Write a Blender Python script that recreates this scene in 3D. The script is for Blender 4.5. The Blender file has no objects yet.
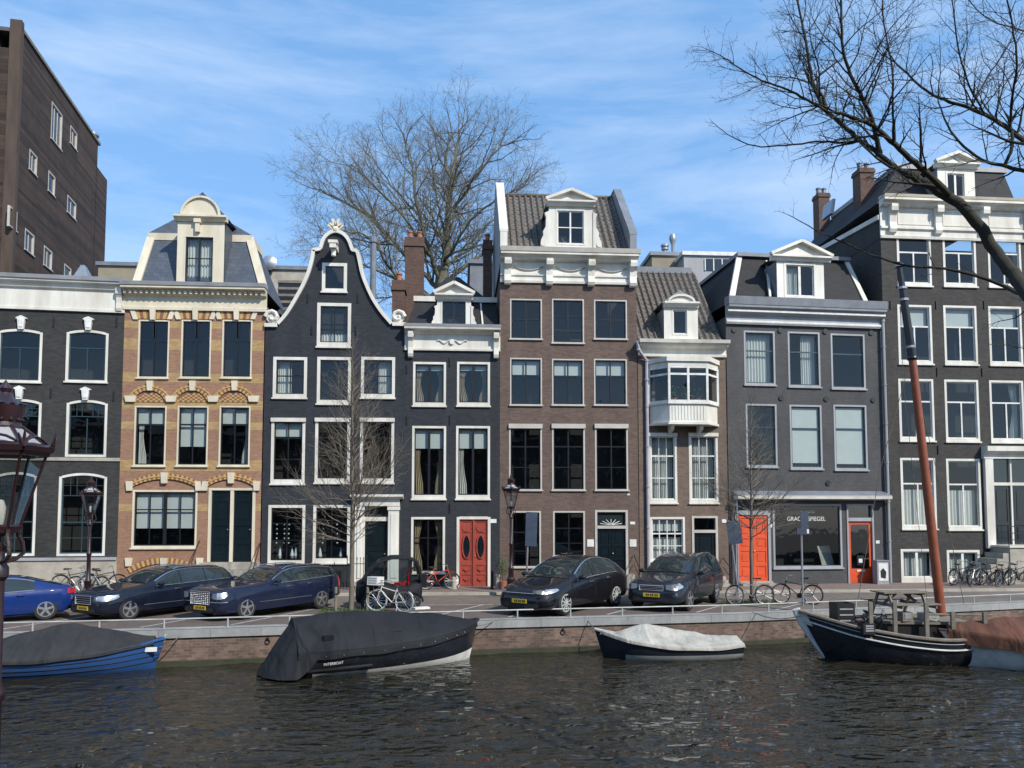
import bpy, bmesh, math, random
from math import sin, cos, pi, radians, sqrt, atan2
from mathutils import Vector, Matrix, kdtree, noise
import numpy as np
R = random.Random(7)
SC = bpy.context.scene
COL = SC.collection
# ------------------------------------------------------------ camera
CAMZ, YAW, PITCH, SHY, FPX = 3.2, radians(4.0), radians(3.5), 84/1024, 768.0
cd = bpy.data.cameras.new('camera'); cam = bpy.data.objects.new('camera', cd); COL.objects.link(cam)
cam.location = (0, 0, CAMZ); cam.rotation_euler = (pi/2 + PITCH, 0, -YAW)
cd.sensor_width = 36; cd.lens = 27.0; cd.shift_y = SHY; cd.clip_start = .05; cd.clip_end = 3000
SC.camera = cam
# ------------------------------------------------------------ world and sun
SUN_EL, SUN_AZ = radians(40), radians(40)     # azimuth: from behind the camera towards the right
sundir = Vector((sin(SUN_AZ)*cos(SUN_EL), -cos(SUN_AZ)*cos(SUN_EL), sin(SUN_EL)))
W = bpy.data.worlds.new('World'); SC.world = W; W.use_nodes = True
wn = W.node_tree; wn.nodes.clear()
sky = wn.nodes.new('ShaderNodeTexSky'); sky.sky_type = 'NISHITA'; sky.sun_disc = False
sky.sun_elevation = SUN_EL; sky.sun_rotation = pi - SUN_AZ
sky.air_density = 1.0; sky.dust_density = 0.3; sky.ozone_density = 2.5
bg = wn.nodes.new('ShaderNodeBackground'); bg.inputs[1].default_value = 0.14
out = wn.nodes.new('ShaderNodeOutputWorld')
tc = wn.nodes.new('ShaderNodeTexCoord')
mp = wn.nodes.new('ShaderNodeMapping'); mp.inputs['Scale'].default_value = (1.0, 2.2, 5.5); mp.inputs['Rotation'].default_value = (0, .35, .2)
nz = wn.nodes.new('ShaderNodeTexNoise'); nz.inputs['Scale'].default_value = 2.6; nz.inputs['Detail'].default_value = 9; nz.inputs['Roughness'].default_value = .6; nz.inputs['Distortion'].default_value = .25
rp = wn.nodes.new('ShaderNodeValToRGB'); rp.color_ramp.elements[0].position = .42; rp.color_ramp.elements[1].position = .85
rp.color_ramp.elements[0].color = (0, 0, 0, 1); rp.color_ramp.elements[1].color = (.5, .5, .5, 1)
mx = wn.nodes.new('ShaderNodeMix'); mx.data_type = 'RGBA'
mx.inputs[7].default_value = (6.6, 7.4, 8.4, 1)
L = wn.links.new
L(tc.outputs['Generated'], mp.inputs[0]); L(mp.outputs[0], nz.inputs[0]); L(nz.outputs[0], rp.inputs[0])
veil = wn.nodes.new('ShaderNodeMix'); veil.data_type = 'RGBA'; veil.inputs[0].default_value = .42; veil.inputs[7].default_value = (2.1, 4.9, 9.4, 1)
L(rp.outputs[0], mx.inputs[0]); L(sky.outputs[0], veil.inputs[6]); L(veil.outputs[2], mx.inputs[6]); L(mx.outputs[2], bg.inputs[0]); L(bg.outputs[0], out.inputs[0])
sl = bpy.data.lights.new('sun', 'SUN'); sl.energy = 4.8; sl.angle = radians(.5); sl.color = (1, .94, .84)
so = bpy.data.objects.new('sun', sl); COL.objects.link(so)
so.rotation_euler = (-sundir).to_track_quat('-Z', 'Y').to_euler()
SC.view_settings.view_transform = 'Standard'; SC.view_settings.look = 'None'
SC.view_settings.exposure = 0.12; SC.view_settings.gamma = 1; SC.view_settings.use_curve_mapping = False
SC.render.engine = 'CYCLES'; SC.cycles.max_bounces = 6; SC.cycles.transparent_max_bounces = 12
SC.cycles.caustics_reflective = False; SC.cycles.caustics_refractive = False
# ------------------------------------------------------------ photo pixel -> place
_m = Matrix.Rotation(-YAW, 3, 'Z') @ Matrix.Rotation(pi/2 + PITCH, 3, 'X')
def ray(px, py):
    return _m @ Vector(((px-512)/FPX, (384+84-py)/FPX, -1))
def at_y(px, py, y):
    d = ray(px, py); t = y/d.y
    return Vector((d.x*t, y, CAMZ + d.z*t))
def at_z(px, py, z=0.0):
    d = ray(px, py); t = (z-CAMZ)/d.z
    return Vector((d.x*t, d.y*t, z))
class Frame:                                   # a facade plane: u along, v inwards, z up
    def __init__(s, o, ang=0.0):
        s.o = Vector((o[0], o[1], 0)); s.a = ang
        s.U_ = Vector((cos(ang), sin(ang), 0)); s.V_ = Vector((-sin(ang), cos(ang), 0))
    def P(s, px, py, v=0.0):
        d = ray(px, py); n = s.V_; p0 = s.o + n*v
        t = (p0 - Vector((0, 0, CAMZ))).dot(n)/d.dot(n)
        q = Vector((0, 0, CAMZ)) + d*t - s.o
        return (q.dot(s.U_), q.z)
    def p3(s, px, py, v=0.0):
        u, z = s.P(px, py, v); return Vector((u, v, z))
    def box(s, b, v=0.0):
        cx, cy = (b[0]+b[2])/2, (b[1]+b[3])/2
        return (s.P(b[0], cy, v)[0], s.P(b[2], cy, v)[0], s.P(cx, b[3], v)[1], s.P(cx, b[1], v)[1])
# ------------------------------------------------------------ materials
def nt(name):
    m = bpy.data.materials.new(name); m.use_nodes = True
    t = m.node_tree; b = t.nodes['Principled BSDF']
    return m, t, b
def obj_vec(t, scale=(1, 1, 1), flat=False):
    c = t.nodes.new('ShaderNodeTexCoord')
    src = c.outputs['Object']
    if flat:                                   # wall coordinates (x+y, z)
        s = t.nodes.new('ShaderNodeSeparateXYZ'); t.links.new(src, s.inputs[0])
        a = t.nodes.new('ShaderNodeMath'); t.links.new(s.outputs[0], a.inputs[0]); t.links.new(s.outputs[1], a.inputs[1])
        k = t.nodes.new('ShaderNodeCombineXYZ'); t.links.new(a.outputs[0], k.inputs[0]); t.links.new(s.outputs[2], k.inputs[1])
        src = k.outputs[0]
    mpn = t.nodes.new('ShaderNodeMapping'); mpn.inputs['Scale'].default_value = scale
    t.links.new(src, mpn.inputs[0]); return mpn.outputs[0]
def noise_fac(t, vec, scale, lo, hi, detail=5, rough=.6):
    n = t.nodes.new('ShaderNodeTexNoise'); n.inputs['Scale'].default_value = scale
    n.inputs['Detail'].default_value = detail; n.inputs['Roughness'].default_value = rough
    t.links.new(vec, n.inputs['Vector'])
    r = t.nodes.new('ShaderNodeMapRange'); r.inputs[1].default_value = lo; r.inputs[2].default_value = hi
    t.links.new(n.outputs[0], r.inputs[0]); return r.outputs[0]
def mixc(t, f, a, b, mode='MIX'):
    m = t.nodes.new('ShaderNodeMix'); m.data_type = 'RGBA'; m.blend_type = mode
    for i, v in ((0, f), (6, a), (7, b)):
        if hasattr(v, 'is_linked') or hasattr(v, 'links'): t.links.new(v, m.inputs[i])
        elif i == 0: m.inputs[0].default_value = v
        else: m.inputs[i].default_value = (*v[:3], 1)
    return m.outputs[2]
def bump(t, b, h, strength=.3, dist=.01):
    n = t.nodes.new('ShaderNodeBump'); n.inputs['Strength'].default_value = strength; n.inputs['Distance'].default_value = dist
    t.links.new(h, n.inputs['Height']); t.links.new(n.outputs[0], b.inputs['Normal'])
def M_plain(name, c, rough=.55, metal=0, var=.25, scale=2.0, bmp=0, coat=0, dirt=None, streak=False):
    m, t, b = nt(name)
    v = obj_vec(t, (1, 1, .25) if streak else (1, 1, 1))
    f = noise_fac(t, v, scale, .3, .7, 8, .65)
    c2 = dirt or tuple(x*(1-var) for x in c)
    o = mixc(t, f, c, c2)
    t.links.new(o, b.inputs['Base Color'])
    b.inputs['Roughness'].default_value = rough; b.inputs['Metallic'].default_value = metal
    if coat: b.inputs['Coat Weight'].default_value = coat; b.inputs['Coat Roughness'].default_value = .04
    if bmp:
        f2 = noise_fac(t, obj_vec(t), scale*12, .2, .8, 6)
        bump(t, b, f2, bmp, .01)
    return m
def brick_nodes(t, c1, c2, mortar, bw=.22, bh=.066, flat=True):
    v = obj_vec(t, (1, 1, 1), flat)
    br = t.nodes.new('ShaderNodeTexBrick'); br.inputs['Scale'].default_value = 1
    br.inputs['Brick Width'].default_value = bw; br.inputs['Row Height'].default_value = bh
    br.inputs['Mortar Size'].default_value = .007; br.inputs['Mortar Smooth'].default_value = .3
    br.inputs['Bias'].default_value = 0
    br.inputs['Color1'].default_value = (*c1, 1); br.inputs['Color2'].default_value = (*c2, 1); br.inputs['Mortar'].default_value = (*mortar, 1)
    t.links.new(v, br.inputs['Vector']); return v, br
def M_brick(name, c1, c2, mortar, stain=.35, bands=None, band_col=None, bw=.22, bh=.066, rough=.85, flat=True, bmp=.5):
    m, t, b = nt(name)
    v, br = brick_nodes(t, c1, c2, mortar, bw, bh, flat)
    col = br.outputs[0]
    if bands:
        s = t.nodes.new('ShaderNodeSeparateXYZ'); t.links.new(v, s.inputs[0])
        mr = t.nodes.new('ShaderNodeMath'); mr.operation = 'DIVIDE'; mr.inputs[1].default_value = 20; t.links.new(s.outputs[1], mr.inputs[0])
        rmp = t.nodes.new('ShaderNodeValToRGB'); rmp.color_ramp.interpolation = 'CONSTANT'
        e = rmp.color_ramp.elements; e[0].position = 0; e[0].color = (0, 0, 0, 1); e[1].position = .999; e[1].color = (0, 0, 0, 1)
        for z0, z1 in sorted(bands):
            a = e.new(z0/20); a.color = (1, 1, 1, 1); a = e.new(z1/20); a.color = (0, 0, 0, 1)
        t.links.new(mr.outputs[0], rmp.inputs[0])
        _, br2 = brick_nodes(t, band_col, tuple(x*.75 for x in band_col), mortar, bw, bh, flat)
        col = mixc(t, rmp.outputs[0], col, br2.outputs[0])
    v3 = obj_vec(t, (1, 1, .45))
    f = noise_fac(t, v3, .9, .35, .75, 8, .7)
    col = mixc(t, f, col, tuple([1-stain]*3), 'MULTIPLY') if stain else col
    f2 = noise_fac(t, obj_vec(t), 7, .3, .75, 4, .6)
    col = mixc(t, f2, col, (.8, .8, .8), 'MULTIPLY')
    t.links.new(col, b.inputs['Base Color']); b.inputs['Roughness'].default_value = rough
    bump(t, b, br.outputs[1], -bmp, .006)
    return m
def M_glass(name, tint=(.78, .84, .85), refl=.065):
    m, t, b = nt(name); t.nodes.remove(b)
    tr = t.nodes.new('ShaderNodeBsdfTransparent'); tr.inputs[0].default_value = (*tint, 1)
    gl = t.nodes.new('ShaderNodeBsdfGlossy'); gl.inputs['Roughness'].default_value = .015
    lw = t.nodes.new('ShaderNodeLayerWeight'); lw.inputs[0].default_value = .5
    pw = t.nodes.new('ShaderNodeMath'); pw.operation = 'POWER'; pw.inputs[1].default_value = 4; t.links.new(lw.outputs['Facing'], pw.inputs[0])
    fr = t.nodes.new('ShaderNodeMapRange'); fr.inputs[3].default_value = refl; fr.inputs[4].default_value = 1; t.links.new(pw.outputs[0], fr.inputs[0])
    n = t.nodes.new('ShaderNodeTexNoise'); n.inputs['Scale'].default_value = 1.3; t.links.new(obj_vec(t), n.inputs['Vector'])
    bp = t.nodes.new('ShaderNodeBump'); bp.inputs['Strength'].default_value = .25; bp.inputs['Distance'].default_value = .02
    t.links.new(n.outputs[0], bp.inputs['Height']); t.links.new(bp.outputs[0], gl.inputs['Normal']); 
    mxs = t.nodes.new('ShaderNodeMixShader'); t.links.new(fr.outputs[0], mxs.inputs[0]); t.links.new(tr.outputs[0], mxs.inputs[1]); t.links.new(gl.outputs[0], mxs.inputs[2])
    t.links.new(mxs.outputs[0], t.nodes['Material Output'].inputs[0]); return m
MAT = {}
def mk():
    A = MAT
    A['white'] = M_plain('white_paint', (.74, .72, .66), .5, dirt=(.48, .45, .38), scale=1.3, streak=True, bmp=.08)
    A['cream'] = M_plain('cream_paint', (.68, .62, .48), .55, dirt=(.5, .44, .33), scale=1.6, streak=True, bmp=.1)
    A['stone'] = M_plain('pale_stone', (.42, .39, .33), .8, dirt=(.25, .23, .19), scale=1.5, bmp=.3)
    A['grey_trim'] = M_plain('grey_trim', (.34, .35, .37), .55, dirt=(.24, .24, .25), scale=1.5, streak=True)
    A['lead'] = M_plain('lead_sheet', (.2, .22, .25), .5, dirt=(.13, .14, .16), scale=2)
    A['frame_grey'] = M_plain('frame_offwhite', (.5, .47, .42), .5, dirt=(.38, .36, .32), scale=2)
    A['black'] = M_plain('black_paint', (.012, .012, .014), .35)
    A['dark_green'] = M_plain('dark_green_paint', (.006, .013, .017), .25, coat=.5)
    A['teal'] = M_plain('teal_sash', (.03, .06, .07), .4)
    A['w1'] = M_brick('charcoal_brick', (.052, .052, .05), (.03, .03, .03), (.03, .03, .03), .5)
    A['w3'] = M_brick('navy_render_brick', (.032, .037, .048), (.018, .022, .03), (.018, .022, .03), .45)
    A['w4'] = M_brick('blue_black_brick', (.033, .038, .046), (.018, .023, .03), (.02, .023, .03), .45)
    A['w5'] = M_brick('brown_brick', (.17, .108, .085), (.11, .07, .056), (.13, .11, .095), .4)
    A['w6'] = M_brick('ochre_brown_brick', (.2, .135, .1), (.14, .095, .07), (.15, .13, .11), .35)
    A['w7'] = M_brick('grey_painted_brick', (.088, .088, .092), (.072, .072, .076), (.06, .06, .063), .42)
    A['w8'] = M_brick('umber_grey_brick', (.068, .062, .058), (.04, .037, .035), (.042, .04, .038), .45)
    A['chim'] = M_brick('chimney_brick', (.15, .075, .052), (.09, .045, .035), (.15, .12, .1), .4)
    A['opp'] = M_brick('opposite_brick', (.12, .07, .05), (.09, .055, .04), (.12, .1, .08), .3)
    A['slate'] = M_brick('blue_slate', (.1, .12, .15), (.075, .09, .115), (.045, .05, .06), .3, bw=.3, bh=.2, rough=.5)
    A['slate_dark'] = M_brick('black_slate', (.022, .021, .023), (.013, .013, .014), (.008, .008, .009), .3, bw=.3, bh=.2, rough=.8)
    A['bitumen'] = M_plain('bitumen_roof', (.1, .1, .1), .9, bmp=.3)
    A['tile'] = M_plain('grey_brown_pantile', (.17, .15, .13), .75, dirt=(.07, .06, .05), scale=5, bmp=.3)
    A['glass'] = M_glass('window_glass')
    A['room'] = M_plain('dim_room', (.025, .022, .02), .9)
    A['curtain'] = M_plain('white_curtain', (.62, .6, .55), .9, var=.15)
    A['drape'] = M_plain('sand_drape', (.42, .32, .2), .9, var=.2)
    A['blind'] = M_plain('pale_blind', (.6, .6, .56), .8, var=.1)
    A['ydc'] = M_plain('yellow_voussoir', (.5, .34, .12), .8, dirt=(.36, .24, .1), scale=6)
    A['rdc'] = M_plain('red_voussoir', (.25, .1, .06), .8, scale=6)
    A['red'] = M_plain('red_door_paint', (.36, .06, .036), .5, dirt=(.22, .038, .025), scale=3)
    A['orange'] = M_plain('orange_door_paint', (.68, .085, .02), .45, dirt=(.5, .06, .015), scale=2)
    A['brass'] = M_plain('brass', (.6, .45, .2), .3, .9)
    A['steel'] = M_plain('galvanised_steel', (.42, .43, .45), .4, .7, scale=4)
    A['pipe'] = M_plain('lilac_grey_pipe', (.42, .4, .45), .5, dirt=(.3, .28, .3))
    A['iron'] = M_plain('black_iron', (.015, .015, .016), .45, bmp=.1)
    A['maroon'] = M_plain('maroon_lamp_paint', (.028, .006, .008), .38, dirt=(.013, .005, .006), scale=12, coat=.4, bmp=.25)
    A['rubber'] = M_plain('black_rubber', (.02, .02, .02), .85)
    A['chrome'] = M_plain('chrome', (.85, .85, .86), .28, 1, var=.05)
    A['alloy'] = M_plain('alloy', (.5, .5, .52), .3, .8, var=.1)
    A['plate'] = M_plain('yellow_plate', (.62, .42, .02), .5, var=.1)
    A['lampglass'] = M_glass('lantern_glass', (.8, .82, .8), .12)
    m, t, b = nt('car_glass'); b.inputs['Base Color'].default_value = (.02, .028, .03, 1); b.inputs['Roughness'].default_value = .03
    b.inputs['Specular IOR Level'].default_value = .8; A['carglass'] = m
    m, t, b = nt('headlight_glass'); b.inputs['Base Color'].default_value = (.4, .42, .45, 1); b.inputs['Roughness'].default_value = .25
    b.inputs['Metallic'].default_value = .6; b.inputs['Coat Weight'].default_value = 1; A['headlight'] = m
    A['taillight'] = M_plain('tail_light', (.4, .01, .01), .15, coat=1)
    for n, c in (('paint_blue', (.006, .026, .14)), ('paint_navy', (.006, .009, .02)), ('paint_royal', (.009, .014, .036)), ('paint_black', (.007, .007, .01)), ('paint_slate', (.01, .013, .02))):
        m, t, b = nt(n)
        f = noise_fac(t, obj_vec(t), 3, .35, .75, 7)
        o = mixc(t, f, c, tuple(x*.9+.004 for x in c)); t.links.new(o, b.inputs['Base Color'])
        b.inputs['Specular IOR Level'].default_value = .08; b.inputs['Coat Weight'].default_value = .8; b.inputs['Coat Roughness'].default_value = .025
        r_ = t.nodes.new('ShaderNodeMapRange'); r_.inputs[3].default_value = .3; r_.inputs[4].default_value = .5; t.links.new(f, r_.inputs[0]); t.links.new(r_.outputs[0], b.inputs['Roughness'])
        A[n] = m
    A['wood'] = M_plain('weathered_wood', (.23, .2, .16), .8, dirt=(.12, .1, .08), scale=5, bmp=.4)
    A['mast'] = M_plain('varnished_mast', (.27, .07, .028), .5, dirt=(.17, .045, .02), scale=4)
    A['boat_blue'] = M_plain('faded_blue_hull', (.012, .075, .26), .55, dirt=(.02, .06, .16), scale=5, bmp=.15)
    A['boat_black'] = M_plain('black_hull', (.008, .01, .016), .22, dirt=(.02, .022, .028), scale=2, coat=.4)
    A['boat_navy'] = M_plain('navy_hull', (.007, .01, .022), .4, dirt=(.02, .023, .03), scale=3)
    A['hull_grey'] = M_plain('grey_white_hull', (.45, .46, .46), .5, dirt=(.25, .27, .25), scale=2)
    A['hull_white'] = M_plain('white_hull_paint', (.75, .75, .72), .5, dirt=(.5, .5, .46), scale=3)
    A['tarp_dark'] = M_plain('charcoal_tarp', (.02, .021, .023), .8, dirt=(.036, .036, .037), scale=1.5, bmp=.2)
    A['tarp_black'] = M_plain('black_tarp', (.009, .01, .013), .75, dirt=(.018, .019, .023), scale=1.2, bmp=.15)
    A['tarp_white'] = M_plain('dirty_white_tarp', (.46, .445, .41), .8, dirt=(.26, .25, .215), scale=2.2, bmp=.3)
    A['tarp_brown'] = M_plain('rust_brown_tarp', (.14, .058, .036), .8, dirt=(.085, .042, .03), scale=1.8, bmp=.3)
    A['weed'] = M_plain('algae_timber', (.05, .055, .03), .9, dirt=(.02, .025, .015), scale=3, bmp=.4)
    A['rope'] = M_plain('rope', (.15, .13, .1), .9)
    A['sign_back'] = M_plain('slate_blue_sign_back', (.025, .04, .07), .5, dirt=(.045, .065, .1), scale=5)
    A['bark_grey'] = M_plain('grey_bark', (.17, .14, .11), .9, dirt=(.11, .095, .07), scale=3, bmp=.4)
    A['bark_plane'] = M_plain('plane_tree_bark', (.17, .15, .11), .9, dirt=(.09, .085, .055), scale=1.2, bmp=.4)
    A['bark_dark'] = M_plain('dark_bark', (.035, .027, .022), .9, dirt=(.032, .034, .018), scale=5, bmp=.8)
    A['terracotta'] = M_plain('terracotta', (.4, .14, .07), .8)
    A['leaf'] = M_plain('evergreen_leaf', (.05, .09, .03), .7)
mk()
for k_ in ('tarp_dark', 'tarp_black', 'tarp_white', 'tarp_brown'):   # creased cloth
    m_ = MAT[k_]; t_ = m_.node_tree; b_ = t_.nodes['Principled BSDF']
    for l_ in list(b_.inputs['Normal'].links): t_.links.remove(l_)
    n_ = t_.nodes.new('ShaderNodeTexNoise'); n_.inputs['Scale'].default_value = 1.5; n_.inputs['Detail'].default_value = 3; n_.inputs['Distortion'].default_value = .8; n_.inputs['Roughness'].default_value = .4
    t_.links.new(obj_vec(t_, (1.6, .7, .7)), n_.inputs['Vector']); b_.inputs['Specular IOR Level'].default_value = .25; bump(t_, b_, n_.outputs[0], .8, .14)
# ------------------------------------------------------------ mesh builder
class MB:
    def __init__(s): s.v = []; s.f = []; s.mi = []
    def add(s, vs, fs, mi=0):
        o = len(s.v); s.v += [tuple(p) for p in vs]
        for f in fs: s.f.append(tuple(i+o for i in f)); s.mi.append(mi)
        return s
    def box(s, x0, x1, y0, y1, z0, z1, mi=0):
        if x1 < x0: x0, x1 = x1, x0
        if y1 < y0: y0, y1 = y1, y0
        if z1 < z0: z0, z1 = z1, z0
        vs = [(x, y, z) for x in (x0, x1) for y in (y0, y1) for z in (z0, z1)]
        return s.add(vs, [(0, 1, 3, 2), (4, 6, 7, 5), (0, 4, 5, 1), (2, 3, 7, 6), (0, 2, 6, 4), (1, 5, 7, 3)], mi)
    def hexa(s, b, t, mi=0):                   # bottom 4 points, top 4 points, same order
        return s.add(list(b)+list(t), [(3, 2, 1, 0), (4, 5, 6, 7), (0, 1, 5, 4), (1, 2, 6, 5), (2, 3, 7, 6), (3, 0, 4, 7)], mi)
    def prism(s, poly, a0, a1, axis='y', mi=0):
        n = len(poly)
        def P(p, a): return {'y': (p[0], a, p[1]), 'x': (a, p[0], p[1]), 'z': (p[0], p[1], a)}[axis]
        vs = [P(p, a0) for p in poly]+[P(p, a1) for p in poly]
        fs = [tuple(range(n)), tuple(range(2*n-1, n-1, -1))]+[(i, (i+1) % n + 0, (i+1) % n+n, i+n) for i in range(n)]
        return s.add(vs, fs, mi)
    def tube(s, pts, r, n=6, mi=0, caps=True):
        pts = [Vector(p) for p in pts]; m = len(pts)
        if not hasattr(r, '__len__'): r = [r]*m
        rings = []; up = None
        for i, p in enumerate(pts):
            d = (pts[min(i+1, m-1)]-pts[max(i-1, 0)])
            if d.length < 1e-9: d = Vector((0, 0, 1))
            d.normalize()
            if up is None:
                up = Vector((0, 0, 1)) if abs(d.z) < .9 else Vector((1, 0, 0))
            a = up - d*up.dot(d)
            if a.length < 1e-4: a = d.orthogonal()
            a.normalize(); up = a; b = d.cross(a)
            rings.append([p+(a*cos(2*pi*k/n)+b*sin(2*pi*k/n))*r[i] for k in range(n)])
        vs = [q for g in rings for q in g]; fs = []
        for i in range(m-1):
            for k in range(n):
                fs.append((i*n+k, i*n+(k+1) % n, (i+1)*n+(k+1) % n, (i+1)*n+k))
        if caps and n > 2: fs += [tuple(range(n-1, -1, -1)), tuple((m-1)*n+k for k in range(n))]
        return s.add(vs, fs, mi)
    def beam(s, a, b, w, h, mi=0, up=Vector((0, 0, 1))):
        a, b = Vector(a), Vector(b); d = (b-a).normalized()
        sd = d.cross(up)
        if sd.length < 1e-3: sd = d.cross(Vector((0, 1, 0)))
        sd.normalize(); u = sd.cross(d)
        q = lambda p: [p-sd*w/2-u*h/2, p+sd*w/2-u*h/2, p+sd*w/2+u*h/2, p-sd*w/2+u*h/2]
        return s.hexa(q(a), q(b), mi)
    def lathe(s, prof, c=(0, 0, 0), n=16, axis='z', mi=0, caps=True):
        vs = []; m = len(prof)
        for r, h in prof:
            for k in range(n):
                a = 2*pi*k/n
                p = (r*cos(a), r*sin(a), h)
                if axis == 'y': p = (p[0], p[2], p[1])
                if axis == 'x': p = (p[2], p[0], p[1])
                vs.append((p[0]+c[0], p[1]+c[1], p[2]+c[2]))
        fs = [(i*n+k, i*n+(k+1) % n, (i+1)*n+(k+1) % n, (i+1)*n+k) for i in range(m-1) for k in range(n)]
        if caps: fs += [tuple(range(n-1, -1, -1)), tuple((m-1)*n+k for k in range(n))]
        return s.add(vs, fs, mi)
    def grid(s, rows, mi=0, close=False):
        n = len(rows[0]); vs = [p for r_ in rows for p in r_]; fs = []
        for i in range(len(rows)-1):
            for k in range(n if close else n-1):
                fs.append((i*n+k, i*n+(k+1) % n, (i+1)*n+(k+1) % n, (i+1)*n+k))
        return s.add(vs, fs, mi)
    def xf(s, M, start=0):
        for i in range(start, len(s.v)): s.v[i] = tuple(M @ Vector(s.v[i]))
        return s
    def cut(s):
        if not hasattr(s, 'cuts'): s.cuts = []
        if s.v and (not s.cuts or s.cuts[-1] != (len(s.v), len(s.f))): s.cuts.append((len(s.v), len(s.f)))
        return s
    def buildn(s, name, mats, parent=None, **k):   # one object per piece between cut() calls
        s.cut(); pv = pf = 0; r = None
        for nv, nf in s.cuts:
            q = MB(); q.v = s.v[pv:nv]; q.f = [tuple(i-pv for i in f) for f in s.f[pf:nf]]; q.mi = s.mi[pf:nf]
            r = q.build(name, mats, parent, **k); pv, pf = nv, nf
        return r
    def build(s, name, mats, parent=None, smooth=False, sharp=35, recalc=True):
        me = bpy.data.meshes.new(name); me.from_pydata(s.v, [], s.f)
        if not isinstance(mats, (list, tuple)): mats = [mats]
        for m in mats: me.materials.append(MAT[m] if isinstance(m, str) else m)
        if any(s.mi): me.polygons.foreach_set('material_index', s.mi)
        if recalc:
            bm = bmesh.new(); bm.from_mesh(me); bmesh.ops.recalc_face_normals(bm, faces=bm.faces); bm.to_mesh(me); bm.free()
        if smooth:
            me.polygons.foreach_set('use_smooth', [True]*len(me.polygons))
            try: me.set_sharp_from_angle(angle=radians(sharp))
            except Exception: pass
        me.update()
        o = bpy.data.objects.new(name, me); COL.objects.link(o)
        if parent is not None: o.parent = parent
        return o
def tag(o, label=None, cat=None, group=None, kind=None):
    if label: o['label'] = label
    if cat: o['category'] = cat
    if group: o['group'] = group
    if kind: o['kind'] = kind
    return o
def thing(name, label, cat, loc=(0, 0, 0), rz=0.0, group=None):
    o = bpy.data.objects.new(name, None); COL.objects.link(o); o.empty_display_size = .2
    o.location = loc; o.rotation_euler = (0, 0, rz)
    return tag(o, label, cat, group)
def dup(root, loc, rz, label, group=None, sc=None):
    def cp(o, par):
        c = o.copy(); COL.objects.link(c)
        if par is not None: c.parent = par
        for ch in [x for x in bpy.data.objects if x.parent == o]: cp(ch, c)
        return c
    r = cp(root, None); r.location = loc; r.rotation_euler = (0, 0, rz); r['label'] = label
    if group: r['group'] = group
    if sc: r.scale = (sc, sc, sc)
    return r
def text_mesh(body, size, name, mat, parent, M, extrude=.003):
    cu = bpy.data.curves.new(name, 'FONT'); cu.body = body; cu.size = size; cu.extrude = extrude; cu.align_x = 'CENTER'; cu.align_y = 'CENTER'
    t = bpy.data.objects.new('tmp', cu); COL.objects.link(t); bpy.context.view_layer.update()
    me = bpy.data.meshes.new_from_object(t.evaluated_get(bpy.context.evaluated_depsgraph_get()))
    bpy.data.objects.remove(t); bpy.data.curves.remove(cu)
    me.transform(M); me.materials.clear(); me.materials.append(MAT[mat])
    o = bpy.data.objects.new(name, me); COL.objects.link(o); o.parent = parent; return o
# ------------------------------------------------------------ ground, quay, water
D = 33.7                                        # distance of the house fronts
QP = [(-60, 635.5), (160, 630), (500, 620), (740, 614), (880, 608.5), (1024, 602)]
Q = [at_z(a, b, 0.0) for a, b in QP]
dl = (Q[1]-Q[0]).normalized(); Q = [Q[0]-dl*120]+Q
dr = (Q[-1]-Q[-2]).normalized(); Q.append(Q[-1]+dr*8); Q.append(Q[-1]+Vector((1, .25, 0)).normalized()*120)
def quay_y(x):
    for a, b in zip(Q[:-1], Q[1:]):
        if a.x <= x <= b.x: return a.y+(b.y-a.y)*(x-a.x)/(b.x-a.x)
    return Q[-1].y
WZ = -1.0
def quay_strip(mb, off0, off1, z0, z1, mi=0, x0=-40, x1=45):
    pts = [q for q in Q if x0 < q.x < x1]
    pts = [Vector((x0, quay_y(x0), 0))]+pts+[Vector((x1, quay_y(x1), 0))]
    for a, b in zip(pts[:-1], pts[1:]):
        mb.hexa([(a.x, a.y+off0, z0), (b.x, b.y+off0, z0), (b.x, b.y+off1, z0), (a.x, a.y+off1, z0)],
                [(a.x, a.y+off0, z1), (b.x, b.y+off0, z1), (b.x, b.y+off1, z1), (a.x, a.y+off1, z1)], mi)
def M_ground():
    m, t, b = nt('street_clinkers')
    v, br = brick_nodes(t, (.21, .175, .145), (.14, .115, .1), (.09, .08, .07), .21, .1, flat=False)
    f = noise_fac(t, obj_vec(t), .45, .35, .7, 7, .65)
    o = mixc(t, f, br.outputs[0], (.62, .6, .58), 'MULTIPLY')
    t.links.new(o, b.inputs['Base Color']); b.inputs['Roughness'].default_value = .85
    bump(t, b, br.outputs[1], -.4, .006); return m
MAT['ground'] = M_ground()
MAT['bay'] = M_brick('parking_clinkers', (.17, .125, .105), (.13, .095, .08), (.1, .085, .075), .35, bw=.21, bh=.1, flat=False)
MAT['walk'] = M_brick('pavement_clinkers', (.27, .19, .16), (.2, .15, .13), (.15, .13, .12), .3, bw=.21, bh=.07, flat=False)
MAT['coping'] = M_brick('coping_stone', (.36, .37, .36), (.3, .31, .31), (.1, .1, .1), .4, bw=1.55, bh=3, bmp=.6)
MAT['qbrick'] = M_brick('quay_brick', (.25, .16, .12), (.12, .08, .065), (.2, .18, .15), .65, bh=.08, bw=.24)
MAT['line'] = M_plain('road_paint', (.5, .49, .47), .7, dirt=(.22, .2, .18), scale=5)
MAT['earth'] = M_plain('tree_pit_earth', (.12, .1, .06), .95, dirt=(.09, .12, .04), scale=4, bmp=.5)
MAT['asphalt'] = M_plain('asphalt', (.06, .06, .06), .9, bmp=.3)
mb = MB(); vs = [(q.x, q.y+.1, 0) for q in Q]; n = len(vs)
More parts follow.
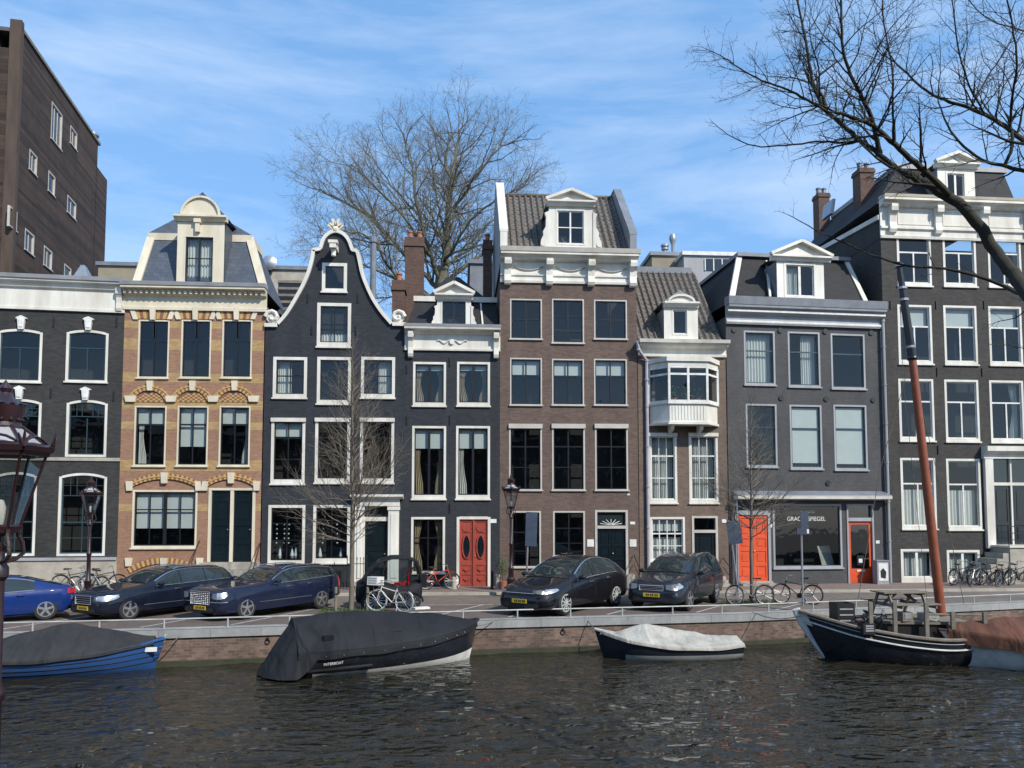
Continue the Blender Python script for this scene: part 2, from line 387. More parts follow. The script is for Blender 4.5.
far = [(q.x, 900, 0) for q in Q]
mb.add(vs+far, [(i, i+1, n+i+1, n+i) for i in range(n-1)])
tag(mb.build('street', 'ground'), kind='structure')
mb = MB(); mb.box(-400, 400, -60, 6.4, -.3, 0); tag(mb.build('near_quay_ground', 'ground'), kind='structure')
mb = MB(); mb.box(-60, 60, -500, -60.01, -.31, -.01); tag(mb.build('far_ground', 'ground'), kind='structure')
mb = MB(); mb.box(-70, 60, 31.2, 50, 0, .1); tag(mb.build('pavement', 'walk'), kind='structure')
mb = MB(); mb.box(-70, 60, 31.0, 31.196, 0, .11); tag(mb.build('kerb', 'stone'), kind='structure')
# parking bays between the road and the quay
mb = MB()
for a, b in zip(Q[:-1], Q[1:]):
    if b.x < -60 or a.x > 9: continue
    x0, x1 = max(a.x, -60), min(b.x, 9)
    y0, y1 = quay_y(x0)+.4, quay_y(x1)+.4
    mb.add([(x0, y0, .004), (x1, y1, .004), (x1, 27.6, .004), (x0, 27.6, .004)], [(0, 1, 2, 3)])
tag(mb.build('parking_bays', 'bay'), kind='structure')
mb = MB()
def gline(a, b, w=.1, z=.008):
    a = Vector((a[0], a[1], z)); b = Vector((b[0], b[1], z)); s = (b-a).cross(Vector((0, 0, 1))).normalized()*w/2
    mb.add([a-s, a+s, b+s, b-s], [(0, 1, 2, 3)])
for px in (5, 75, 190, 262, 422, 505, 600, 690, 775):
    p = at_z(px, 610, 0); p.y = quay_y(p.x)+.6
    gline(p, (p.x+2.1, 27.6))
gline((-30, 27.65), (9, 27.65))
tag(mb.build('bay_markings', 'line'), kind='structure')
mb = MB(); mb.box(-400, 400, 6.4, 45, -3.6, -3.4); tag(mb.build('canal_bed', 'earth'), kind='structure')
# quay wall: brick, coping stones, timber ledge
qw = thing('quay_wall', 'long canal quay wall of brown brick with pale coping stones behind the moored boats', 'quay wall')
m1 = MB(); quay_strip(m1, .06, .3, -3.5, -.2); m1.build('brick_face', 'qbrick', qw)
m2 = MB(); quay_strip(m2, 0, .38, -.24, .014); m2.build('coping', 'coping', qw)
m3 = MB(); quay_strip(m3, -.08, .055, -1.2, -.87); m3.build('timber_ledge', 'weed', qw)
m4 = MB()
for px in (30, 245, 388, 585, 700):            # mooring rings and their stains
    p = at_z(px, 640, 0); y = quay_y(p.x)
    m4.tube([(p.x+.07*cos(k*pi/4), y+.03, -.42+.07*sin(k*pi/4)) for k in range(9)], .013, 5)
    m4.box(p.x-.03, p.x+.03, y+.01, y+.07, -.37, -.31)
m4.build('mooring_ring', 'iron', qw)
nq = thing('near_quay_wall', 'brick quay wall on the near side of the canal', 'quay wall')
m1 = MB(); m1.box(-400, 400, 6.41, 6.8, -3.5, -.02); m1.build('brick_face', 'qbrick', nq)
# low white rail on the coping
rl = thing('quay_rail', 'low white steel rail on short posts along the quay edge', 'rail')
m1 = MB(); pts = [Vector((q.x, q.y+.19, .27)) for q in Q if -40 < q.x < 40]
pts = [Vector((-40, quay_y(-40)+.19, .27))]+pts+[Vector((40, quay_y(40)+.19, .27))]
m1.tube(pts, .021, 8); m1.build('rail', 'hull_grey', rl, smooth=True)
x = -20.0; k = 0
while x < 26:
    m = MB(); m.lathe([(.024, 0), (.024, .27)], (x, quay_y(x)+.19, .012), 8); m.build('post', 'hull_grey', rl, smooth=True); x += 1.68
# ------------------------------------------------------------ water
m, t, b = nt('canal_water')
b.inputs['Base Color'].default_value = (.019, .017, .011, 1); b.inputs['Roughness'].default_value = .03; b.inputs['IOR'].default_value = 1.45
v = obj_vec(t, (.55, 1, 1))
f1 = noise_fac(t, obj_vec(t, (.6, 1, 1)), 3.4, .25, .75, 1.2, .4); f2 = noise_fac(t, obj_vec(t, (.7, 1, 1)), 8, .25, .75, 0, .4)
ad = t.nodes.new('ShaderNodeMath'); ad.operation = 'MULTIPLY_ADD'; ad.inputs[1].default_value = .25
t.links.new(f2, ad.inputs[0]); t.links.new(f1, ad.inputs[2]); bump(t, b, ad.outputs[0], 1.0, .1)
MAT['water'] = m
nx, ny = 520, 300
X = np.linspace(-24, 24, nx); Y = np.linspace(6.8, 29, ny); XX, YY = np.meshgrid(X, Y)
Z = np.zeros_like(XX); rs = np.random.RandomState(3)
for i in range(46):
    lam = .42*(1.1**(i % 18))*rs.uniform(.9, 1.2); ang = rs.normal(pi/2+.1, .42); k = 2*pi/lam
    Z += .0036*lam**.9*np.sin(k*(XX*cos(ang)+YY*sin(ang))+rs.uniform(0, 6.3)+.8*np.sin(XX*rs.uniform(.3, .9)+rs.uniform(0, 6))+.7*np.sin(YY*rs.uniform(.3, .9)))
patch = .75+.45*np.sin(XX*.35+1)*np.sin(YY*.5+XX*.12)
Z *= patch*.95
edge = np.minimum(1, np.minimum(24-np.abs(XX), np.minimum(YY-6.8, 29-YY)+.0)/1.0).clip(0, 1)
me = bpy.data.meshes.new('water'); vv = np.stack([XX, YY, WZ+Z*edge], -1).reshape(-1, 3)
idx = np.arange(nx*ny).reshape(ny, nx)
ff = np.stack([idx[:-1, :-1], idx[:-1, 1:], idx[1:, 1:], idx[1:, :-1]], -1).reshape(-1, 4)
allv = vv.tolist(); allf = ff.tolist(); o_ = len(allv)
allv += [(-400, 6.8, WZ), (-24, 6.8, WZ), (-24, 29, WZ), (-400, 29, WZ), (24, 6.8, WZ), (400, 6.8, WZ), (400, 60, WZ), (24, 29, WZ), (24, 60, WZ)]
allf += [[o_, o_+1, o_+2, o_+3], [o_+4, o_+5, o_+6, o_+8, o_+7]]
me.from_pydata(allv, [], allf); me.materials.append(MAT['water']); me.polygons.foreach_set('use_smooth', [True]*len(me.polygons))
wo = bpy.data.objects.new('canal_water', me); COL.objects.link(wo); tag(wo, kind='structure')
# ------------------------------------------------------------ house builders
def wall(fr, root, u0, u1, z0, ztop, holes, mat, depth=9.0, name='wall', back=True, usamp=(), reveal=.22, zs=None):
    zt = ztop if callable(ztop) else (lambda u: ztop)
    zs = zs if zs is not None else zt(u0)
    xs = {round(u0, 4), round(u1, 4)} | {round(u, 4) for u in usamp}
    for h in holes:
        n = 8 if h[4] else 1
        for i in range(n+1): xs.add(round(h[0]+(h[1]-h[0])*i/n, 4))
    xs = sorted(x for x in xs if u0-1e-3 <= x <= u1+1e-3)
    def ht(h, u):
        c = (h[0]+h[1])/2; return h[3]-h[4]*((u-c)/((h[1]-h[0])/2))**2
    mb = MB()
    for a, b in zip(xs[:-1], xs[1:]):
        if b-a < 1e-4: continue
        m = (a+b)/2; hs = sorted([h for h in holes if h[0]-1e-4 < m < h[1]+1e-4], key=lambda h: h[2])
        ca, cb = z0, z0
        for h in hs:
            if h[2] > max(ca, cb)+1e-4: mb.add([(a, 0, ca), (b, 0, cb), (b, 0, h[2]), (a, 0, h[2])], [(0, 1, 2, 3)])
            ta, tb = ht(h, a), ht(h, b)
            mb.add([(a, 0, ta), (b, 0, tb), (b, reveal, tb), (a, reveal, ta)], [(3, 2, 1, 0)])
            mb.add([(a, 0, h[2]), (b, 0, h[2]), (b, reveal, h[2]), (a, reveal, h[2])], [(0, 1, 2, 3)])
            ca, cb = ta, tb
        mb.add([(a, 0, ca), (b, 0, cb), (b, 0, zt(b)), (a, 0, zt(a))], [(0, 1, 2, 3)])
    for h in holes:
        for u, zz in ((h[0], ht(h, h[0])), (h[1], ht(h, h[1]))):
            mb.add([(u, 0, h[2]), (u, reveal, h[2]), (u, reveal, zz), (u, 0, zz)], [(0, 1, 2, 3)])
    if back:
        mb.add([(u0, 0, z0), (u0, depth, z0), (u0, depth, zs), (u0, 0, zs)], [(0, 1, 2, 3)])
        mb.add([(u1, 0, z0), (u1, depth, z0), (u1, depth, zs), (u1, 0, zs)], [(3, 2, 1, 0)])
        mb.add([(u0, depth, z0), (u1, depth, z0), (u1, depth, zs), (u0, depth, zs)], [(0, 1, 2, 3)])
    o = mb.build(name, mat, root, recalc=False)
    return o
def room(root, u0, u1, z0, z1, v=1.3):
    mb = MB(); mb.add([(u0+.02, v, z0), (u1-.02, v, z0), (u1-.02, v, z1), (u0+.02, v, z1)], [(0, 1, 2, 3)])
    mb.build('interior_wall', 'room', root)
HOLES = None
def curtain_mesh(u0, u1, z0, z1, v, waves=9, amp=.035, taper=0.0, side=1):
    mb = MB(); n = max(10, int((u1-u0)*40)); rows = []
    for j in range(7):
        q = j/6; z = z0+(z1-z0)*q; row = []
        for i in range(n+1):
            p = i/n
            w = 1-taper*sin(pi*min(1, max(0, (1-q)*1.1)))**1.5 if taper else 1
            pu = p*w if side < 0 else 1-(1-p)*w
            row.append((u0+(u1-u0)*pu, v+amp*sin(p*waves*2*pi+.4*sin(q*3)), z))
        rows.append(row)
    return mb.grid(rows)
def window(fr, root, b, bars=('H.5', 'V.5'), fw=.085, fmat='white', smat='black', sill=.0, top=.0, rise=0.0, blind=0, cur='',
           sw=.05, bw=.035, v0=-.015, flat=False, glassmat='glass', label=None, base_v=0.0, name='window', smat_in=None, bz=.2):
    u0, u1, z0, z1 = fr.box(b, base_v)
    HOLES.append((u0+.01, u1-.01, z0+.01, z1-.01, rise))
    V = base_v
    def tz(u): return z1-rise*((u-(u0+u1)/2)/((u1-u0)/2))**2
    mb = MB(); n = 8 if rise else 1
    bot = z0+(sill if sill else fw)
    mb.box(u0, u0+fw, V+v0, V+.1, z0, tz(u0)); mb.box(u1-fw, u1, V+v0, V+.1, z0, tz(u1))
    mb.box(u0+fw, u1-fw, V+v0, V+.1, z0, bot)
    tf = top if top else fw
    iu0, iu1 = u0+fw, u1-fw
    for i in range(n):
        a, c = iu0+(iu1-iu0)*i/n, iu0+(iu1-iu0)*(i+1)/n
        if top: mb.box(u0-.02, u1+.02, V-.09, V+.1, z1-top, z1)
        else: mb.hexa([(a, V+v0, tz(a)-tf), (c, V+v0, tz(c)-tf), (c, V+.1, tz(c)-tf), (a, V+.1, tz(a)-tf)], [(a, V+v0, tz(a)), (c, V+v0, tz(c)), (c, V+.1, tz(c)), (a, V+.1, tz(a))])
    if fmat == smat_in: pass
    W_ = mb.build(name, fmat, root)
    if label: W_['label'] = label
    par = root if flat else W_
    if sill:
        s = MB(); s.box(u0-.04, u1+.04, V-.08, V+.02, z0-.01, z0+.055); s.build('sill', fmat, par)
    iz0, iz1 = bot, z1-tf
    h, w = iz1-iz0, iu1-iu0
    s = MB(); sv0, sv1 = V+.045, V+.09
    s.box(iu0, iu0+sw, sv0, sv1, iz0, tz(iu0)-tf); s.box(iu1-sw, iu1, sv0, sv1, iz0, tz(iu1)-tf); s.box(iu0+sw, iu1-sw, sv0, sv1, iz0, iz0+sw)
    for i in range(n):
        a, c = iu0+sw+(w-2*sw)*i/n, iu0+sw+(w-2*sw)*(i+1)/n
        s.hexa([(a, sv0, tz(a)-tf-sw), (c, sv0, tz(c)-tf-sw), (c, sv1, tz(c)-tf-sw), (a, sv1, tz(a)-tf-sw)], [(a, sv0, tz(a)-tf), (c, sv0, tz(c)-tf), (c, sv1, tz(c)-tf), (a, sv1, tz(a)-tf)])
    for q in bars:
        o, p = q[0], q[1:]; lo, hi = 0., 1.; wd = bw
        if '*' in p: p, wd = p.split('*'); wd = float(wd)
        if ':' in p: p, rg = p.split(':'); lo, hi = [float(x) for x in rg.split('-')]
        p = float(p)
        if o == 'H':
            zc = iz1-h*p; s.box(iu0+sw*.5+(w-sw)*lo, iu0+sw*.5+(w-sw)*hi, sv0+.003, sv1-.002, zc-wd/2, zc+wd/2)
        else:
            uc = iu0+w*p; s.box(uc-wd/2, uc+wd/2, sv0-.002, sv1-.006, iz1-h*hi+.01, iz1-h*lo-.01)
    s.build('sash', smat, par)
    g = MB(); vp = V+.075
    row0 = [(iu0+w*i/n, vp, iz0) for i in range(n+1)]; row1 = [(iu0+w*i/n, vp, tz(iu0+w*i/n)-tf) for i in range(n+1)]
    g.grid([row0, row1]); g.build('pane', glassmat, par, recalc=False)
    if blind:
        q = MB(); q.box(iu0+.03, iu1-.03, V+bz, V+bz+.01, iz1-h*blind, iz1-rise-.02)
        q.build('blind', 'blind', par)
    cz = iz1-h*blind if 0 else iz1-rise-.02
    if 'l' in cur: curtain_mesh(iu0+.02, iu0+w*.3, iz0, cz, V+bz+.1, 4, taper=.45, side=-1).build('curtain', 'drape' if 'd' in cur else 'curtain', par, smooth=True)
    if 'r' in cur: curtain_mesh(iu1-w*.3, iu1-.02, iz0, cz, V+bz+.1, 4, taper=.45, side=1).build('curtain', 'drape' if 'd' in cur else 'curtain', par, smooth=True)
    if 'f' in cur: curtain_mesh(iu0+.02, iu1-.02, iz0, cz, V+bz+.1, 9, .025).build('curtain', 'curtain', par, smooth=True)
    if 'L' in cur: curtain_mesh(iu0+.02, iu0+w*.5, iz0, cz, V+bz+.1, 6, .025).build('curtain', 'curtain', par, smooth=True)
    if 'R' in cur: curtain_mesh(iu0+w*.5, iu1-.02, iz0, cz, V+bz+.1, 6, .025).build('curtain', 'curtain', par, smooth=True)
    if 'h' in cur: curtain_mesh(iu0+.02, iu1-.02, iz0, iz0+h*.55, V+bz+.05, 9, .02).build('curtain', 'curtain', par, smooth=True)
    return W_
def cornice(fr, root, u0, u1, prof, mat, name='cornice'):
    mb = MB(); mb.prism(prof, u0, u1, 'x'); return mb.build(name, mat, root)
def leaf(fr, root, u0, u1, z0, z1, mat, panels=((.08, .3), (.36, .92)), double=True, v=.08, handle=True, glass=None):
    mb = MB(); mb.box(u0, u1, v, v+.05, z0, z1)
    h = z1-z0; parts = [(u0, (u0+u1)/2-.008), ((u0+u1)/2+.008, u1)] if double else [(u0, u1)]
    for a, c in parts:
        w = c-a
        mb.box(a, a+w*.16, v-.025, v, z0, z1); mb.box(c-w*.16, c, v-.025, v, z0, z1)
        cuts = [0]+[x for p in panels for x in p]+[1]
        for i in range(0, len(cuts), 2):
            mb.box(a+w*.16, c-w*.16, v-.025, v, z0+h*cuts[i], z0+h*cuts[i+1])
        for p, q in panels:
            mb.box(a+w*.28, c-w*.28, v-.018, v, z0+h*(p+.03), z0+h*(q-.03))
    d = mb.build('door', mat, root)
    if handle:
        k = MB(); k.lathe([(.0, 0), (.03, .01), (.035, .03), (.012, .045), (.012, .07)], ((u0+u1)/2+(.06 if double else (u1-u0)*.38), v-.085, z0+h*.45), 10, 'y'); k.build('handle', 'brass', d, smooth=True)
    return d
def frustum(root, name, mat, b, t):
    mb = MB(); mb.hexa(b, t); return mb.build(name, mat, root)
def console(mb, u, w, v, z1, h, out, mi=0):    # scroll bracket, side profile in (v, z)
    pr = [(v, z1), (v-out, z1), (v-out*1.02, z1-h*.1), (v-out*.95, z1-h*.24), (v-out*.7, z1-h*.3), (v-out*.5, z1-h*.38), (v-out*.42, z1-h*.6),
          (v-out*.5, z1-h*.75), (v-out*.55, z1-h*.85), (v-out*.4, z1-h*.96), (v-out*.15, z1-h), (v, z1-h)]
    mb.prism(pr, u-w/2, u+w/2, 'x', mi)
    mb.lathe([(.0, 0), (out*.28, .0), (out*.28, w+.04), (0, w+.04)], (u-w/2-.02, v-out*.68, z1-h*.16), 10, 'x', mi)
def arch_ring(mb, cu, zs, hw, rise, th, v0, v1, n=16, mis=(0, 1), a0=0, a1=1):
    # voussoirs following a parabola-ish segment
    Rr = (hw*hw+rise*rise)/(2*rise); cz = zs+rise-Rr; al = math.asin(min(1, hw/Rr))
    if rise > hw: al = pi-al
    for i in range(n):
        p, q = a0+(a1-a0)*i/n, a0+(a1-a0)*(i+1)/n
        t0, t1 = -al+2*al*p, -al+2*al*q
        P = lambda t, r: (cu+r*sin(t), cz+r*cos(t))
        poly = [P(t0, Rr), P(t1, Rr), P(t1, Rr+th), P(t0, Rr+th)]
        mb.prism(poly, v0, v1, 'y', mis[i % 2])
def plaque(fr, px, py, w=.16, h=.2, mat='hull_white', root=None):
    u, z = fr.P(px, py); mb = MB(); mb.box(u-w/2, u+w/2, -.02, 0, z-h/2, z+h/2); return mb.build('number_plate', mat, root)
def anchors(fr, root, pts, mat='iron', kind='bar'):
    for px, py in pts:
        u, z = fr.P(px, py); mb = MB()
        if kind == 'bar': mb.beam((u, -.03, z-.2), (u, -.03, z+.2), .04, .04, up=Vector((0, 1, 0)))
        else:
            mb.lathe([(0, 0), (.12, 0), (.12, .03), (.05, .05), (0, .05)], (u, -.05, z), 12, 'y'); mb.box(u-.015, u+.015, -.03, -.005, z-.13, z+.13)
        mb.build('wall_anchor', mat, root)
def house(name, label, px, ang=0, oy=D, y=400):
    o = at_y(px, y, oy); fr = Frame((o.x, oy), ang)
    r = thing(name, label, 'house', (o.x, oy, 0), ang); return fr, r
def pantiles(mb, u0, u1, v0, z0, v1, z1, per=.29, step=.36, amp=.055):
    n = int((u1-u0)/per*8); L_ = sqrt((v1-v0)**2+(z1-z0)**2); m = int(L_/step)
    nv, nz = -(z1-z0)/L_, (v1-v0)/L_
    rows = []
    for j in range(m):
        for e in (0, 1):
            q = (j+e)/m; lift = .018*(1-e)
            row = []
            for i in range(n+1):
                u = u0+(u1-u0)*i/n; ph = (u/per) % 1
                h = amp*(cos(2*pi*ph)+.35*cos(4*pi*ph))+lift
                row.append((u, v0+(v1-v0)*q+nv*h, z0+(z1-z0)*q+nz*h))
            rows.append(row)
    mb.grid(rows)
def poly_roof(root, name, mat, pts, thick=.0):
    mb = MB(); mb.add(pts, [tuple(range(len(pts)))]); return mb.build(name, mat, root)
def Z(fr, px, py, v=0): return fr.P(px, py, v)[1]
def Uu(fr, px, py=450, v=0): return fr.P(px, py, v)[0]
# ================================================= H1 charcoal house, far left
HOLES = []
fr, r = house('charcoal_house', 'charcoal house at the left edge with arched white windows and grey gutter cornice', 122, radians(5))
u0, u1 = Uu(fr, -60), 0.0
for k, (xa, xb) in enumerate(((-3, 42), (66, 108))):
    dy = k*1.0
    window(fr, r, (xa, 329+dy, xb, 383), ('H.33', 'V.5:.33-1'), fw=.1, smat='teal', rise=.12, sill=.12, sw=.06, bw=.04)
    window(fr, r, (xa, 399+dy, xb-1, 457), ('H.27', 'V.5:.3-1', 'V.2:0-.27*.02', 'V.35:0-.27*.02', 'V.65:0-.27*.02', 'V.8:0-.27*.02', 'H.13*.02'), fw=.1, smat='teal', rise=.14, sw=.05)
    window(fr, r, (xa-3 if k == 0 else 58, 472+dy, 36 if k == 0 else 106, 556), ('H.26', 'V.5:.26-1', 'H.6:.0-1*.05', 'H.8*.03', 'V.2:0-.26*.02', 'V.35:0-.26*.02', 'V.65:0-.26*.02', 'V.8:0-.26*.02', 'H.13*.02'), fw=.1, smat='teal', rise=.16, sw=.06)
zb = Z(fr, 60, 311)
zp = Z(fr, 60, 558)
wall(fr, r, u0, u1, zp, zb+.3, list(HOLES), 'w1')
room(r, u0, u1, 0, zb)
mb = MB(); mb.box(u0, u1, -.06, .3, 0, zp-.1); mb.build('plinth', 'stone', r)
mb = MB(); mb.box(u0, u1, -.12, .25, zp-.1, zp+.02); mb.build('sill_course', 'grey_trim', r)
mb = MB(); z = Z(fr, 60, 459); mb.box(u0, u1, -.05, .01, z-.07, z+.07); mb.build('string_course', 'stone', r)
zt = Z(fr, 100, 282)
cornice(fr, r, u0, u1+.02, [(0, zb), (-.1, zb), (-.1, zb+.12), (-.05, zb+.14), (-.05, zt-.42), (-.16, zt-.36), (-.2, zt-.2), (-.36, zt-.14), (-.36, zt-.06), (0, zt-.06)], 'white')
cornice(fr, r, u0, u1+.04, [(0, zt-.058), (-.42, zt-.058), (-.46, zt+.1), (0, zt+.14)], 'grey_trim', 'gutter')
mb = MB(); console(mb, u1-.2, .22, -.05, zt-.3, 1.0, .24); mb.buildn('bracket', 'white', r)
for px, py, h in ((22, 323, .62), (89, 324, .62), (20, 393, .6), (86, 394, .6)):
    u, z = fr.P(px, py); mb = MB()
    mb.prism([(u-.1, z-h*.45), (u+.1, z-h*.45), (u+.15, z+h*.25), (u+.21, z+h*.27), (u+.2, z+h*.35), (u, z+h*.5), (u-.2, z+h*.35), (u-.21, z+h*.27), (u-.15, z+h*.25)], -.12, 0)
    mb.box(u-.07, u+.07, -.15, -.12, z-h*.3, z+h*.22); mb.build('keystone', 'hull_white', r)
anchors(fr, r, ((54, 322), (117, 322), (51, 393), (114, 396)))
mb = MB(); mb.hexa([(u0, 0, zt), (u1, 0, zt), (u1, 9, zt), (u0, 9, zt)], [(u0, .5, zt+.15), (u1, .5, zt+.15), (u1, 9, zt+.5), (u0, 9, zt+.5)]); mb.build('roof', 'bitumen', r)
u, z = fr.P(82, 272, 1.2); mb = MB(); mb.hexa([(u-.5, 1, zt+.1), (u+.5, 1, zt+.1), (u+.5, 2, zt+.1), (u-.5, 2, zt+.1)], [(u-.1, 1.3, z+.35), (u+.05, 1.3, z+.35), (u+.05, 1.6, z+.35), (u-.1, 1.6, z+.35)]); mb.build('skylight', 'steel', r)
# ================================================= H2 polychrome brick house
HOLES = []
fr, r = house('striped_brick_house', 'ochre and red brick house with cream arches, slate mansard roof and tall dormer', 122)
u0, u1 = 0, Uu(fr, 263)
bands = []
for ya, yb in ((330, 322), (351, 341), (384, 375), (410, 402), (430, 423), (472, 461), (513, 505)):
    bands.append((Z(fr, 190, ya), Z(fr, 190, yb)))
MAT['w2'] = M_brick('striped_brick', (.37, .19, .115), (.28, .14, .09), (.3, .22, .15), .25, bands=bands, band_col=(.52, .34, .14))
spA = [(138, 169), (181, 211), (222, 252)]
spB = [(134, 166), (177, 208), (219, 250)]
for k, (a, b) in enumerate(spA):
    window(fr, r, (a, 320, b, 379), ('H.36*.04', 'V.5*.05', 'V.5:0-.3*.16'), fw=.06, fmat='cream', smat='black', sill=.1, sw=.05, cur='' if k else '')
for k, (a, b) in enumerate(spB):
    window(fr, r, (a, 406, b, 467), ('H.3*.07', 'V.5*.05'), fw=.06, fmat='cream', smat='black', sill=.1, sw=.05, blind=[.28, .68, .28][k], cur=['l', '', 'r'][k])
uL, uR, z0, z1 = fr.box((133, 490, 197, 549))
window(fr, r, (132, 490, 197, 549), ('V.5*.14', 'V.25*.04', 'V.75*.04', 'H.33*.05'), fw=.08, fmat='cream', smat='black', sill=.14, blind=.68)
du0, du1, dz0, dz1 = fr.box((208, 488, 255, 562))
HOLES.append((du0+.01, du1-.01, dz0, dz1-.01, 0))
zb = Z(fr, 190, 311)
wall(fr, r, u0, u1, 0, zb+.3, list(HOLES), 'w2')
room(r, u0, u1, 0, zb)
mb = MB(); mb.box(du0, du0+.12, -.03, .2, dz0, dz1); mb.box(du1-.12, du1, -.03, .2, dz0, dz1); mb.box(du0+.12, du1-.12, -.03, .2, dz1-.1, dz1); mb.box((du0+du1)/2-.07, (du0+du1)/2+.07, -.02, .2, dz0, dz1-.1)
mb.build('door_frame', 'cream', r)
for a, c in ((du0+.12, (du0+du1)/2-.07), ((du0+du1)/2+.07, du1-.12)):
    leaf(fr, r, a, c, dz0, dz1-.1, 'dark_green', ((.08, .24), (.3, .5), (.56, .84), (.88, .96)), double=False)
mb = MB()
for i in range(4): mb.box(du0-.25-.0*i, du1+.25, -.3-.28*(3-i)+.0, .05, i*dz0/4, (i+1)*dz0/4-.004*i)
mb.build('front_steps', 'stone', r)
# steps railing
mb = MB()
for uu in (du0-.3, du1+.3):
    mb.tube([(uu, -1.3, .1), (uu, -1.3, 1.0), (uu, -.15, dz0+.9), (uu, -.05, dz0+.9)], .022, 6)
mb.build('handrail', 'iron', r, smooth=True)
# arches with voussoirs
mb = MB()
for a, b in spB:
    mb.cut()
    ua, ub = Uu(fr, a-5, 400), Uu(fr, b+4, 400); cu = (ua+ub)/2; hw = (ub-ua)/2-.2; zs = Z(fr, (a+b)/2, 401)
    arch_ring(mb, cu, zs, hw, .46, .24, -.07, .01, 22, (0, 1)); arch_ring(mb, cu, zs, hw+.24, .6, .05, -.09, .01, 14, (0, 0))
ar2 = [(133, 197), (208, 255)]
for a, b in ar2:
    mb.cut()
    ua, ub = Uu(fr, a-4, 480), Uu(fr, b+4, 480); cu = (ua+ub)/2; hw = (ub-ua)/2-.16; zs = Z(fr, (a+b)/2, 487)
    arch_ring(mb, cu, zs, hw, .34, .24, -.07, .01, 30 if b-a > 50 else 22, (0, 1)); arch_ring(mb, cu, zs, hw+.2, .44, .05, -.09, .01, 18, (0, 0))
mb.cut(); cu = Uu(fr, 164, 560); arch_ring(mb, cu, .75, 1.35, .4, .24, -.05, .01, 30, (0, 1))
mb.buildn('brick_arch', ['ydc', 'rdc'], r)
mb = MB()                                        # chequer panels under the arches
for a, b in spB:
    mb.cut(); ua, ub = Uu(fr, a, 400), Uu(fr, b, 400); zs = Z(fr, (a+b)/2, 402)
    n, m_ = 12, 5; cw = (ub-ua)/n; ch = .075
    for i in range(n):
        for j in range(m_):
            x = ua+cw*(i+.5); 
            if zs+ch*(j+1) < zs+.45*(1-((x-(ua+ub)/2)/((ub-ua)/2*1.08))**2): mb.box(ua+cw*i, ua+cw*(i+1), -.02-.004*((i+j) % 2), .01, zs+ch*j, zs+ch*(j+1), (i+j) % 2)
mb.buildn('chequer_panel', ['ydc', 'rdc'], r)
mb = MB()
def kst(px, py, w, h, proud=.13):
    mb.cut(); u, z = fr.P(px, py); mb.prism([(u-w*.38, z-h/2), (u+w*.38, z-h/2), (u+w/2, z+h/2), (u-w/2, z+h/2)], -proud, 0)
for a, b in spA:
    c = (a+b)/2; kst(c, 314, .25, .55)
    for sx, q in ((-1, a-2), (1, b+1)):
        mb.cut(); u, z = fr.P(q, 315); mb.prism([(u-.1, z-.2), (u+.1, z-.2), (u+.1+sx*.14, z+.2), (u-.1+sx*.14, z+.2)], -.06, 0)
for a, b in spB: kst((a+b)/2+.5, 386, .26, .42)
for q in (131, 171.5, 213.5, 254): kst(q, 399, .5, .26, .1)
for a, b in ar2:
    kst((a+b)/2, 478, .3, .46)
    for q in (a-3, b+2): kst(q, 486, .3, .4, .1)
for q in (129, 164, 200): kst(q, 562, .3, .35, .08)
mb.buildn('stone_block', 'cream', r)
mb = MB()                                        # splayed flat arches over top windows
for a, b in spA:
    mb.cut(); ua, ub = Uu(fr, a, 315), Uu(fr, b, 315); z = Z(fr, (a+b)/2, 319); n = 10
    for i in range(n):
        x0, x1 = ua+(ub-ua)*i/n, ua+(ub-ua)*(i+1)/n; c = (ua+ub)/2
        k = 1.18; mb.prism([(x0, z), (x1, z), (c+(x1-c)*k, z+.36), (c+(x0-c)*k, z+.36)], -.03, .01, 'y', i % 2)
mb.buildn('flat_arch', ['ydc', 'rdc'], r)
zt = Z(fr, 190, 289)
cornice(fr, r, u0-.02, u1+.05, [(0, zb), (-.12, zb), (-.12, zb+.13), (-.06, zb+.16), (-.06, zt-.38), (-.2, zt-.3), (-.24, zt-.16), (-.5, zt-.1), (-.5, zt), (0, zt)], 'cream')
mb = MB(); n = 26
for i in range(n): x = u0+.1+(u1-u0-.2)*i/(n-1); mb.box(x-.05, x+.05, -.34, -.07, zt-.31, zt-.17)
mb.build('dentils', 'cream', r)
cornice(fr, r, u0-.03, u1+.08, [(0, zt+.002), (-.54, zt+.002), (-.58, zt+.15), (-.5, zt+.18), (0, zt+.2)], 'grey_trim', 'gutter')
# mansard
v0, v1 = .05, 1.3
bl, br_ = fr.P(136, 283, v0), fr.P(264, 283, v0); tl, tr_ = fr.P(152, 236, v1), fr.P(250, 236, v1)
b4 = [(bl[0], v0, zt+.1), (br_[0], v0, zt+.1), (br_[0], 4.4, zt+.1), (bl[0], 4.4, zt+.1)]
t4 = [(tl[0], v1, tl[1]), (tr_[0], v1, tl[1]), (tr_[0], 3.1, tl[1]), (tl[0], 3.1, tl[1])]
frustum(r, 'mansard_roof', 'slate', b4, t4)
ap = fr.P(201, 209, 2.2)
mb = MB(); e = .1
mb.add([(t4[0][0]-e, v1-e, tl[1]+.12), (t4[1][0]+e, v1-e, tl[1]+.12), (t4[2][0]+e, 3.2, tl[1]+.12), (t4[3][0]-e, 3.2, tl[1]+.12), (ap[0]-.3, 2.2, ap[1]), (ap[0]+.3, 2.2, ap[1])], [(0, 1, 5, 4), (1, 2, 5), (2, 3, 4, 5), (3, 0, 4), (3, 2, 1, 0)])
mb.build('upper_roof', 'slate', r)
mb = MB(); mb.beam(b4[0], t4[0], .34, .16, up=Vector((0, -1, .3))); mb.beam(b4[1], t4[1], .34, .16, up=Vector((0, -1, .3)))
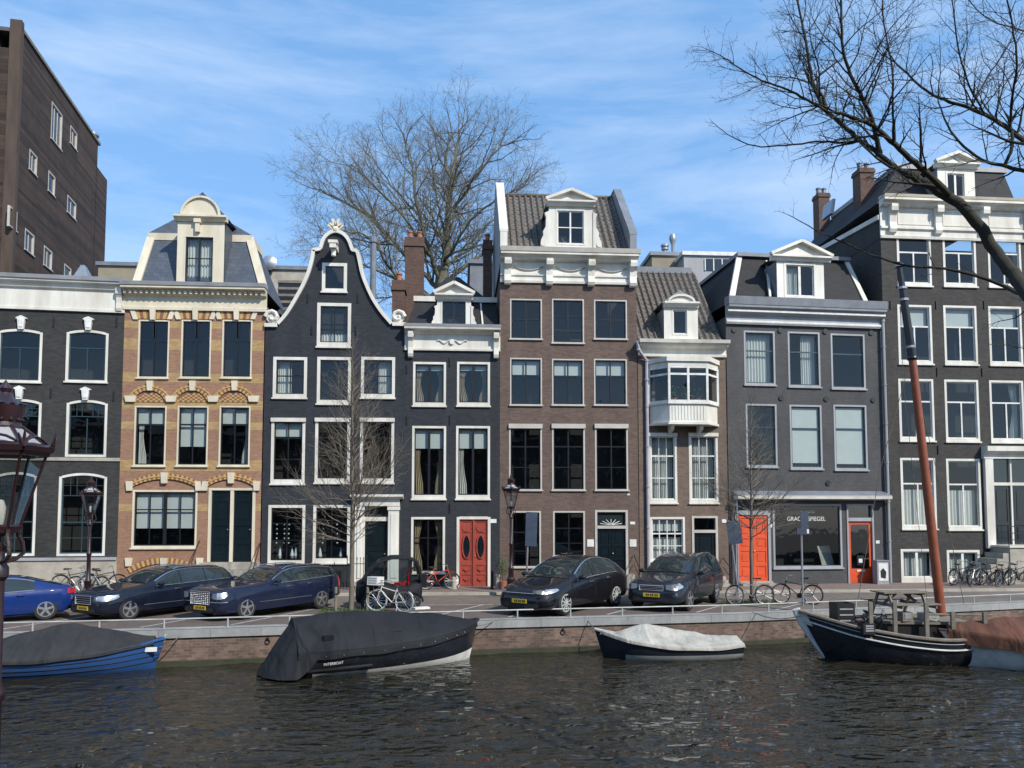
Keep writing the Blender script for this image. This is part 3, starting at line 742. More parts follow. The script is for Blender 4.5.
mb.box(t4[0][0]-.12, t4[1][0]+.12, v1-.14, v1+.1, tl[1]-.22, tl[1]+.1)
mb.box(t4[1][0]-.1, t4[1][0]+.12, v1+.11, 3.1, tl[1]-.22, tl[1]+.1); mb.box(t4[0][0]-.12, t4[0][0]+.1, v1+.11, 3.1, tl[1]-.22, tl[1]+.1)
mb.build('roof_trim', 'cream', r)
mb = MB(); mb.box(u0+.1, u1-.1, 3.2, 9, zt-.2, zt+.05); mb.build('rear_flat_roof', 'bitumen', r)
def dormer(fr, root, win, body, vd, depth, bars, mat='white', smat='black', roofmat='slate', fw=.07, cur='', kind='arch', name='dormer', pk=None, wings=None, ext=.12):
    """body = pixel box of the front below its cornice; pk = pixel apex of pediment"""
    global HOLES
    sv = HOLES; HOLES = []
    bu0, bu1, bz0, bz1 = fr.box(body, vd)
    d = MB(); 
    do = bpy.data.objects.new('tmp', None)
    wu = fr.box(win, vd)
    h = (wu[0]+.01, wu[1]-.01, wu[2]+.01, wu[3]-.01, 0)
    o = wall(fr, root, bu0, bu1, bz0, bz1, [h], mat, depth=depth, name=name, reveal=.15, back=False)
    for v in o.data.vertices: v.co.y += vd
    window(fr, o, win, bars, fw=fw, fmat=mat, smat=smat, cur=cur, base_v=vd, flat=True, name='window_frame')
    ck = MB()
    for sx, ub in ((-1, bu0), (1, bu1)): ck.cut(); ck.box(ub-.06 if sx > 0 else ub, ub if sx > 0 else ub+.06, vd+.03, vd+depth, bz0, bz1)
    ck.buildn('cheek', roofmat, o)
    mb2 = MB(); mb2.box(bu0, bu0+.1, vd+.001, vd+.1, bz0, bz1); mb2.cut(); mb2.box(bu1-.1, bu1, vd+.001, vd+.1, bz0, bz1); mb2.buildn('corner_post', mat, o)
    rm = MB(); rm.add([(bu0, vd+.8, bz0), (bu1, vd+.8, bz0), (bu1, vd+.8, bz1), (bu0, vd+.8, bz1)], [(0, 1, 2, 3)]); rm.build('interior', 'room', o)
    c = MB(); c.prism([(vd+.1, bz1), (vd-.1, bz1), (vd-.14, bz1+.1), (vd-.26, bz1+.16), (vd-.26, bz1+.24), (vd+.1, bz1+.24)], bu0-ext, bu1+ext, 'x')
    zc = bz1+.24; uc = (bu0+bu1)/2
    if pk is None: pk = ((body[0]+body[2])/2, body[1]-14)
    za = fr.P(pk[0], pk[1], vd)[1]
    hw = (bu1-bu0)/2+ext
    if kind == 'arch':
        hw2 = hw*.72; arc = [(uc+hw2*cos(t*pi/16), zc+(za-zc)*sin(t*pi/16)) for t in range(17)]
        c.prism(arc, vd-.1, vd+.2, 'y'); inn = [(uc+hw2*.8*cos(t*pi/16), zc+.03+(za-zc)*.78*sin(t*pi/16)) for t in range(17)]
        for p, q in zip(arc[:-1], arc[1:]): c.beam((p[0], vd-.14, p[1]), (q[0], vd-.14, q[1]), .09, .1, up=Vector((0, -1, 0)))
        roofz = za+.3
    else:
        c.prism([(uc-hw, zc), (uc+hw, zc), (uc, za)], vd-.06, vd+.2, 'y')
        for sx in (-1, 1): c.beam((uc+sx*(hw+.06), vd-.16, zc+.04), (uc, vd-.16, za+.04), .22, .13, up=Vector((0, -.001, 1)))
        roofz = za+.1
    c.build('pediment', mat, o)
    m = MB(); e = .1
    m.add([(bu0-e, vd+.05, zc), (bu1+e, vd+.05, zc), (uc, vd+.05, roofz), (bu0-e, vd+depth, zc), (bu1+e, vd+depth, zc), (uc, vd+depth, roofz)], [(0, 2, 5, 3), (1, 4, 5, 2), (0, 1, 2), (3, 5, 4), (0, 3, 4, 1)])
    m.build('dormer_roof', roofmat, o)
    if wings:                                  # side scrolls
        w = MB(); ww, wh = wings
        for sx, ub in ((-1, bu0), (1, bu1)):
            pr = [(ub, bz0), (ub+sx*ww, bz0), (ub+sx*ww, bz0+wh*.08), (ub+sx*ww*.8, bz0+wh*.12), (ub+sx*ww*.72, bz0+wh*.3), (ub+sx*ww*.5, bz0+wh*.42), (ub+sx*ww*.55, bz0+wh*.5), (ub+sx*ww*.3, bz0+wh*.62), (ub+sx*ww*.26, bz0+wh*.85), (ub+sx*ww*.4, bz0+wh*.95), (ub, bz0+wh)]
            w.cut(); w.prism(pr if sx > 0 else pr[::-1], vd-.04, vd+.16, 'y')
            w.lathe([(0, 0), (ww*.22, 0), (ww*.22, .05), (0, .05)], (ub+sx*ww*.55, vd-.09, bz0+wh*.2), 10, 'y')
        w.buildn('scroll', mat, o)
    HOLES = sv
    return o
dm = dormer(fr, r, (184, 236, 214, 283), (177, 222, 224, 284), .0, 3.5, ('V.5*.09', 'H.47*.04'), mat='cream', kind='arch', pk=(198.5, 198), fw=.05, cur='f')
mb = MB(); u, z = fr.P(198.5, 226); mb.box(u-.09, u+.09, -.16, 0, z-.3, z+.3); mb.box(u-.15, u+.15, -.2, 0, z+.1, z+.3); mb.build('keystone', 'cream', dm)
# ================================================= H3 dark bell gable
HOLES = []
fr, r = house('bell_gable_house', 'blue black house with white trimmed bell gable and shell finial', 263)
u0, u1 = 0, Uu(fr, 403.5)
L_ = [(265, 325), (277.7, 323.7), (284, 317), (289.6, 309), (300, 291), (305, 281), (309.3, 269.7), (312, 259), (313.3, 250), (320, 249), (322.6, 240), (326, 235.5), (330, 232.5), (335.7, 230.6)]
R_ = [(342, 232.5), (346.5, 236), (350, 241), (353, 250), (358, 250.7), (360.5, 262), (363, 275), (370, 292), (375, 301.5), (382, 312), (388, 319), (392.5, 324), (405.6, 325)]
gl = [fr.P(*p) for p in L_+R_]
gl[0] = (u0, gl[0][1]); gl[-1] = (u1, gl[-1][1]); zsh = (gl[0][1]+gl[1][1])/2
ks = [(322, 263, 347, 293)]
window(fr, r, (322, 263, 347, 293), (), fw=.14, sill=.2, sw=.03)
window(fr, r, (317, 303, 351, 348), ('V.5*.05', 'H.5*.04'), fw=.14, sill=.25, sw=.05, cur='f')
for k, b in enumerate(((273, 357, 307, 399), (317, 357, 351, 405), (361, 357, 395, 399))):
    window(fr, r, b, ('V.5*.05', 'H.47*.05') if k != 1 else (), fw=.13, sill=.22, cur=['L', '', 'R'][k])
for k, b in enumerate(((271, 418, 305, 485), (315, 418, 350, 484), (360, 418, 394, 484))):
    window(fr, r, b, ('V.5*.05', 'H.28*.05', 'H.65*.04') if k == 0 else ('H.28*.05',), fw=.12, sill=.24, top=.17, blind=.25 if k == 0 else 0)
for k, b in enumerate(((268, 505, 305, 566), (313, 505, 350, 564))):
    window(fr, r, b, ('V.5*.05', 'H.3*.05', 'H.62*.04'), fw=.12, sill=.24)
du0, du1, dz0, dz1 = fr.box((363, 506, 389, 586)); dz0 = .35
HOLES.append((du0, du1, dz0, dz1, 0))
def gtop(u):
    for a, b in zip(gl[:-1], gl[1:]):
        if a[0]-1e-5 <= u <= b[0]+1e-5: return a[1]+(b[1]-a[1])*(u-a[0])/max(1e-6, b[0]-a[0])
    return zsh
wall(fr, r, u0, u1, 0, gtop, list(HOLES), 'w3', usamp=[g[0] for g in gl], zs=zsh-.4)
room(r, u0, u1, 0, zsh-.3); mb = MB(); mb.box(Uu(fr, 312, 300), Uu(fr, 356, 300), 1.3, 1.35, zsh-.3, Z(fr, 335, 258)); mb.build('attic_wall', 'room', r)
mb = MB()                                       # white coping along the gable
cp = [Vector(fr.P(*p)) for p in (L_[1:]+R_[:-1])]
def smooth_path(P_, it=2):
    for _ in range(it):
        Q_ = [P_[0]]
        for a, b in zip(P_[:-1], P_[1:]): Q_ += [a*.75+b*.25, a*.25+b*.75]
        P_ = Q_+[P_[-1]]
    return P_
segs = [smooth_path(cp[0:8]), [cp[7], cp[8], cp[8]+(cp[9]-cp[8])*.4], smooth_path(cp[8:17]), [cp[16]+(cp[17-1]-cp[15])*0, cp[16]], smooth_path(cp[16:])]
path = []
for sg in (smooth_path(cp[0:8]), smooth_path(cp[8:17]), smooth_path(cp[16:])):
    for p in sg:
        if not path or (p-path[-1]).length > .02: path.append(p)
nr = []
for i, p in enumerate(path):
    d = (path[min(i+1, len(path)-1)]-path[max(i-1, 0)]).normalized(); nr.append(Vector((-d.y, d.x)))
rows_ = []
for p, n_ in zip(path, nr):
    o_, i_ = p+n_*.05, p-n_*.1
    rows_.append([(o_.x, -.12, o_.y), (o_.x, .3, o_.y), (i_.x, .3, i_.y), (i_.x, -.12, i_.y)])
mb.grid(rows_, close=True)
for a, b in ((L_[0], L_[1]), (R_[-2], R_[-1])):
    a, b = fr.P(*a), fr.P(*b); mb.box(a[0], b[0], -.13, .3, a[1]-.1, a[1]+.06)
for cx in (272.5, 398):
    u, z = fr.P(cx, 317)
    sp = [(u+(.3-.026*i)*cos(i*.75)*(-1 if cx < 300 else 1), -.06, z+(.3-.026*i)*sin(i*.75)) for i in range(11)]
    mb.tube(sp, [.1-.005*i for i in range(11)], 8); mb.lathe([(0, 0), (.27, 0), (.27, .2), (0, .2)], (u, -.04, z), 16, 'y')
mb.build('gable_coping', 'white', r)
mb = MB(); u, z = fr.P(335.7, 229)
for i in range(7):
    a = radians(-66+22*i); mb.beam((u, 0, z-.08), (u+.36*sin(a), 0, z-.02+.5*cos(a)*(.75 if i % 2 else 1)), .11, .1, up=Vector((0, 1, 0)))
mb.lathe([(0, -.15), (.16, -.1), (.18, 0), (.1, .12), (0, .15)], (u, 0, z-.02), 10); mb.build('shell_finial', 'cream', r)
mb = MB(); u, z = fr.P(335.5, 252); mb.box(u-.14, u+.14, -.75, 0, z-.05, z+.2); mb.box(u-.2, u+.2, -.78, -.5, z+.15, z+.28); mb.lathe([(.1, -.25), (.1, .1)], (u, -.5, z-.1), 8); mb.build('hoist_beam', 'white', r)
anchors(fr, r, ((308, 298), (358, 298), (312, 330), (356, 330)))
mb = MB(); zz = Z(fr, 336, 245); apx = Uu(fr, 336, 240)   # roof behind the gable
mb.add([(u0+.2, .25, zsh-.3), (u1-.2, .25, zsh-.3), (apx, .25, zz-.2), (u0+.2, 9, zsh-.3), (u1-.2, 9, zsh-.3), (apx, 9, zz-.2)], [(0, 2, 5, 3), (1, 4, 5, 2), (3, 5, 4), (0, 1, 2)])
rf3 = mb.build('roof', 'slate_dark', r)
# roof must stay behind the curved gable: lower its eaves pitch line
for v_ in rf3.data.vertices:
    if v_.co.z > zsh: v_.co.z = zz-2.2
# portal
mb = MB(); ua, ub = Uu(fr, 355, 540), Uu(fr, 399, 540); z0, z1 = .0, Z(fr, 376, 506); zt3 = Z(fr, 376, 495)
for a, b in ((ua, du0+.03), (du1-.03, ub-.0)):
    mb.box(a, b, -.14, .12, z0, z1); mb.box(a-.04, b+.04, -.18, 0, z1-.18, z1-.02); mb.box(a-.04, b+.04, -.18, 0, z0, .3)
    mb.box(a+.1, b-.1, -.17, -.13, .5, z1-.35)
mb.box(ua-.03, ub+.03, -.2, .1, z1, zt3-.18); mb.prism([(0, zt3-.18), (-.24, zt3-.18), (-.42, zt3-.08), (-.42, zt3), (0, zt3+.03)], ua-.18, ub+.18, 'x')
zl = Z(fr, 376, 519); mb.box(du0, du1, -.0, .18, zl-.09, zl+.09); mb.box(du0, du0+.07, .0, .18, dz0, zl-.09); mb.box(du1-.07, du1, .0, .18, dz0, zl-.09)
mb.build('portal', 'white', r)
leaf(fr, r, du0+.07, du1-.07, dz0, zl-.09, 'dark_green', ((.06, .26), (.32, .5), (.56, .93)), double=False, v=.1)
mb = MB(); mb.box(du0, du1, .12, .14, zl+.09, dz1); mb.build('transom_pane', 'carglass', r)
mb = MB()
for i in range(2): mb.box(du0-.3, du1+.3, -.9+.3*i, 0, .1+.13*i, .1+.13*(i+1)-.004); 
mb.build('front_steps', 'stone', r)
def fence(root, u0, u1, v, z0, h, name='iron_fence', n=None, spikes=True):
    mb = MB(); n = n or max(2, int(abs(u1-u0)/.13))
    for i in range(n+1):
        u = u0+(u1-u0)*i/n; t = h if i % 6 else h+.1
        mb.tube([(u, v, z0), (u, v, z0+t)], .011 if i % 6 else .02, 5)
        if spikes: mb.lathe([(.02, 0), (.022, .03), (0, .12)], (u, v, z0+t), 5)
    mb.beam((u0, v, z0+h*.85), (u1, v, z0+h*.85), .025, .03); mb.beam((u0, v, z0+.1), (u1, v, z0+.1), .025, .03)
    return mb.build(name, 'iron', root)
fence(r, u0+.1, Uu(fr, 352), -1.0, .1, .95); fence(r, Uu(fr, 352), Uu(fr, 371), -1.02, .1, 1.25)
mb = MB(); cx = Uu(fr, 331, 580); mb.box(cx-.45, cx+.45, -.02, 0, .15, .8); mb.build('cellar_hatch', 'black', r)
# trinkets in the ground windows
mb = MB(); rr = random.Random(4)
for px in (277, 284, 289, 323, 337):
    u, z = fr.P(px, 535, .35)
    for i in range(5): mb.lathe([(0, -.05), (.045, 0), (0, .05)], (u+rr.uniform(-.02, .02), .35, z+.45-.2*i), 6)
for i in range(9):
    u, z = fr.P(rr.choice([275, 280, 286, 292, 296, 320, 328, 341]), 556, .4); mb.lathe([(.06, 0), (.09, .12), (.03, .25+rr.random()*.25), (0, .5)], (u, .4, z-.1), 7)
mb.build('window_ornament', 'hull_white', r)
# ================================================= H4 narrow dark house with red door
HOLES = []
fr, r = house('red_door_house', 'narrow blue black house with a carved red double door and scrolled dormer', 403.8)
u0, u1 = 0, Uu(fr, 499.5)
for k, b in enumerate(((413, 362, 446, 407), (457, 362, 490, 407))):
    window(fr, r, b, ('V.5*.12', 'H.18*.03'), fw=.1, sill=.2, cur='dlr', blind=.15)
for k, b in enumerate(((412, 426, 446, 500), (456, 426, 490, 500))):
    window(fr, r, b, ('V.5*.1',), fw=.1, sill=.22, cur='dlr' if k == 0 else 'l', blind=.3)
window(fr, r, (411, 517, 445, 574), ('V.5*.06', 'H.36*.05'), fw=.1, sill=.12, cur='dlr')
du0, du1, dz0, dz1 = fr.box((457, 517, 490, 588)); dz0 = .1
HOLES.append((du0, du1, dz0, dz1, 0))
zb = Z(fr, 450, 351)
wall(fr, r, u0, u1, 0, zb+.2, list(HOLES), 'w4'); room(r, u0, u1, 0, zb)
mb = MB(); mb.box(du0-.02, du0+.1, -.03, .15, dz0, dz1); mb.box(du1-.1, du1+.02, -.03, .15, dz0, dz1); mb.box(du0+.1, du1-.1, -.03, .15, dz1-.1, dz1+.02); mb.build('door_frame', 'white', r)
d = leaf(fr, r, du0+.1, du1-.1, dz0, dz1-.1, 'red', ((.05, .17), (.2, .31), (.37, .8), (.84, .96)))
mb = MB(); m2 = MB(); H_ = dz1-.1-dz0; um = (du0+du1)/2
for sx in (-1, 1):                               # carved roundels and iron-grilled lights
    uc = um+sx*(du1-du0-.2)/4
    mb.lathe([(.0, 0), (.2, 0), (.2, .05), (.12, .06), (.1, .03), (0, .03)], (uc, .03, dz0+H_*.88), 16, 'y')
    w = .17; zz0, zz1 = dz0+H_*.42, dz0+H_*.76
    ov = [(uc+w*cos(t*pi/10), (zz0+zz1)/2+(zz1-zz0)/2*sin(t*pi/10)) for t in range(20)]
    m2.prism(ov, .045, .058, 'y')
    for p, q in zip(ov, ov[1:]+ov[:1]): mb.beam((p[0], .04, p[1]), (q[0], .04, q[1]), .05, .05, up=Vector((0, 1, 0)))
    for zz in (dz0+H_*.11, dz0+H_*.255):
        mb.prism([(uc-.14, zz), (uc, zz-.1), (uc+.14, zz), (uc, zz+.1)], .03, .06, 'y')
    for i in range(4):
        m2.box(uc-w*.6+.4*w*i-.008, uc-w*.6+.4*w*i+.008, .03, .045, zz0+.1, zz1-.1)
mb.box(um-.03, um+.03, .0, .06, dz0, dz1-.1)
mb.build('carving', 'red', d); m2.build('grille', 'dark_green', d)
zt = Z(fr, 450, 328)
cornice(fr, r, u0+.02, u1+.03, [(0, zb), (-.09, zb), (-.1, zb+.08), (-.04, zb+.1), (-.04, zt-.34), (-.16, zt-.28), (-.2, zt-.2), (-.44, zt-.14), (-.46, zt-.05), (0, zt)], 'white')
cornice(fr, r, u0, u1+.05, [(0, zt+.003), (-.47, zt-.046), (-.5, zt+.07), (0, zt+.1)], 'grey_trim', 'gutter')
mb = MB()
for px in (410, 496): mb.cut(); console(mb, Uu(fr, px), .22, -.04, zt-.22, 1.15, .3)
mb.buildn('bracket', 'white', r)
mb = MB(); uc = (u0+u1)/2; zc = (zt-.34+zb+.1)/2
for sx in (-1, 1): mb.tube([(uc+sx*.06*i, -.07, zc+.07*sin(i*.8)) for i in range(12)], .03, 5)
mb.lathe([(0, 0), (.12, .0), (.08, .06), (0, .08)], (uc, -.12, zc), 8, 'y'); mb.build('garland', 'white', r)
anchors(fr, r, ((407, 369), (450, 362), (407, 420), (450, 420), (450, 508)))
v0, v1 = .1, 1.5
bl, br_ = fr.P(406, 326, v0), fr.P(499, 326, v0); tl, tr_ = fr.P(416, 300, v1), fr.P(496, 300, v1)
b4 = [(bl[0], v0, zt+.05), (br_[0], v0, zt+.05), (br_[0], 8.5, zt+.05), (bl[0], 8.5, zt+.05)]
t4 = [(tl[0], v1, tl[1]), (tr_[0], v1, tl[1]), (tr_[0], 7.4, tl[1]), (tl[0], 7.4, tl[1])]
frustum(r, 'mansard_roof', 'slate_dark', b4, t4)
ap = fr.P(451, 277, 3.6)
mb = MB(); mb.add([(t4[0][0]+.4, v1+.3, tl[1]+.1), (t4[1][0]-.3, v1+.3, tl[1]+.1), (t4[2][0]-.3, 7, tl[1]+.1), (t4[3][0]+.4, 7, tl[1]+.1), (ap[0]-.2, 3.6, ap[1]), (ap[0]+.4, 3.6, ap[1])], [(0, 1, 5, 4), (1, 2, 5), (2, 3, 4, 5), (3, 0, 4), (3, 2, 1, 0)])
mb.build('upper_roof', 'slate_dark', r)
mb = MB(); mb.box(t4[0][0]-.1, t4[1][0]+.05, v1-.2, v1+.1, tl[1]-.1, tl[1]+.14); mb.cut(); mb.beam(fr.p3(483, 328, .02), fr.p3(480.5, 303, v1-.1), .07, .07); mb.buildn('roof_trim', 'white', r)
dormer(fr, r, (441, 300, 467, 329), (437, 300, 471, 330), -.05, 3.2, ('V.5*.08', 'H.5*.03'), mat='white', smat='black', kind='tri', pk=(454, 284.5), fw=.06, roofmat='slate_dark', wings=(.32, 1.1), ext=.1)
plaque(fr, 493.5, 521, .26, .17, root=r)
# ================================================= H5 tall brown brick house
HOLES = []
fr, r = house('tall_brick_house', 'tallest brown brick house with pantiled roof, bracketed white cornice and pedimented dormer', 499.8)
u0, u1 = 0, Uu(fr, 638)
for k, b in enumerate(((510, 299, 542, 340), (552, 299, 584, 344), (594, 300, 627, 340))):
    window(fr, r, b, ('V.5*.06', 'H.5*.05') if k != 1 else ('V.5*.06', 'H.38*.04', 'H.72*.1'), fw=.06, fmat='frame_grey', sill=.08)
for k, b in enumerate(((510, 358, 542, 406), (552, 359, 584, 406), (594, 359, 627, 406))):
    window(fr, r, b, ('V.5*.06', 'H.37*.05'), fw=.06, fmat='frame_grey', sill=.08, blind=.33)
for k, b in enumerate(((509, 424, 542, 491), (552, 424, 585, 491), (595, 424, 628, 491))):
    window(fr, r, b, ('V.5*.06', 'H.3*.05', 'H.64*.04'), fw=.07, fmat='frame_grey', sill=.08, top=.2)
for k, b in enumerate(((511, 511, 541, 568), (553, 511, 585, 557))):
    window(fr, r, b, ('V.5*.06', 'H.37*.05', 'H.72*.04'), fw=.07, fmat='frame_grey', sill=.08)
du0, du1, dz0, dz1 = fr.box((595, 510, 628, 574))
HOLES.append((du0+.01, du1-.01, dz0, dz1-.01, 0))
zb = Z(fr, 568, 284)
wall(fr, r, u0, u1, 0, zb+.3, list(HOLES), 'w5'); room(r, u0, u1, 0, zb)
zl = Z(fr, 611, 527)
mb = MB(); mb.box(du0, du0+.1, -.03, .18, dz0, dz1); mb.box(du1-.1, du1, -.03, .18, dz0, dz1); mb.box(du0+.1, du1-.1, -.03, .18, dz1-.09, dz1); mb.box(du0+.1, du1-.1, -.04, .18, zl-.07, zl+.06)
mb.build('door_frame', 'frame_grey', r)
leaf(fr, r, du0+.1, du1-.1, dz0, zl-.07, 'dark_green', ((.06, .3), (.36, .6), (.66, .93)))
mb = MB(); mb.box(du0+.1, du1-.1, .1, .12, zl+.06, dz1-.09); mb.build('fanlight', 'carglass', r)
mb = MB(); uc = (du0+du1)/2
for i in range(7): a = radians(-75+25*i); mb.beam((uc, .08, zl+.09), (uc+.5*sin(a), .08, zl+.09+.26*cos(a)), .025, .02, up=Vector((0, 1, 0)))
mb.build('fanlight_bars', 'hull_white', r)
mb = MB()
for i in range(3): mb.box(du0-.2, du1+.2, -1.0+.3*i, 0, .1+(dz0-.1)/3*i, .1+(dz0-.1)/3*(i+1)-.004)
mb.build('front_steps', 'stone', r)
mb = MB()
for uu in (du0-.25, du1+.25): mb.tube([(uu, -1.0, .1), (uu, -1.0, .95), (uu, -.05, dz0+.85)], .022, 6); mb.tube([(uu, -1.0, .55), (uu, -.05, dz0+.45)], .015, 6)
mb.build('handrail', 'iron', r, smooth=True)
for px, py, w, h in ((590.5, 543, .3, .32), (633, 543, .3, .32), (632.5, 523, .22, .12), (628.5, 494.5, .12, .07)): plaque(fr, px, py, w, h, 'hull_white', r)
zt = Z(fr, 568, 254)
cornice(fr, r, u0+.02, u1+.02, [(0, zb), (-.08, zb), (-.1, zb+.1), (-.04, zb+.13), (-.04, zb+.3), (-.1, zb+.33), (-.1, zb+.43), (-.03, zb+.46), (-.03, zt-.42), (-.3, zt-.36), (-.34, zt-.26), (-.55, zt-.2), (-.55, zt-.1), (0, zt-.1)], 'white')
cornice(fr, r, u0, u1+.08, [(0, zt-.098), (-.58, zt-.098), (-.62, zt+.1), (0, zt+.14)], 'frame_grey', 'gutter')
mb = MB()
for px in (507.5, 549, 590.5, 632): mb.cut(); console(mb, Uu(fr, px, 270), .3, -.04, zt-.36, 1.15, .42)
mb.buildn('bracket', 'white', r)
mb = MB()
for a, b in ((513, 543), (555, 585), (596, 626)):
    ua, ub = Uu(fr, a, 270), Uu(fr, b, 270); z = zt-.62
    mb.tube([(ua+(ub-ua)*i/12, -.07, z-.18*sin(pi*i/12)) for i in range(13)], .028, 5)
mb.build('garland', 'frame_grey', r)
v0, v1 = .05, 3.6
zr = fr.P(568, 197, v1)[1]; zr0 = zt+.15
mb = MB(); pantiles(mb, u0+.3, u1-.3, v0, zr0, v1, zr); mb.build('roof', 'tile', r, smooth=True, recalc=False)
mb = MB(); mb.add([(u0+.3, v1, zr), (u1-.3, v1, zr), (u1-.3, 8, zt), (u0+.3, 8, zt)], [(0, 1, 2, 3)]); mb.build('rear_roof', 'slate_dark', r)
mb = MB()
for i in range(19): x = u0+.3+(u1-u0-.6)*i/19; mb.lathe([(.1, 0), (.11, .29), (.09, .3)], (x, v1, zr+.02), 8, 'x')
mb.build('ridge_tile', 'tile', r, smooth=True)
for nm, ua, ub, mt, ex in (('left', u0, u0+.32, 'white', .35), ('right', u1-.32, u1-.02, 'lead', .2)):
    mb = MB(); mb.prism([(-.2, zt+.1), (-.2, zt+.9), (v1-.4, zr+ex), (v1+.4, zr+ex), (8.4, zt+.5), (8.4, zt-.5), (0, zt-.5)], ua, ub, 'x')
    mb.build('parapet', 'grey_trim', r)
    mb = MB(); mb.prism([(-.24, zt+.9), (-.24, zt+1.0), (v1-.44, zr+ex+.09), (v1+.45, zr+ex+.09), (8.4, zt+.6), (8.4, zt+.5), (v1+.4, zr+ex+.003), (v1-.4, zr+ex+.003)], ua-.03, ub+.03, 'x'); mb.build('parapet_coping', mt, r)
    mb = MB(); mb.box(ua, ub, -.24, -.203, zt+.1, zt+.9); mb.beam(((ua+ub)/2, -.23, zt+.86), ((ua+ub)/2, v1-.43, zr+ex-.0), .31, .06); mb.build('parapet_face', mt, r)
dormer(fr, r, (556, 209.5, 585, 245), (549, 207, 593, 253), -.1, 3.4, ('V.5*.07', 'H.5*.04'), mat='white', smat='hull_white', kind='tri', pk=(571, 192), fw=.06, roofmat='lead', wings=(.5, 1.9), ext=.1)
mb = MB(); ua, z = fr.P(545, 251, -.15); ub = fr.P(597, 251, -.15)[0]; mb.box(ua, ub, -.32, -.1, z-.12, z+.06); mb.build('dormer_base', 'white', r)
# rain pipe shared edge
def pipe(root, pts, rad, mat, name='rain_pipe'):
    mb = MB(); mb.tube(pts, rad, 8); 
    for p in pts[1:-1]: mb.lathe([(rad*1.35, -.04), (rad*1.35, .04)], p, 8)
    z = pts[-2][2]-1.2
    while z > pts[-1][2]+.5: mb.lathe([(rad*1.3, -.03), (rad*1.3, .03)], (pts[-1][0], pts[-1][1], z), 8); z -= 1.8
    return mb.build(name, mat, root, smooth=True)
a = fr.P(636, 343); b = fr.P(637, 351); c = fr.P(646, 361); d = fr.P(646.5, 380)
pipe(r, [(a[0]-.05, -.4, a[1]), (b[0], -.3, b[1]), (c[0], -.1, c[1]), (c[0], -.1, d[1]), (c[0], -.1, .1)], .075, 'pipe')
fence(r, Uu(fr, 556), Uu(fr, 592), -.9, .1, .8)
# ================================================= H6 brown house with bay window
HOLES = []
fr, r = house('bay_window_house', 'low brown brick house with a white oriel bay window and pantiled roof', 638.2)
u0, u1 = 0, Uu(fr, 727)
window(fr, r, (649, 433, 677, 504), ('V.34*.03', 'V.66*.03', 'H.31*.06', 'H.66*.04'), fw=.1, smat='hull_white', top=.16, sill=.2, cur='LR')
window(fr, r, (689, 433, 718, 504), ('V.34*.03', 'V.66*.03', 'H.31*.06', 'H.66*.04'), fw=.1, smat='hull_white', top=.16, sill=.2, cur='LR')
window(fr, r, (650, 517, 685, 562), ('V.25*.04', 'V.5*.04', 'V.75*.04', 'H.36*.06', 'H.66*.04'), fw=.09, smat='hull_white', sill=.1, cur='h', blind=.3)
du0, du1, dz0, dz1 = fr.box((692, 516, 718, 576))
HOLES.append((du0+.01, du1-.01, dz0, dz1-.01, 0))
bu0, bu1, bz0, bz1 = fr.box((655, 366, 712, 402))
HOLES.append((bu0, bu1, bz0, bz1, 0))
zb = Z(fr, 680, 357)
wall(fr, r, u0, u1, 0, zb+.3, list(HOLES), 'w6'); room(r, u0, u1, 0, zb)
zl = Z(fr, 705, 531)
mb = MB(); mb.box(du0, du0+.1, -.03, .18, dz0, dz1); mb.box(du1-.1, du1, -.03, .18, dz0, dz1); mb.box(du0+.1, du1-.1, -.03, .18, dz1-.09, dz1); mb.box(du0+.1, du1-.1, -.04, .18, zl-.08, zl+.05)
mb.build('door_frame', 'frame_grey', r)
leaf(fr, r, du0+.1, du1-.1, dz0, zl-.08, 'dark_green', ((.06, .3), (.36, .93)), double=False)
mb = MB(); mb.box(du0+.1, du1-.1, .1, .12, zl+.05, dz1-.09); mb.build('transom_pane', 'glass', r)
mb = MB()
for i in range(3): mb.box(du0-.2, du1+.2, -1.0+.3*i, 0, .1+(dz0-.1)/3*i, .1+(dz0-.1)/3*(i+1)-.004)
mb.build('front_steps', 'stone', r)
mb = MB()
for uu in (du0-.2, du1+.2): mb.tube([(uu, -1.0, .1), (uu, -1.0, .9), (uu, -.05, dz0+.8)], .022, 6); mb.tube([(uu, -1.0, .5), (uu, -.05, dz0+.4)], .015, 6)
mb.build('handrail', 'iron', r, smooth=True)
plaque(fr, 724, 521, .2, .16, 'hull_white', r)
zt = Z(fr, 680, 345)
cornice(fr, r, u0, u1+.02, [(0, zb), (-.1, zb), (-.12, zb+.1), (-.06, zb+.14), (-.06, zt-.2), (-.35, zt-.12), (-.38, zt), (0, zt)], 'white')
cornice(fr, r, u0-.02, u1+.06, [(0, zt+.003), (-.5, zt+.003), (-.54, zt+.15), (0, zt+.2)], 'white', 'gutter')
v0, v1 = .0, 3.9; zr0 = zt+.2; zr = fr.P(670, 272, v1)[1]
mb = MB(); pantiles(mb, u0+.02, Uu(fr, 722, 300), v0, zr0, v1, zr); mb.build('roof', 'tile', r, smooth=True, recalc=False)
mb = MB(); mb.prism([(v1-.1, zr-.1), (v1-.1, zr+.22), (v1+.3, zr+.22), (8, zr-.2), (8, zr-.5)], u0, u1-.3, 'x'); mb.build('ridge_flashing', 'lead', r)
dormer(fr, r, (672, 309, 688, 335), (664, 308, 698, 341), -.08, 3.2, (), mat='white', smat='hull_white', kind='arch', pk=(681, 296), fw=.05, roofmat='lead', ext=.02)
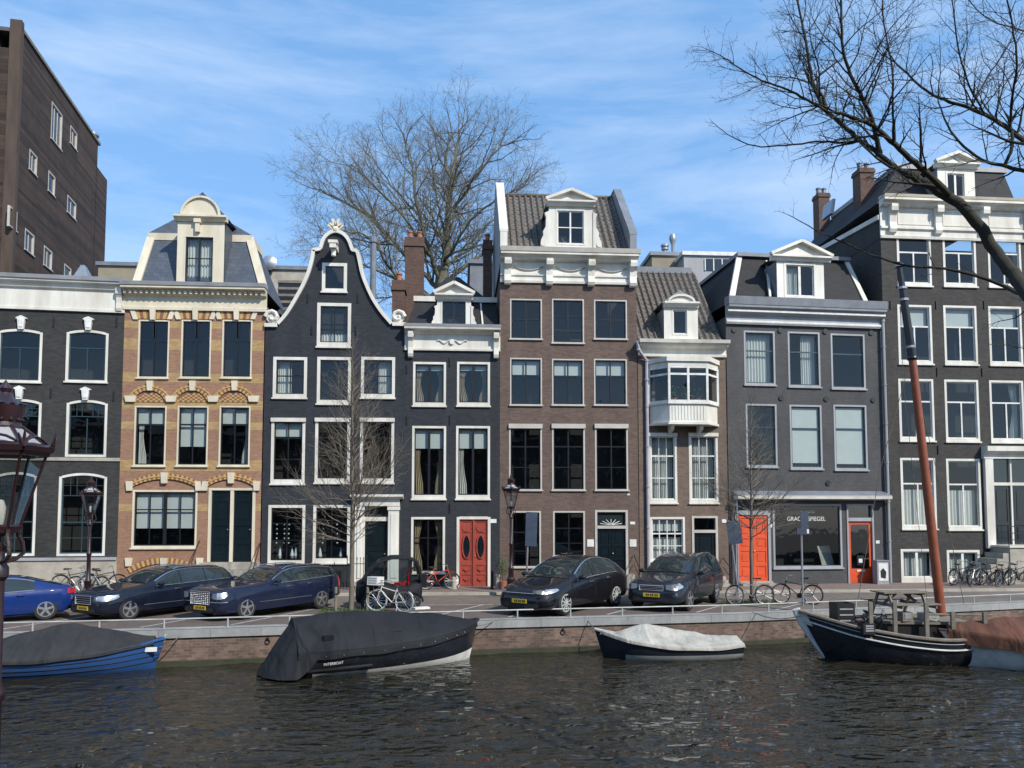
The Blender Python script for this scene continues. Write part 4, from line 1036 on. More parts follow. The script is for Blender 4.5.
# bay: canted oriel
by = thing  # noqa
VB = -.8
tb = [fr.P(649, 380, -.05)[0], fr.P(669, 380, VB)[0], fr.P(707, 380, VB)[0], fr.P(717.5, 380, -.05)[0]]
zw1, zw0, zk, zc_ = Z(fr, 688, 366, VB), Z(fr, 688, 402, VB), Z(fr, 688, 422, VB), Z(fr, 688, 357, VB)
poly = [(tb[0], -.02), (tb[1], VB), (tb[2], VB), (tb[3], -.02)]
def exp(pl, e): c = Vector((sum(p[0] for p in pl)/4, 0)); return [(p[0]+(e if i > 1 else -e), p[1]-(e if i in (1, 2) else 0)) for i, p in enumerate(pl)]
mb = MB(); mb.prism(exp(poly, -.02), zk, zw0-.08, 'z'); mb.prism(exp(poly, .06), zw0-.08, zw0, 'z'); mb.prism(exp(poly, .05), zk-.1, zk, 'z')
n = 11
for i in range(n): x = tb[1]+.15+(tb[2]-tb[1]-.3)*i/(n-1); mb.box(x-.02, x+.02, VB-.0, VB+.05, zk+.12, zw0-.16)
mb.prism(exp(poly, .04), zw1+.0, zw1+.2, 'z'); mb.prism(exp(poly, .12), zw1+.2, zc_, 'z')
for x in (tb[1]+.2, tb[2]-.2):
    mb.prism([(-.02, zk-.1), (VB+.12, zk-.1), (VB+.2, zk-.3), (-.2, zk-.42), (-.02, zk-.6)], x-.07, x+.07, 'x')
bay = mb.build('bay_window', 'white', r)
mb = MB(); mb.prism(exp(poly, -.04), zk+.02, zk+.03, 'z')
def face(mb, a, b, n, zt_, first=0):                     # posts and rails of one side of the bay
    a, b = Vector((*a, 0)), Vector((*b, 0))
    for i in range(first, n+1):
        p = a+(b-a)*i/n; mb.beam(p+Vector((0, 0, zw0)), p+Vector((0, 0, zw1)), .1, .1, up=Vector((0, 1, 0)))
    for z in (zw0+.05, zt_, zw1-.04): mb.beam(a+Vector((0, 0, z)), b+Vector((0, 0, z)), .08, .09)
f = MB(); zt_ = zw1-.36
face(f, poly[0], poly[1], 1, zt_); face(f, poly[1], poly[2], 2, zt_, 1); face(f, poly[2], poly[3], 1, zt_, 1); f.build('bay_frame', 'hull_white', bay)
g = MB()
for a, b in ((0, 1), (1, 2), (2, 3)):
    a, b = poly[a], poly[b]; g.add([(a[0], a[1]+.03, zw0), (b[0], b[1]+.03, zw0), (b[0], b[1]+.03, zw1), (a[0], a[1]+.03, zw1)], [(0, 1, 2, 3)])
g.build('bay_pane', 'glass', bay)
mb = MB(); ll = random.Random(2)
for k in range(3):
    x = tb[1]+.3+k*.55
    for i in range(50):
        p = Vector((x+ll.gauss(0, .13), VB+.3+ll.gauss(0, .08), zw0+.35+ll.gauss(0, .17))); q = Vector((ll.gauss(0, .06), ll.gauss(0, .06), ll.gauss(0, .06)))
        w = q.orthogonal().normalized()*.03; mb.add([p, p+q+w, p+q*2, p+q-w], [(0, 1, 2, 3)])
    mb.lathe([(.09, 0), (.12, .2)], (x, VB+.3, zw0), 8, mi=1)
mb.build('potted_plants', ['leaf', 'terracotta'], bay)
# ================================================= H7 grey gallery house
HOLES = []
fr, r = house('gallery_house', 'grey painted brick house with a shop window gallery and orange doors below a black mansard', 727.2, radians(3.5))
u0, u1 = 0, Uu(fr, 884.5)
for k, b in enumerate(((744, 331, 775, 386), (788, 332, 820, 388), (831, 334, 865, 390))):
    window(fr, r, b, ('H.36*.06',), fw=.08, fmat='grey_trim', sill=.13, cur=['f', 'R', ''][k], smat='teal')
for k, b in enumerate(((746, 404, 777, 468), (790, 405, 822, 470), (834, 405, 867, 471))):
    window(fr, r, b, ('H.36*.05',), fw=.08, fmat='grey_trim', sill=.13, blind=[0, .93, .93][k], smat='teal', bz=.12)
shop = (773, 504, 842, 569)
window(fr, r, shop, (), fw=.09, fmat='grey_trim', sill=.14, smat='teal', sw=.02, name='shop_window')
d1 = fr.box((738, 515, 768, 578)); d2 = fr.box((847, 504, 874, 582))
HOLES.append((d1[0], d1[1], .25, d1[3], 0)); HOLES.append((d2[0], d2[1], .12, d2[3], 0))
zb = Z(fr, 727, 323); zt = Z(fr, 727, 300)
wall(fr, r, u0, u1, 0, zb+.3, list(HOLES), 'w7'); room(r, u0, u1, 0, zb, v=2.2)
mb = MB(); mb.box(d1[0]-.12, d1[0], -.05, .15, .1, d1[3]+.1); mb.box(d1[1], d1[1]+.12, -.05, .15, .1, d1[3]+.1); mb.box(d1[0], d1[1], -.05, .15, d1[3], d1[3]+.2)
zl = Z(fr, 860, 519); mb.cut()
mb.box(d2[0], d2[0]+.08, -.04, .15, .1, d2[3]); mb.box(d2[1]-.08, d2[1], -.04, .15, .1, d2[3]); mb.box(d2[0]+.08, d2[1]-.08, -.04, .15, zl-.1, zl+.06); mb.box(d2[0]+.08, d2[1]-.08, -.04, .15, d2[3]-.06, d2[3])
mb.buildn('door_frame', 'grey_trim', r)
leaf(fr, r, d1[0], d1[1], .25, d1[3], 'orange', ((.05, .22), (.27, .45), (.5, .64), (.69, .95)), v=.03)
a, b = d2[0]+.08, d2[1]-.08; z1_ = zl-.1
mb = MB(); mb.box(a, a+.14, .05, .1, .12, z1_); mb.box(b-.14, b, .05, .1, .12, z1_); mb.box(a+.14, b-.14, .05, .1, z1_-.15, z1_); mb.box(a+.14, b-.14, .05, .1, .12, .75)
dr = mb.build('door', 'orange', r); dr['label'] = 'glazed orange shop door'
mb = MB(); mb.box(a+.14, b-.14, .07, .08, .75, z1_-.15); mb.build('pane', 'glass', dr)
mb = MB(); mb.box((a+b)/2-.17, (a+b)/2+.17, .04, .052, .9, 1.35); mb.build('door_notice', 'black', dr)
mb = MB(); mb.box((a+b)/2-.09, (a+b)/2+.09, .03, .039, 1.02, 1.2); mb.box((a+b)/2-.2, (a+b)/2+.2, .02, .05, .62, .7); mb.build('letter_slot', 'hull_white', dr)
mb = MB(); mb.box(a, b, .1, .12, zl+.06, d2[3]-.06); mb.build('transom_pane', 'glass', r)
mb = MB(); mb.box(d1[0]-.1, d1[1]+.1, -.7, 0, .1, .18); mb.box(d1[0]-.05, d1[1]+.05, -.35, 0, .18, .25); mb.build('front_steps', 'stone', r)
# shop cornice
zc0, zc1 = Z(fr, 735, 500), Z(fr, 735, 487)
uq = Uu(fr, 733, 490)
cornice(fr, r, uq, u1-.02, [(0, zc0), (-.5, zc0+.05), (-.52, zc0+.16), (0, zc0+.18)], 'white', 'shop_cornice')
cornice(fr, r, uq, u1-.02, [(0, zc0+.182), (-.52, zc0+.163), (-.5, zc0+.2), (0, zc0+.42)], 'lead', 'shop_cornice_cover')
mb = MB(); mb.tube([(uq+.05, -.25, .1), (uq+.05, -.25, zc0+.02)], .04, 8); mb.build('awning_post', 'steel', r, smooth=True)
# lettering on the pane
su0, su1, sz0, sz1 = fr.box(shop)
c_ = fr.P(808, 519, -.0)
RX = Matrix.Rotation(pi/2, 4, 'X')
text_mesh('GRACHTSPIEGEL', .27, 'shop_lettering', 'hull_white', r, Matrix.Translation((c_[0]-.05, .06, c_[1])) @ RX @ Matrix.Scale(.92, 4, Vector((1, 0, 0))), .004)
c_ = fr.P(811, 512, 0); text_mesh('FOTO', .16, 'shop_lettering', 'steel', r, Matrix.Translation((c_[0], .06, c_[1])) @ RX, .003)
mb = MB(); mb.box(su0+.1, su1-.1, .2, 1.1, sz0-.1, sz0+.1); mb.build('display_shelf', 'grey_trim', r)
u, z = fr.P(828, 551, .5); mb = MB(); mb.hexa([(u-.3, .5, sz0+.1), (u+.3, .5, sz0+.1), (u+.3, .54, sz0+.1), (u-.3, .54, sz0+.1)], [(u-.36, .8, sz0+1.0), (u+.24, .8, sz0+1.0), (u+.24, .84, sz0+1.0), (u-.36, .84, sz0+1.0)])
pic = mb.build('framed_print', 'stone', r)
pass
plaque(fr, 769.8, 526, .2, .16, 'hull_white', r); plaque(fr, 877.5, 542, .18, .14, 'hull_white', r)
anchors(fr, r, ((734, 330), (780, 330.5), (825, 331.5), (871, 333), (781, 398), (826, 399), (873, 400), (828, 483)), 'iron', 'rosette')
cornice(fr, r, u0-.02, u1+.03, [(0, zb-.05), (-.12, zb-.05), (-.14, zb+.12), (-.1, zb+.16), (-.1, zb+.34), (-.3, zb+.44), (-.32, zb+.6), (-.46, zb+.66), (-.48, zb+.76), (0, zb+.76)], 'grey_trim')
cornice(fr, r, u0-.02, u1+.03, [(-.141, zb+.0), (-.16, zb+.04), (-.16, zb+.1), (-.141, zb+.12)], 'hull_white', 'cornice_line')
cornice(fr, r, u0-.02, u1+.03, [(-.31, zb+.45), (-.345, zb+.47), (-.345, zb+.56), (-.31, zb+.58)], 'hull_white', 'cornice_line')
cornice(fr, r, u0-.05, u1+.05, [(0, zb+.763), (-.5, zb+.763), (-.54, zt+.06), (0, zt+.12)], 'lead', 'gutter')
v0, v1 = .1, 1.7
bl, br_ = fr.P(731, 298, v0), fr.P(867, 302, v0); tl, tr_ = fr.P(739, 257, v1), fr.P(846, 262, v1)
ztt = (tl[1]+tr_[1])/2
b4 = [(bl[0], v0, zt), (br_[0], v0, zt), (br_[0], 8.5, zt), (bl[0]-.3, 8.5, zt)]
t4 = [(tl[0], v1, ztt), (tr_[0], v1, ztt), (tr_[0], 7.4, ztt), (tl[0], 7.4, ztt)]
frustum(r, 'mansard_roof', 'slate_dark', b4, t4)
mb = MB(); e = Vector((0, -1, .3))
mb.beam(b4[0], t4[0], .26, .14, up=e); mb.cut(); mb.beam(b4[1], t4[1], .22, .14, up=e)
mb.cut(); mb.beam(fr.p3(770, 297, .0), fr.p3(766.5, 261, v1-.2), .1, .08, up=e); mb.buildn('roof_trim', 'white', r)
mb = MB(); mb.box(t4[0][0]-.15, t4[1][0]+.15, v1-.2, 7.5, ztt, ztt+.18); mb.build('roof_edge', 'lead', r)
dormer(fr, r, (784, 263, 816, 298), (777, 262, 824, 299), -.05, 3.0, ('V.5*.12',), mat='white', smat='hull_white', kind='tri', pk=(801, 243), fw=.1, roofmat='lead', ext=.3, cur='L')
a = fr.P(884, 318)
pipe(r, [(u1-.0, -.18, Z(fr, 884, 316)), (u1, -.16, Z(fr, 884, 322)), (u1, -.16, .1)], .07, 'grey_trim')
# ================================================= H8 tall dark house, right
HOLES = []
o8 = at_y(885.5, 400, D+.45); fr = Frame((o8.x, D+.45), radians(1.0))
r = thing('canal_mansion', 'tall umber grey house at the right edge with white sash windows and ornate white cornice', 'house', (o8.x, D+.45, 0), radians(1.0))
u0, u1 = 0, Uu(fr, 1062)
cols = [(897, 931), (943, 976), (988, 1021), (1033, 1062)]
rows = [(233, 287, 0, 0), (305, 365, 1, .5), (379, 442, 2, .8), (458, 530, 4, 1.2)]
for j, (ya, yb, dx, dd) in enumerate(rows):
    for k in range(3 if j == 3 else 3):
        a, b = cols[k]
        if j == 3 and k == 2: continue
        w_ = window(fr, r, (a+dx, ya+k*.8, b+dx+(1 if j > 1 else 0), yb+k*.7), ('H.36*.07', 'V.5:.36-1*.07'), fw=.1, smat='hull_white', sill=.2, sw=.05,
               rise=0, blind=.36 if j == 1 else 0, cur={0: '', 1: '', 2: 'r' if k == 2 else '', 3: 'h'}[j])
for b in ((901, 549, 934, 585), (947, 550, 980, 585)):
    window(fr, r, b, ('V.5*.12',), fw=.11, smat='hull_white', sill=.35, cur='f')
e = fr.box((992, 458, 1052, 546))
HOLES.append((e[0], e[1], e[2], e[3], 0))
zb = Z(fr, 960, 241)
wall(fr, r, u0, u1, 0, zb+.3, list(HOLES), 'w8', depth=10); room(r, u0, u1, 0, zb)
zt = Z(fr, 960, 203)
cornice(fr, r, u0-.03, u1, [(0, zb), (-.1, zb), (-.12, zb+.12), (-.05, zb+.16), (-.05, zb+.42), (-.14, zb+.46), (-.14, zb+.56), (-.05, zb+.6), (-.05, zt-.38), (-.26, zt-.3), (-.3, zt-.2), (-.5, zt-.14), (-.5, zt-.02), (0, zt)], 'white')
cornice(fr, r, u0-.05, u1+.05, [(0, zt+.003), (-.52, zt-.016), (-.56, zt+.1), (0, zt+.14)], 'cream', 'gutter')
mb = MB()
for px in (890.5, 936, 981.5, 1027): mb.cut(); console(mb, Uu(fr, px, 220), .32, -.05, zt-.3, 1.35, .36)
mb.buildn('bracket', 'white', r); mb = MB()
for a, b in ((897, 930), (942, 975), (988, 1021)):
    mb.cut(); ua, ub = Uu(fr, a, 220), Uu(fr, b, 220); z0, z1 = zb+.68, zt-.46
    mb.box(ua, ub, -.075, -.05, z0, z0+.05); mb.box(ua, ub, -.075, -.05, z1-.05, z1); mb.box(ua, ua+.05, -.075, -.05, z0+.05, z1-.05); mb.box(ub-.05, ub, -.075, -.05, z0+.05, z1-.05)
mb.buildn('frieze_panel', 'white', r)
mb = MB()
for i in range(26): x = u0+.1+(u1-u0)*i/26; mb.box(x, x+.13, -.22, -.055, zt-.36, zt-.24)
mb.build('dentils', 'white', r)
anchors(fr, r, ((936, 305), (890.5, 305), (937, 372), (982, 372), (938, 450), (984, 305)))
# door case
mb = MB(); zc0, zc1 = Z(fr, 1010, 459), Z(fr, 1010, 447)
mb.box(Uu(fr, 984, 500), e[0], -.18, .1, e[2]-.1, zc0); mb.box(e[1], e[1]+.35, -.18, .1, e[2]-.1, zc0)
mb.prism([(0, zc0), (-.2, zc0), (-.2, zc0+.2), (-.45, zc0+.34), (-.45, zc1), (0, zc1+.03)], Uu(fr, 981, 450), e[1]+.5, 'x')
zm = Z(fr, 1010, 484); um = (e[0]+e[1])/2
w3 = (e[1]-e[0])/3
for i in range(4): x = e[0]+w3*i; mb.box(x-.04 if i else x, x+.04, .0, .16, e[2], e[3])
mb.box(e[0], e[1], -.01, .17, zm-.07, zm+.07); mb.build('door_case', 'white', r)
for i in range(3):
    leaf(fr, r, e[0]+w3*i+.04, e[0]+w3*(i+1)-.04, e[2], zm-.07, 'dark_green', ((.06, .34), (.4, .94)), double=False, v=.1, handle=i == 1)
mb = MB(); mb.box(e[0], e[1], .1, .12, zm+.07, e[3]); mb.build('transom_pane', 'glass', r)
# stoop: stone stair with landing, wall and rail
mb = MB(); sa = Uu(fr, 990, 560); zl_ = e[2]-.02
mb.box(sa, u1, -1.3, -.01, .1, zl_)
for i in range(6): mb.box(sa-.3*(6-i), sa-.3*(5-i), -1.25, -.06, .1, .1+(zl_-.1)*(i+.6)/6.6)
mb.build('stoop', 'stone', r)
mb = MB(); mb.box(sa-.05, u1, -1.36, .0, zl_, zl_+.09); mb.build('stoop_landing', 'white', r)
mb = MB()
for z in (.35, .65, .95): mb.tube([(sa, -1.25, zl_+z), (u1, -1.25, zl_+z)], .018, 6)
x = sa
while x < u1: mb.tube([(x, -1.25, zl_+.09), (x, -1.25, zl_+1.0)], .02, 6); x += .85
mb.build('stoop_rail', 'iron', r)
# side gable parapet and mansard
zl0 = Z(fr, 886, 217); q = fr.P(822, 248, 6.5)
mb = MB(); mb.prism([(.05, zb), (.05, zl0-.1), (9.9, zl0+.65), (9.9, zb)], -.02, .25, 'x'); mb.build('side_wall', 'w8', r)
mb = MB(); mb.beam((.1, .0, zl0-.02), (.1, 9.9, zl0+.74), .42, .22); mb.build('side_coping', 'white', r)
v0, v1 = .4, 1.9
tl, tr_ = fr.P(897, 168, v1), fr.P(1003, 172, v1); br_ = fr.P(1018, 203, v0); ztt = tl[1]
b4 = [(u0+.1, v0, zt), (br_[0], v0, zt), (br_[0], 9.5, zt), (u0+.1, 9.5, zt)]
t4 = [(tl[0], v1, ztt), (tr_[0], v1, ztt), (tr_[0], 8.3, ztt), (tl[0], 8.3, ztt)]
frustum(r, 'mansard_roof', 'slate_dark', b4, t4)
mb = MB(); mb.box(t4[0][0]-.12, t4[1][0]+.12, v1-.15, v1+.1, ztt-.08, ztt+.16); mb.box(t4[0][0]-.12, t4[0][0]+.1, v1+.1, 8.3, ztt-.08, ztt+.16); mb.box(t4[1][0]-.1, t4[1][0]+.12, v1+.1, 8.3, ztt-.08, ztt+.16); mb.build('roof_trim', 'grey_trim', r)
dormer(fr, r, (946, 172, 966, 206), (938, 169, 975, 207), .1, 3.2, ('V.5*.1',), mat='white', smat='hull_white', kind='tri', pk=(958, 155), fw=.08, roofmat='lead', ext=.15)
mb = MB()
u, z = fr.P(843, 205, 0)
mb.hexa([(u0+.0, 4.6, zt+1.2), (u0+.02, 5.6, zt+1.2), (u0+.2, 5.6, zt+1.2), (u0+.2, 4.6, zt+1.2)], [(u0+.15, 4.6, zt+2.0), (u0+.15, 5.6, zt+2.0), (u0+.32, 5.6, zt+2.0), (u0+.32, 4.6, zt+2.0)]); mb.build('roof_light', 'steel', r)
H8 = (fr, r, zt)
def chimney(fr, root, pxc, wpx, ytop, v, zbot, mat='chim', pots=2, dep=.7):
    ua = fr.P(pxc-wpx/2, ytop, v)[0]; ub, zt_ = fr.P(pxc+wpx/2, ytop, v)
    mb = MB(); mb.box(ua, ub, v, v+dep, zbot, zt_-.25); mb.box(ua-.05, ub+.05, v-.05, v+dep+.05, zt_-.25, zt_-.1); mb.box(ua-.02, ub+.02, v-.02, v+dep+.02, zt_-.1, zt_)
    c = mb.build('chimney', mat, root)
    for i in range(pots):
        x = ua+(ub-ua)*(i+.5)/pots; m = MB(); m.lathe([(.14, 0), (.12, .3), (.15, .34), (.15, .4), (.1, .4)], (x, v+dep/2, zt_), 10); m.build('chimney_pot', 'lead', c, smooth=True)
    return c
chimney(fr, r, 867, 14, 168, 3.2, zb, pots=2, dep=.75)
chimney(fr, r, 824, 11, 193, 8.2, zb, pots=2, dep=.7)
# ================================================= buildings behind and beside
wf_o = at_y(20, 29, 44); 
# face runs from the near corner (px 20) away towards px 350
d1 = ray(350, 515); dirv = Vector((d1.x, d1.y, 0)).normalized()
frw = Frame((wf_o.x, 44), atan2(dirv.y, dirv.x))
r = thing('timber_clad_building', 'tall dark timber clad building with small white windows rising at the left', 'building', (wf_o.x, 44, 0), frw.a)
MAT['clad'] = M_brick('timber_cladding', (.085, .05, .033), (.026, .016, .011), (.004, .003, .003), .6, bw=6.5, bh=.21, bmp=1.0)
cornerL = frw.P(98, 145)[0]
ztop = Z(frw, 20, 29); print('WOOD', ztop, Z(frw, 97, 142))
ztop = (ztop+Z(frw, 97, 142))/2
HOLES = []
wl = [(51, 103, 62, 150, ('V.33*.06', 'V.66*.06')), (70, 127, 77, 150, ('V.5*.06',)), (29, 150, 37, 176, ('V.5*.06',)), (48, 171, 55, 197, ()), (24.5, 229, 34, 256, ('V.5*.06',)), (43.5, 246, 52, 271, ('V.5*.06',)), (64, 264, 71, 286, ()), (67, 197, 76, 219, ('V.5*.06',)), (9, 206, 17, 232, ('V.5*.06',))]
for a, b, c, d, br_ in wl:
    yb = (b+d)/2; h_ = (d-b)*.82; window(frw, r, (a, yb-h_/2, c, yb+h_/2), br_, fw=.09, fmat='frame_grey', smat='frame_grey', sill=.1, sw=.05)
wall(frw, r, 0, cornerL, 0, ztop, [h for h in HOLES if h[0] > 0], 'clad', depth=14, back=False)
for v_ in (0,): room(r, 0, cornerL, 10, ztop, 1.2)
mb = MB(); mb.box(-.05, .3, -.1, .5, 0, ztop+.5); MAT['fin'] = M_plain('brown_corner_timber', (.085, .056, .04), .8, dirt=(.045, .03, .022), streak=True); mb.build('corner_board', 'fin', r)
mb = MB(); mb.box(cornerL-.2, cornerL+2.4, -.0, .5, 0, Z(frw, 101, 172)); mb.box(cornerL, cornerL+.01, .3, 8, 0, ztop); mb.build('end_wall', 'clad', r)
mb = MB(); mb.box(0, cornerL+.2, .3, 14, ztop-.2, ztop+.02); mb.build('roof', 'bitumen', r)
mb = MB(); mb.box(-.02, cornerL+.3, -.1, .35, ztop-.02, ztop+.18); mb.build('roof_edge', 'wood', r)
mb = MB(); mb.box(0, .3, .5, 14, 0, ztop-1.2); mb.build('front_wall', 'clad', r)
mb = MB(); u = frw.P(92, 137, 1)[0]; mb.lathe([(.2, 0), (.2, .9), (.45, .9), (.45, 1.15), (.3, 1.2), (.3, 1.35), (.5, 1.4), (.5, 1.55), (0, 1.6)], (u, 1, ztop), 12); mb.build('roof_vent', 'steel', r, smooth=True)
def block(name, label, box, y, dep, mat, roofmat='lead', cat='building', zb=0):
    cx, cy = (box[0]+box[2])/2, (box[1]+box[3])/2
    a, b = at_y(box[0], cy, y), at_y(box[2], cy, y); zt = at_y(cx, box[1], y).z
    t = thing(name, label, cat, ((a.x+b.x)/2, y, 0)); w = b.x-a.x
    m = MB(); m.box(-w/2, w/2, 0, dep, 0, zt-.12); m.build('wall', mat, t)
    m = MB(); m.box(-w/2-.12, w/2+.12, -.12, dep+.1, zt-.12, zt+.1); m.build('roof', roofmat, t)
    return t, w, zt
MAT['ochre'] = M_plain('ochre_render', (.3, .25, .17), .85, dirt=(.22, .2, .15), bmp=.2)
t, w, zt = block('rear_house', 'low olive grey flat roof showing between the charcoal and striped houses', (98, 264, 140, 290), 46, 8, 'ochre')
t, w, zt = block('rear_house', 'grey rear building with a dark opening behind the striped brick house', (266, 268, 316, 330), 45, 7, 'stone')
m = MB(); m.box(-w/2+.7, w/2-.5, -.02, .03, zt-2.6, zt-.9); m.build('window', 'black', t)
m = MB()
for k in range(5): m.box(-w/2+.7, w/2-.5, -.05, -.02, zt-2.5+.4*k, zt-2.35+.4*k)
m.build('blind', 'wood', t)
p = at_y(268.5, 262, 44.5); ds = thing('satellite_dish', 'grey satellite dish on the roofline beside the striped house', 'dish', (p.x, 44.5, p.z))
m = MB(); m.lathe([(0, .0), (.25, .03), (.42, .12), (.44, .13), (.25, .06), (0, .03)], (0, 0, 0), 16, 'y'); m.build('reflector', 'steel', ds, smooth=True)
m = MB(); m.tube([(0, .1, 0), (0, .4, -.5), (0, .4, -2)], .04, 6); m.build('mount', 'iron', ds)
t, w, zt = block('rooftop_block', 'ochre flat rooftop block with metal flues behind the bay window house', (652, 254, 684, 290), 44, 5, 'ochre')
m = MB(); m.lathe([(.12, 0), (.12, .5), (.22, .5), (.22, .6), (.15, .65), (.25, .7), (.25, .8), (0, .85)], (.1, 1, zt+.1), 12); m.build('flue', 'steel', t, smooth=True)
m = MB(); m.lathe([(.1, 0), (.1, .8), (.2, 1.05), (.23, 1.25), (.16, 1.45), (.06, 1.5), (0, 1.5)], (.6, 1, zt+.1), 12); m.build('flue', 'steel', t, smooth=True)
t, w, zt = block('rooftop_block', 'pale grey rooftop extension with long windows beside the black mansard', (684, 254, 748, 290), 42.5, 6, 'grey_trim', 'hull_white')
m = MB(); m.box(-w/2+1.2, w/2-.2, -.03, 0, zt-1.0, zt-.3); m.build('window', 'carglass', t)
m = MB()
for k in range(5): m.box(-w/2+1.2+k*.5, -w/2+1.26+k*.5, -.06, -.03, zt-1.0, zt-.3)
m.build('window_bars', 'hull_white', t)
t, w, zt = block('rear_house', 'dark rear wall behind the narrow red door house', (470, 262, 500, 330), 43.2, 6, 'lead')
def stack(label, box, y, pots=2, zb=8, dep=.9):
    a = at_y(box[0], 250, y); b = at_y(box[2], 250, y); zt = at_y((box[0]+box[2])/2, box[1], y).z
    t = thing('chimney_stack', label, 'chimney', ((a.x+b.x)/2, y, zb)); w = b.x-a.x; h = zt-zb
    m = MB(); m.box(-w/2, w/2, 0, dep, 0, h-.5); m.box(-w/2-.06, w/2+.06, -.06, dep+.06, h-.5, h-.3); m.box(-w/2-.02, w/2+.02, -.02, dep+.02, h-.3, h-.0); m.build('shaft', 'chim', t)
    for i in range(pots):
        m = MB(); m.lathe([(.13, 0), (.11, .35), (.15, .38), (.15, .45), (.09, .45)], (-w/2+w*(i+.5)/pots, dep/2, h), 10); m.build('chimney_pot', 'terracotta', t, smooth=True)
    return t
stack('tall brown brick chimney with two pots right of the bell gable', (405, 237, 423.5, 300), 40.5, 2)
stack('short brick chimney between the bell gable and the tallest chimney', (392.5, 280, 405, 320), 36.5, 1)
stack('slim red brick chimney left of the tall brick house', (483.5, 240, 492, 300), 39, 1)
p = at_y(373.5, 236, 41); t = thing('flue_pipe', 'dark upright flue pipe behind the bell gable', 'pipe', (p.x, 41, 8))
m = MB(); m.lathe([(.16, 0), (.16, p.z-8-.4), (.22, p.z-8-.38), (.22, p.z-8-.1), (0, p.z-8)], (0, 0, 0), 10); m.build('pipe', 'lead', t, smooth=True)
m = MB(); m.lathe([(.2, 2), (.2, 2.2)], (0, 0, 0), 10); m.build('collar', 'steel', t)
# gable roofs of the far side rows closing the view
# ------------------------------------------------------------ houses on the near bank, behind the camera
xs = -34
rr = random.Random(11)
desc = ['broad', 'narrow', 'tall', 'plain', 'low', 'wide', 'slim', 'old', 'neat', 'worn']
for k in range(9):
    w = rr.uniform(6.5, 8.5); h = rr.uniform(10.5, 13.5)
    t = thing('canal_house', desc[k]+' brick house on the near bank, number %s from the left' % ['one', 'two', 'three', 'four', 'five', 'six', 'seven', 'eight', 'nine'][k], 'house', (xs+w/2, -12, 0))
    m = MB(); m.box(-w/2, w/2, -8, 0, 0, h); m.build('wall', ['opp', 'w8', 'w6', 'opp'][k % 4], t)
    m = MB(); m.prism([(-w/2, h), (w/2, h), (0, h+2.6)], -8, -.3, 'y'); m.build('roof', 'slate_dark', t)
    m = MB(); m.box(-w/2, w/2, 0, .4, h-.5, h+.1); m.build('cornice', 'white', t)
    for j in range(4):
        for i in range(3):
            x = -w/2+w*(i+.5)/3; z = 1.2+j*(h-1.6)/4; m = MB(); m.box(x-.6, x+.6, .0, .06, z, z+1.8); f = m.build('window', 'white', t)
            m = MB(); m.box(x-.5, x+.5, .06, .08, z+.1, z+1.7); m.build('pane', 'carglass', f)
    xs += w+.02
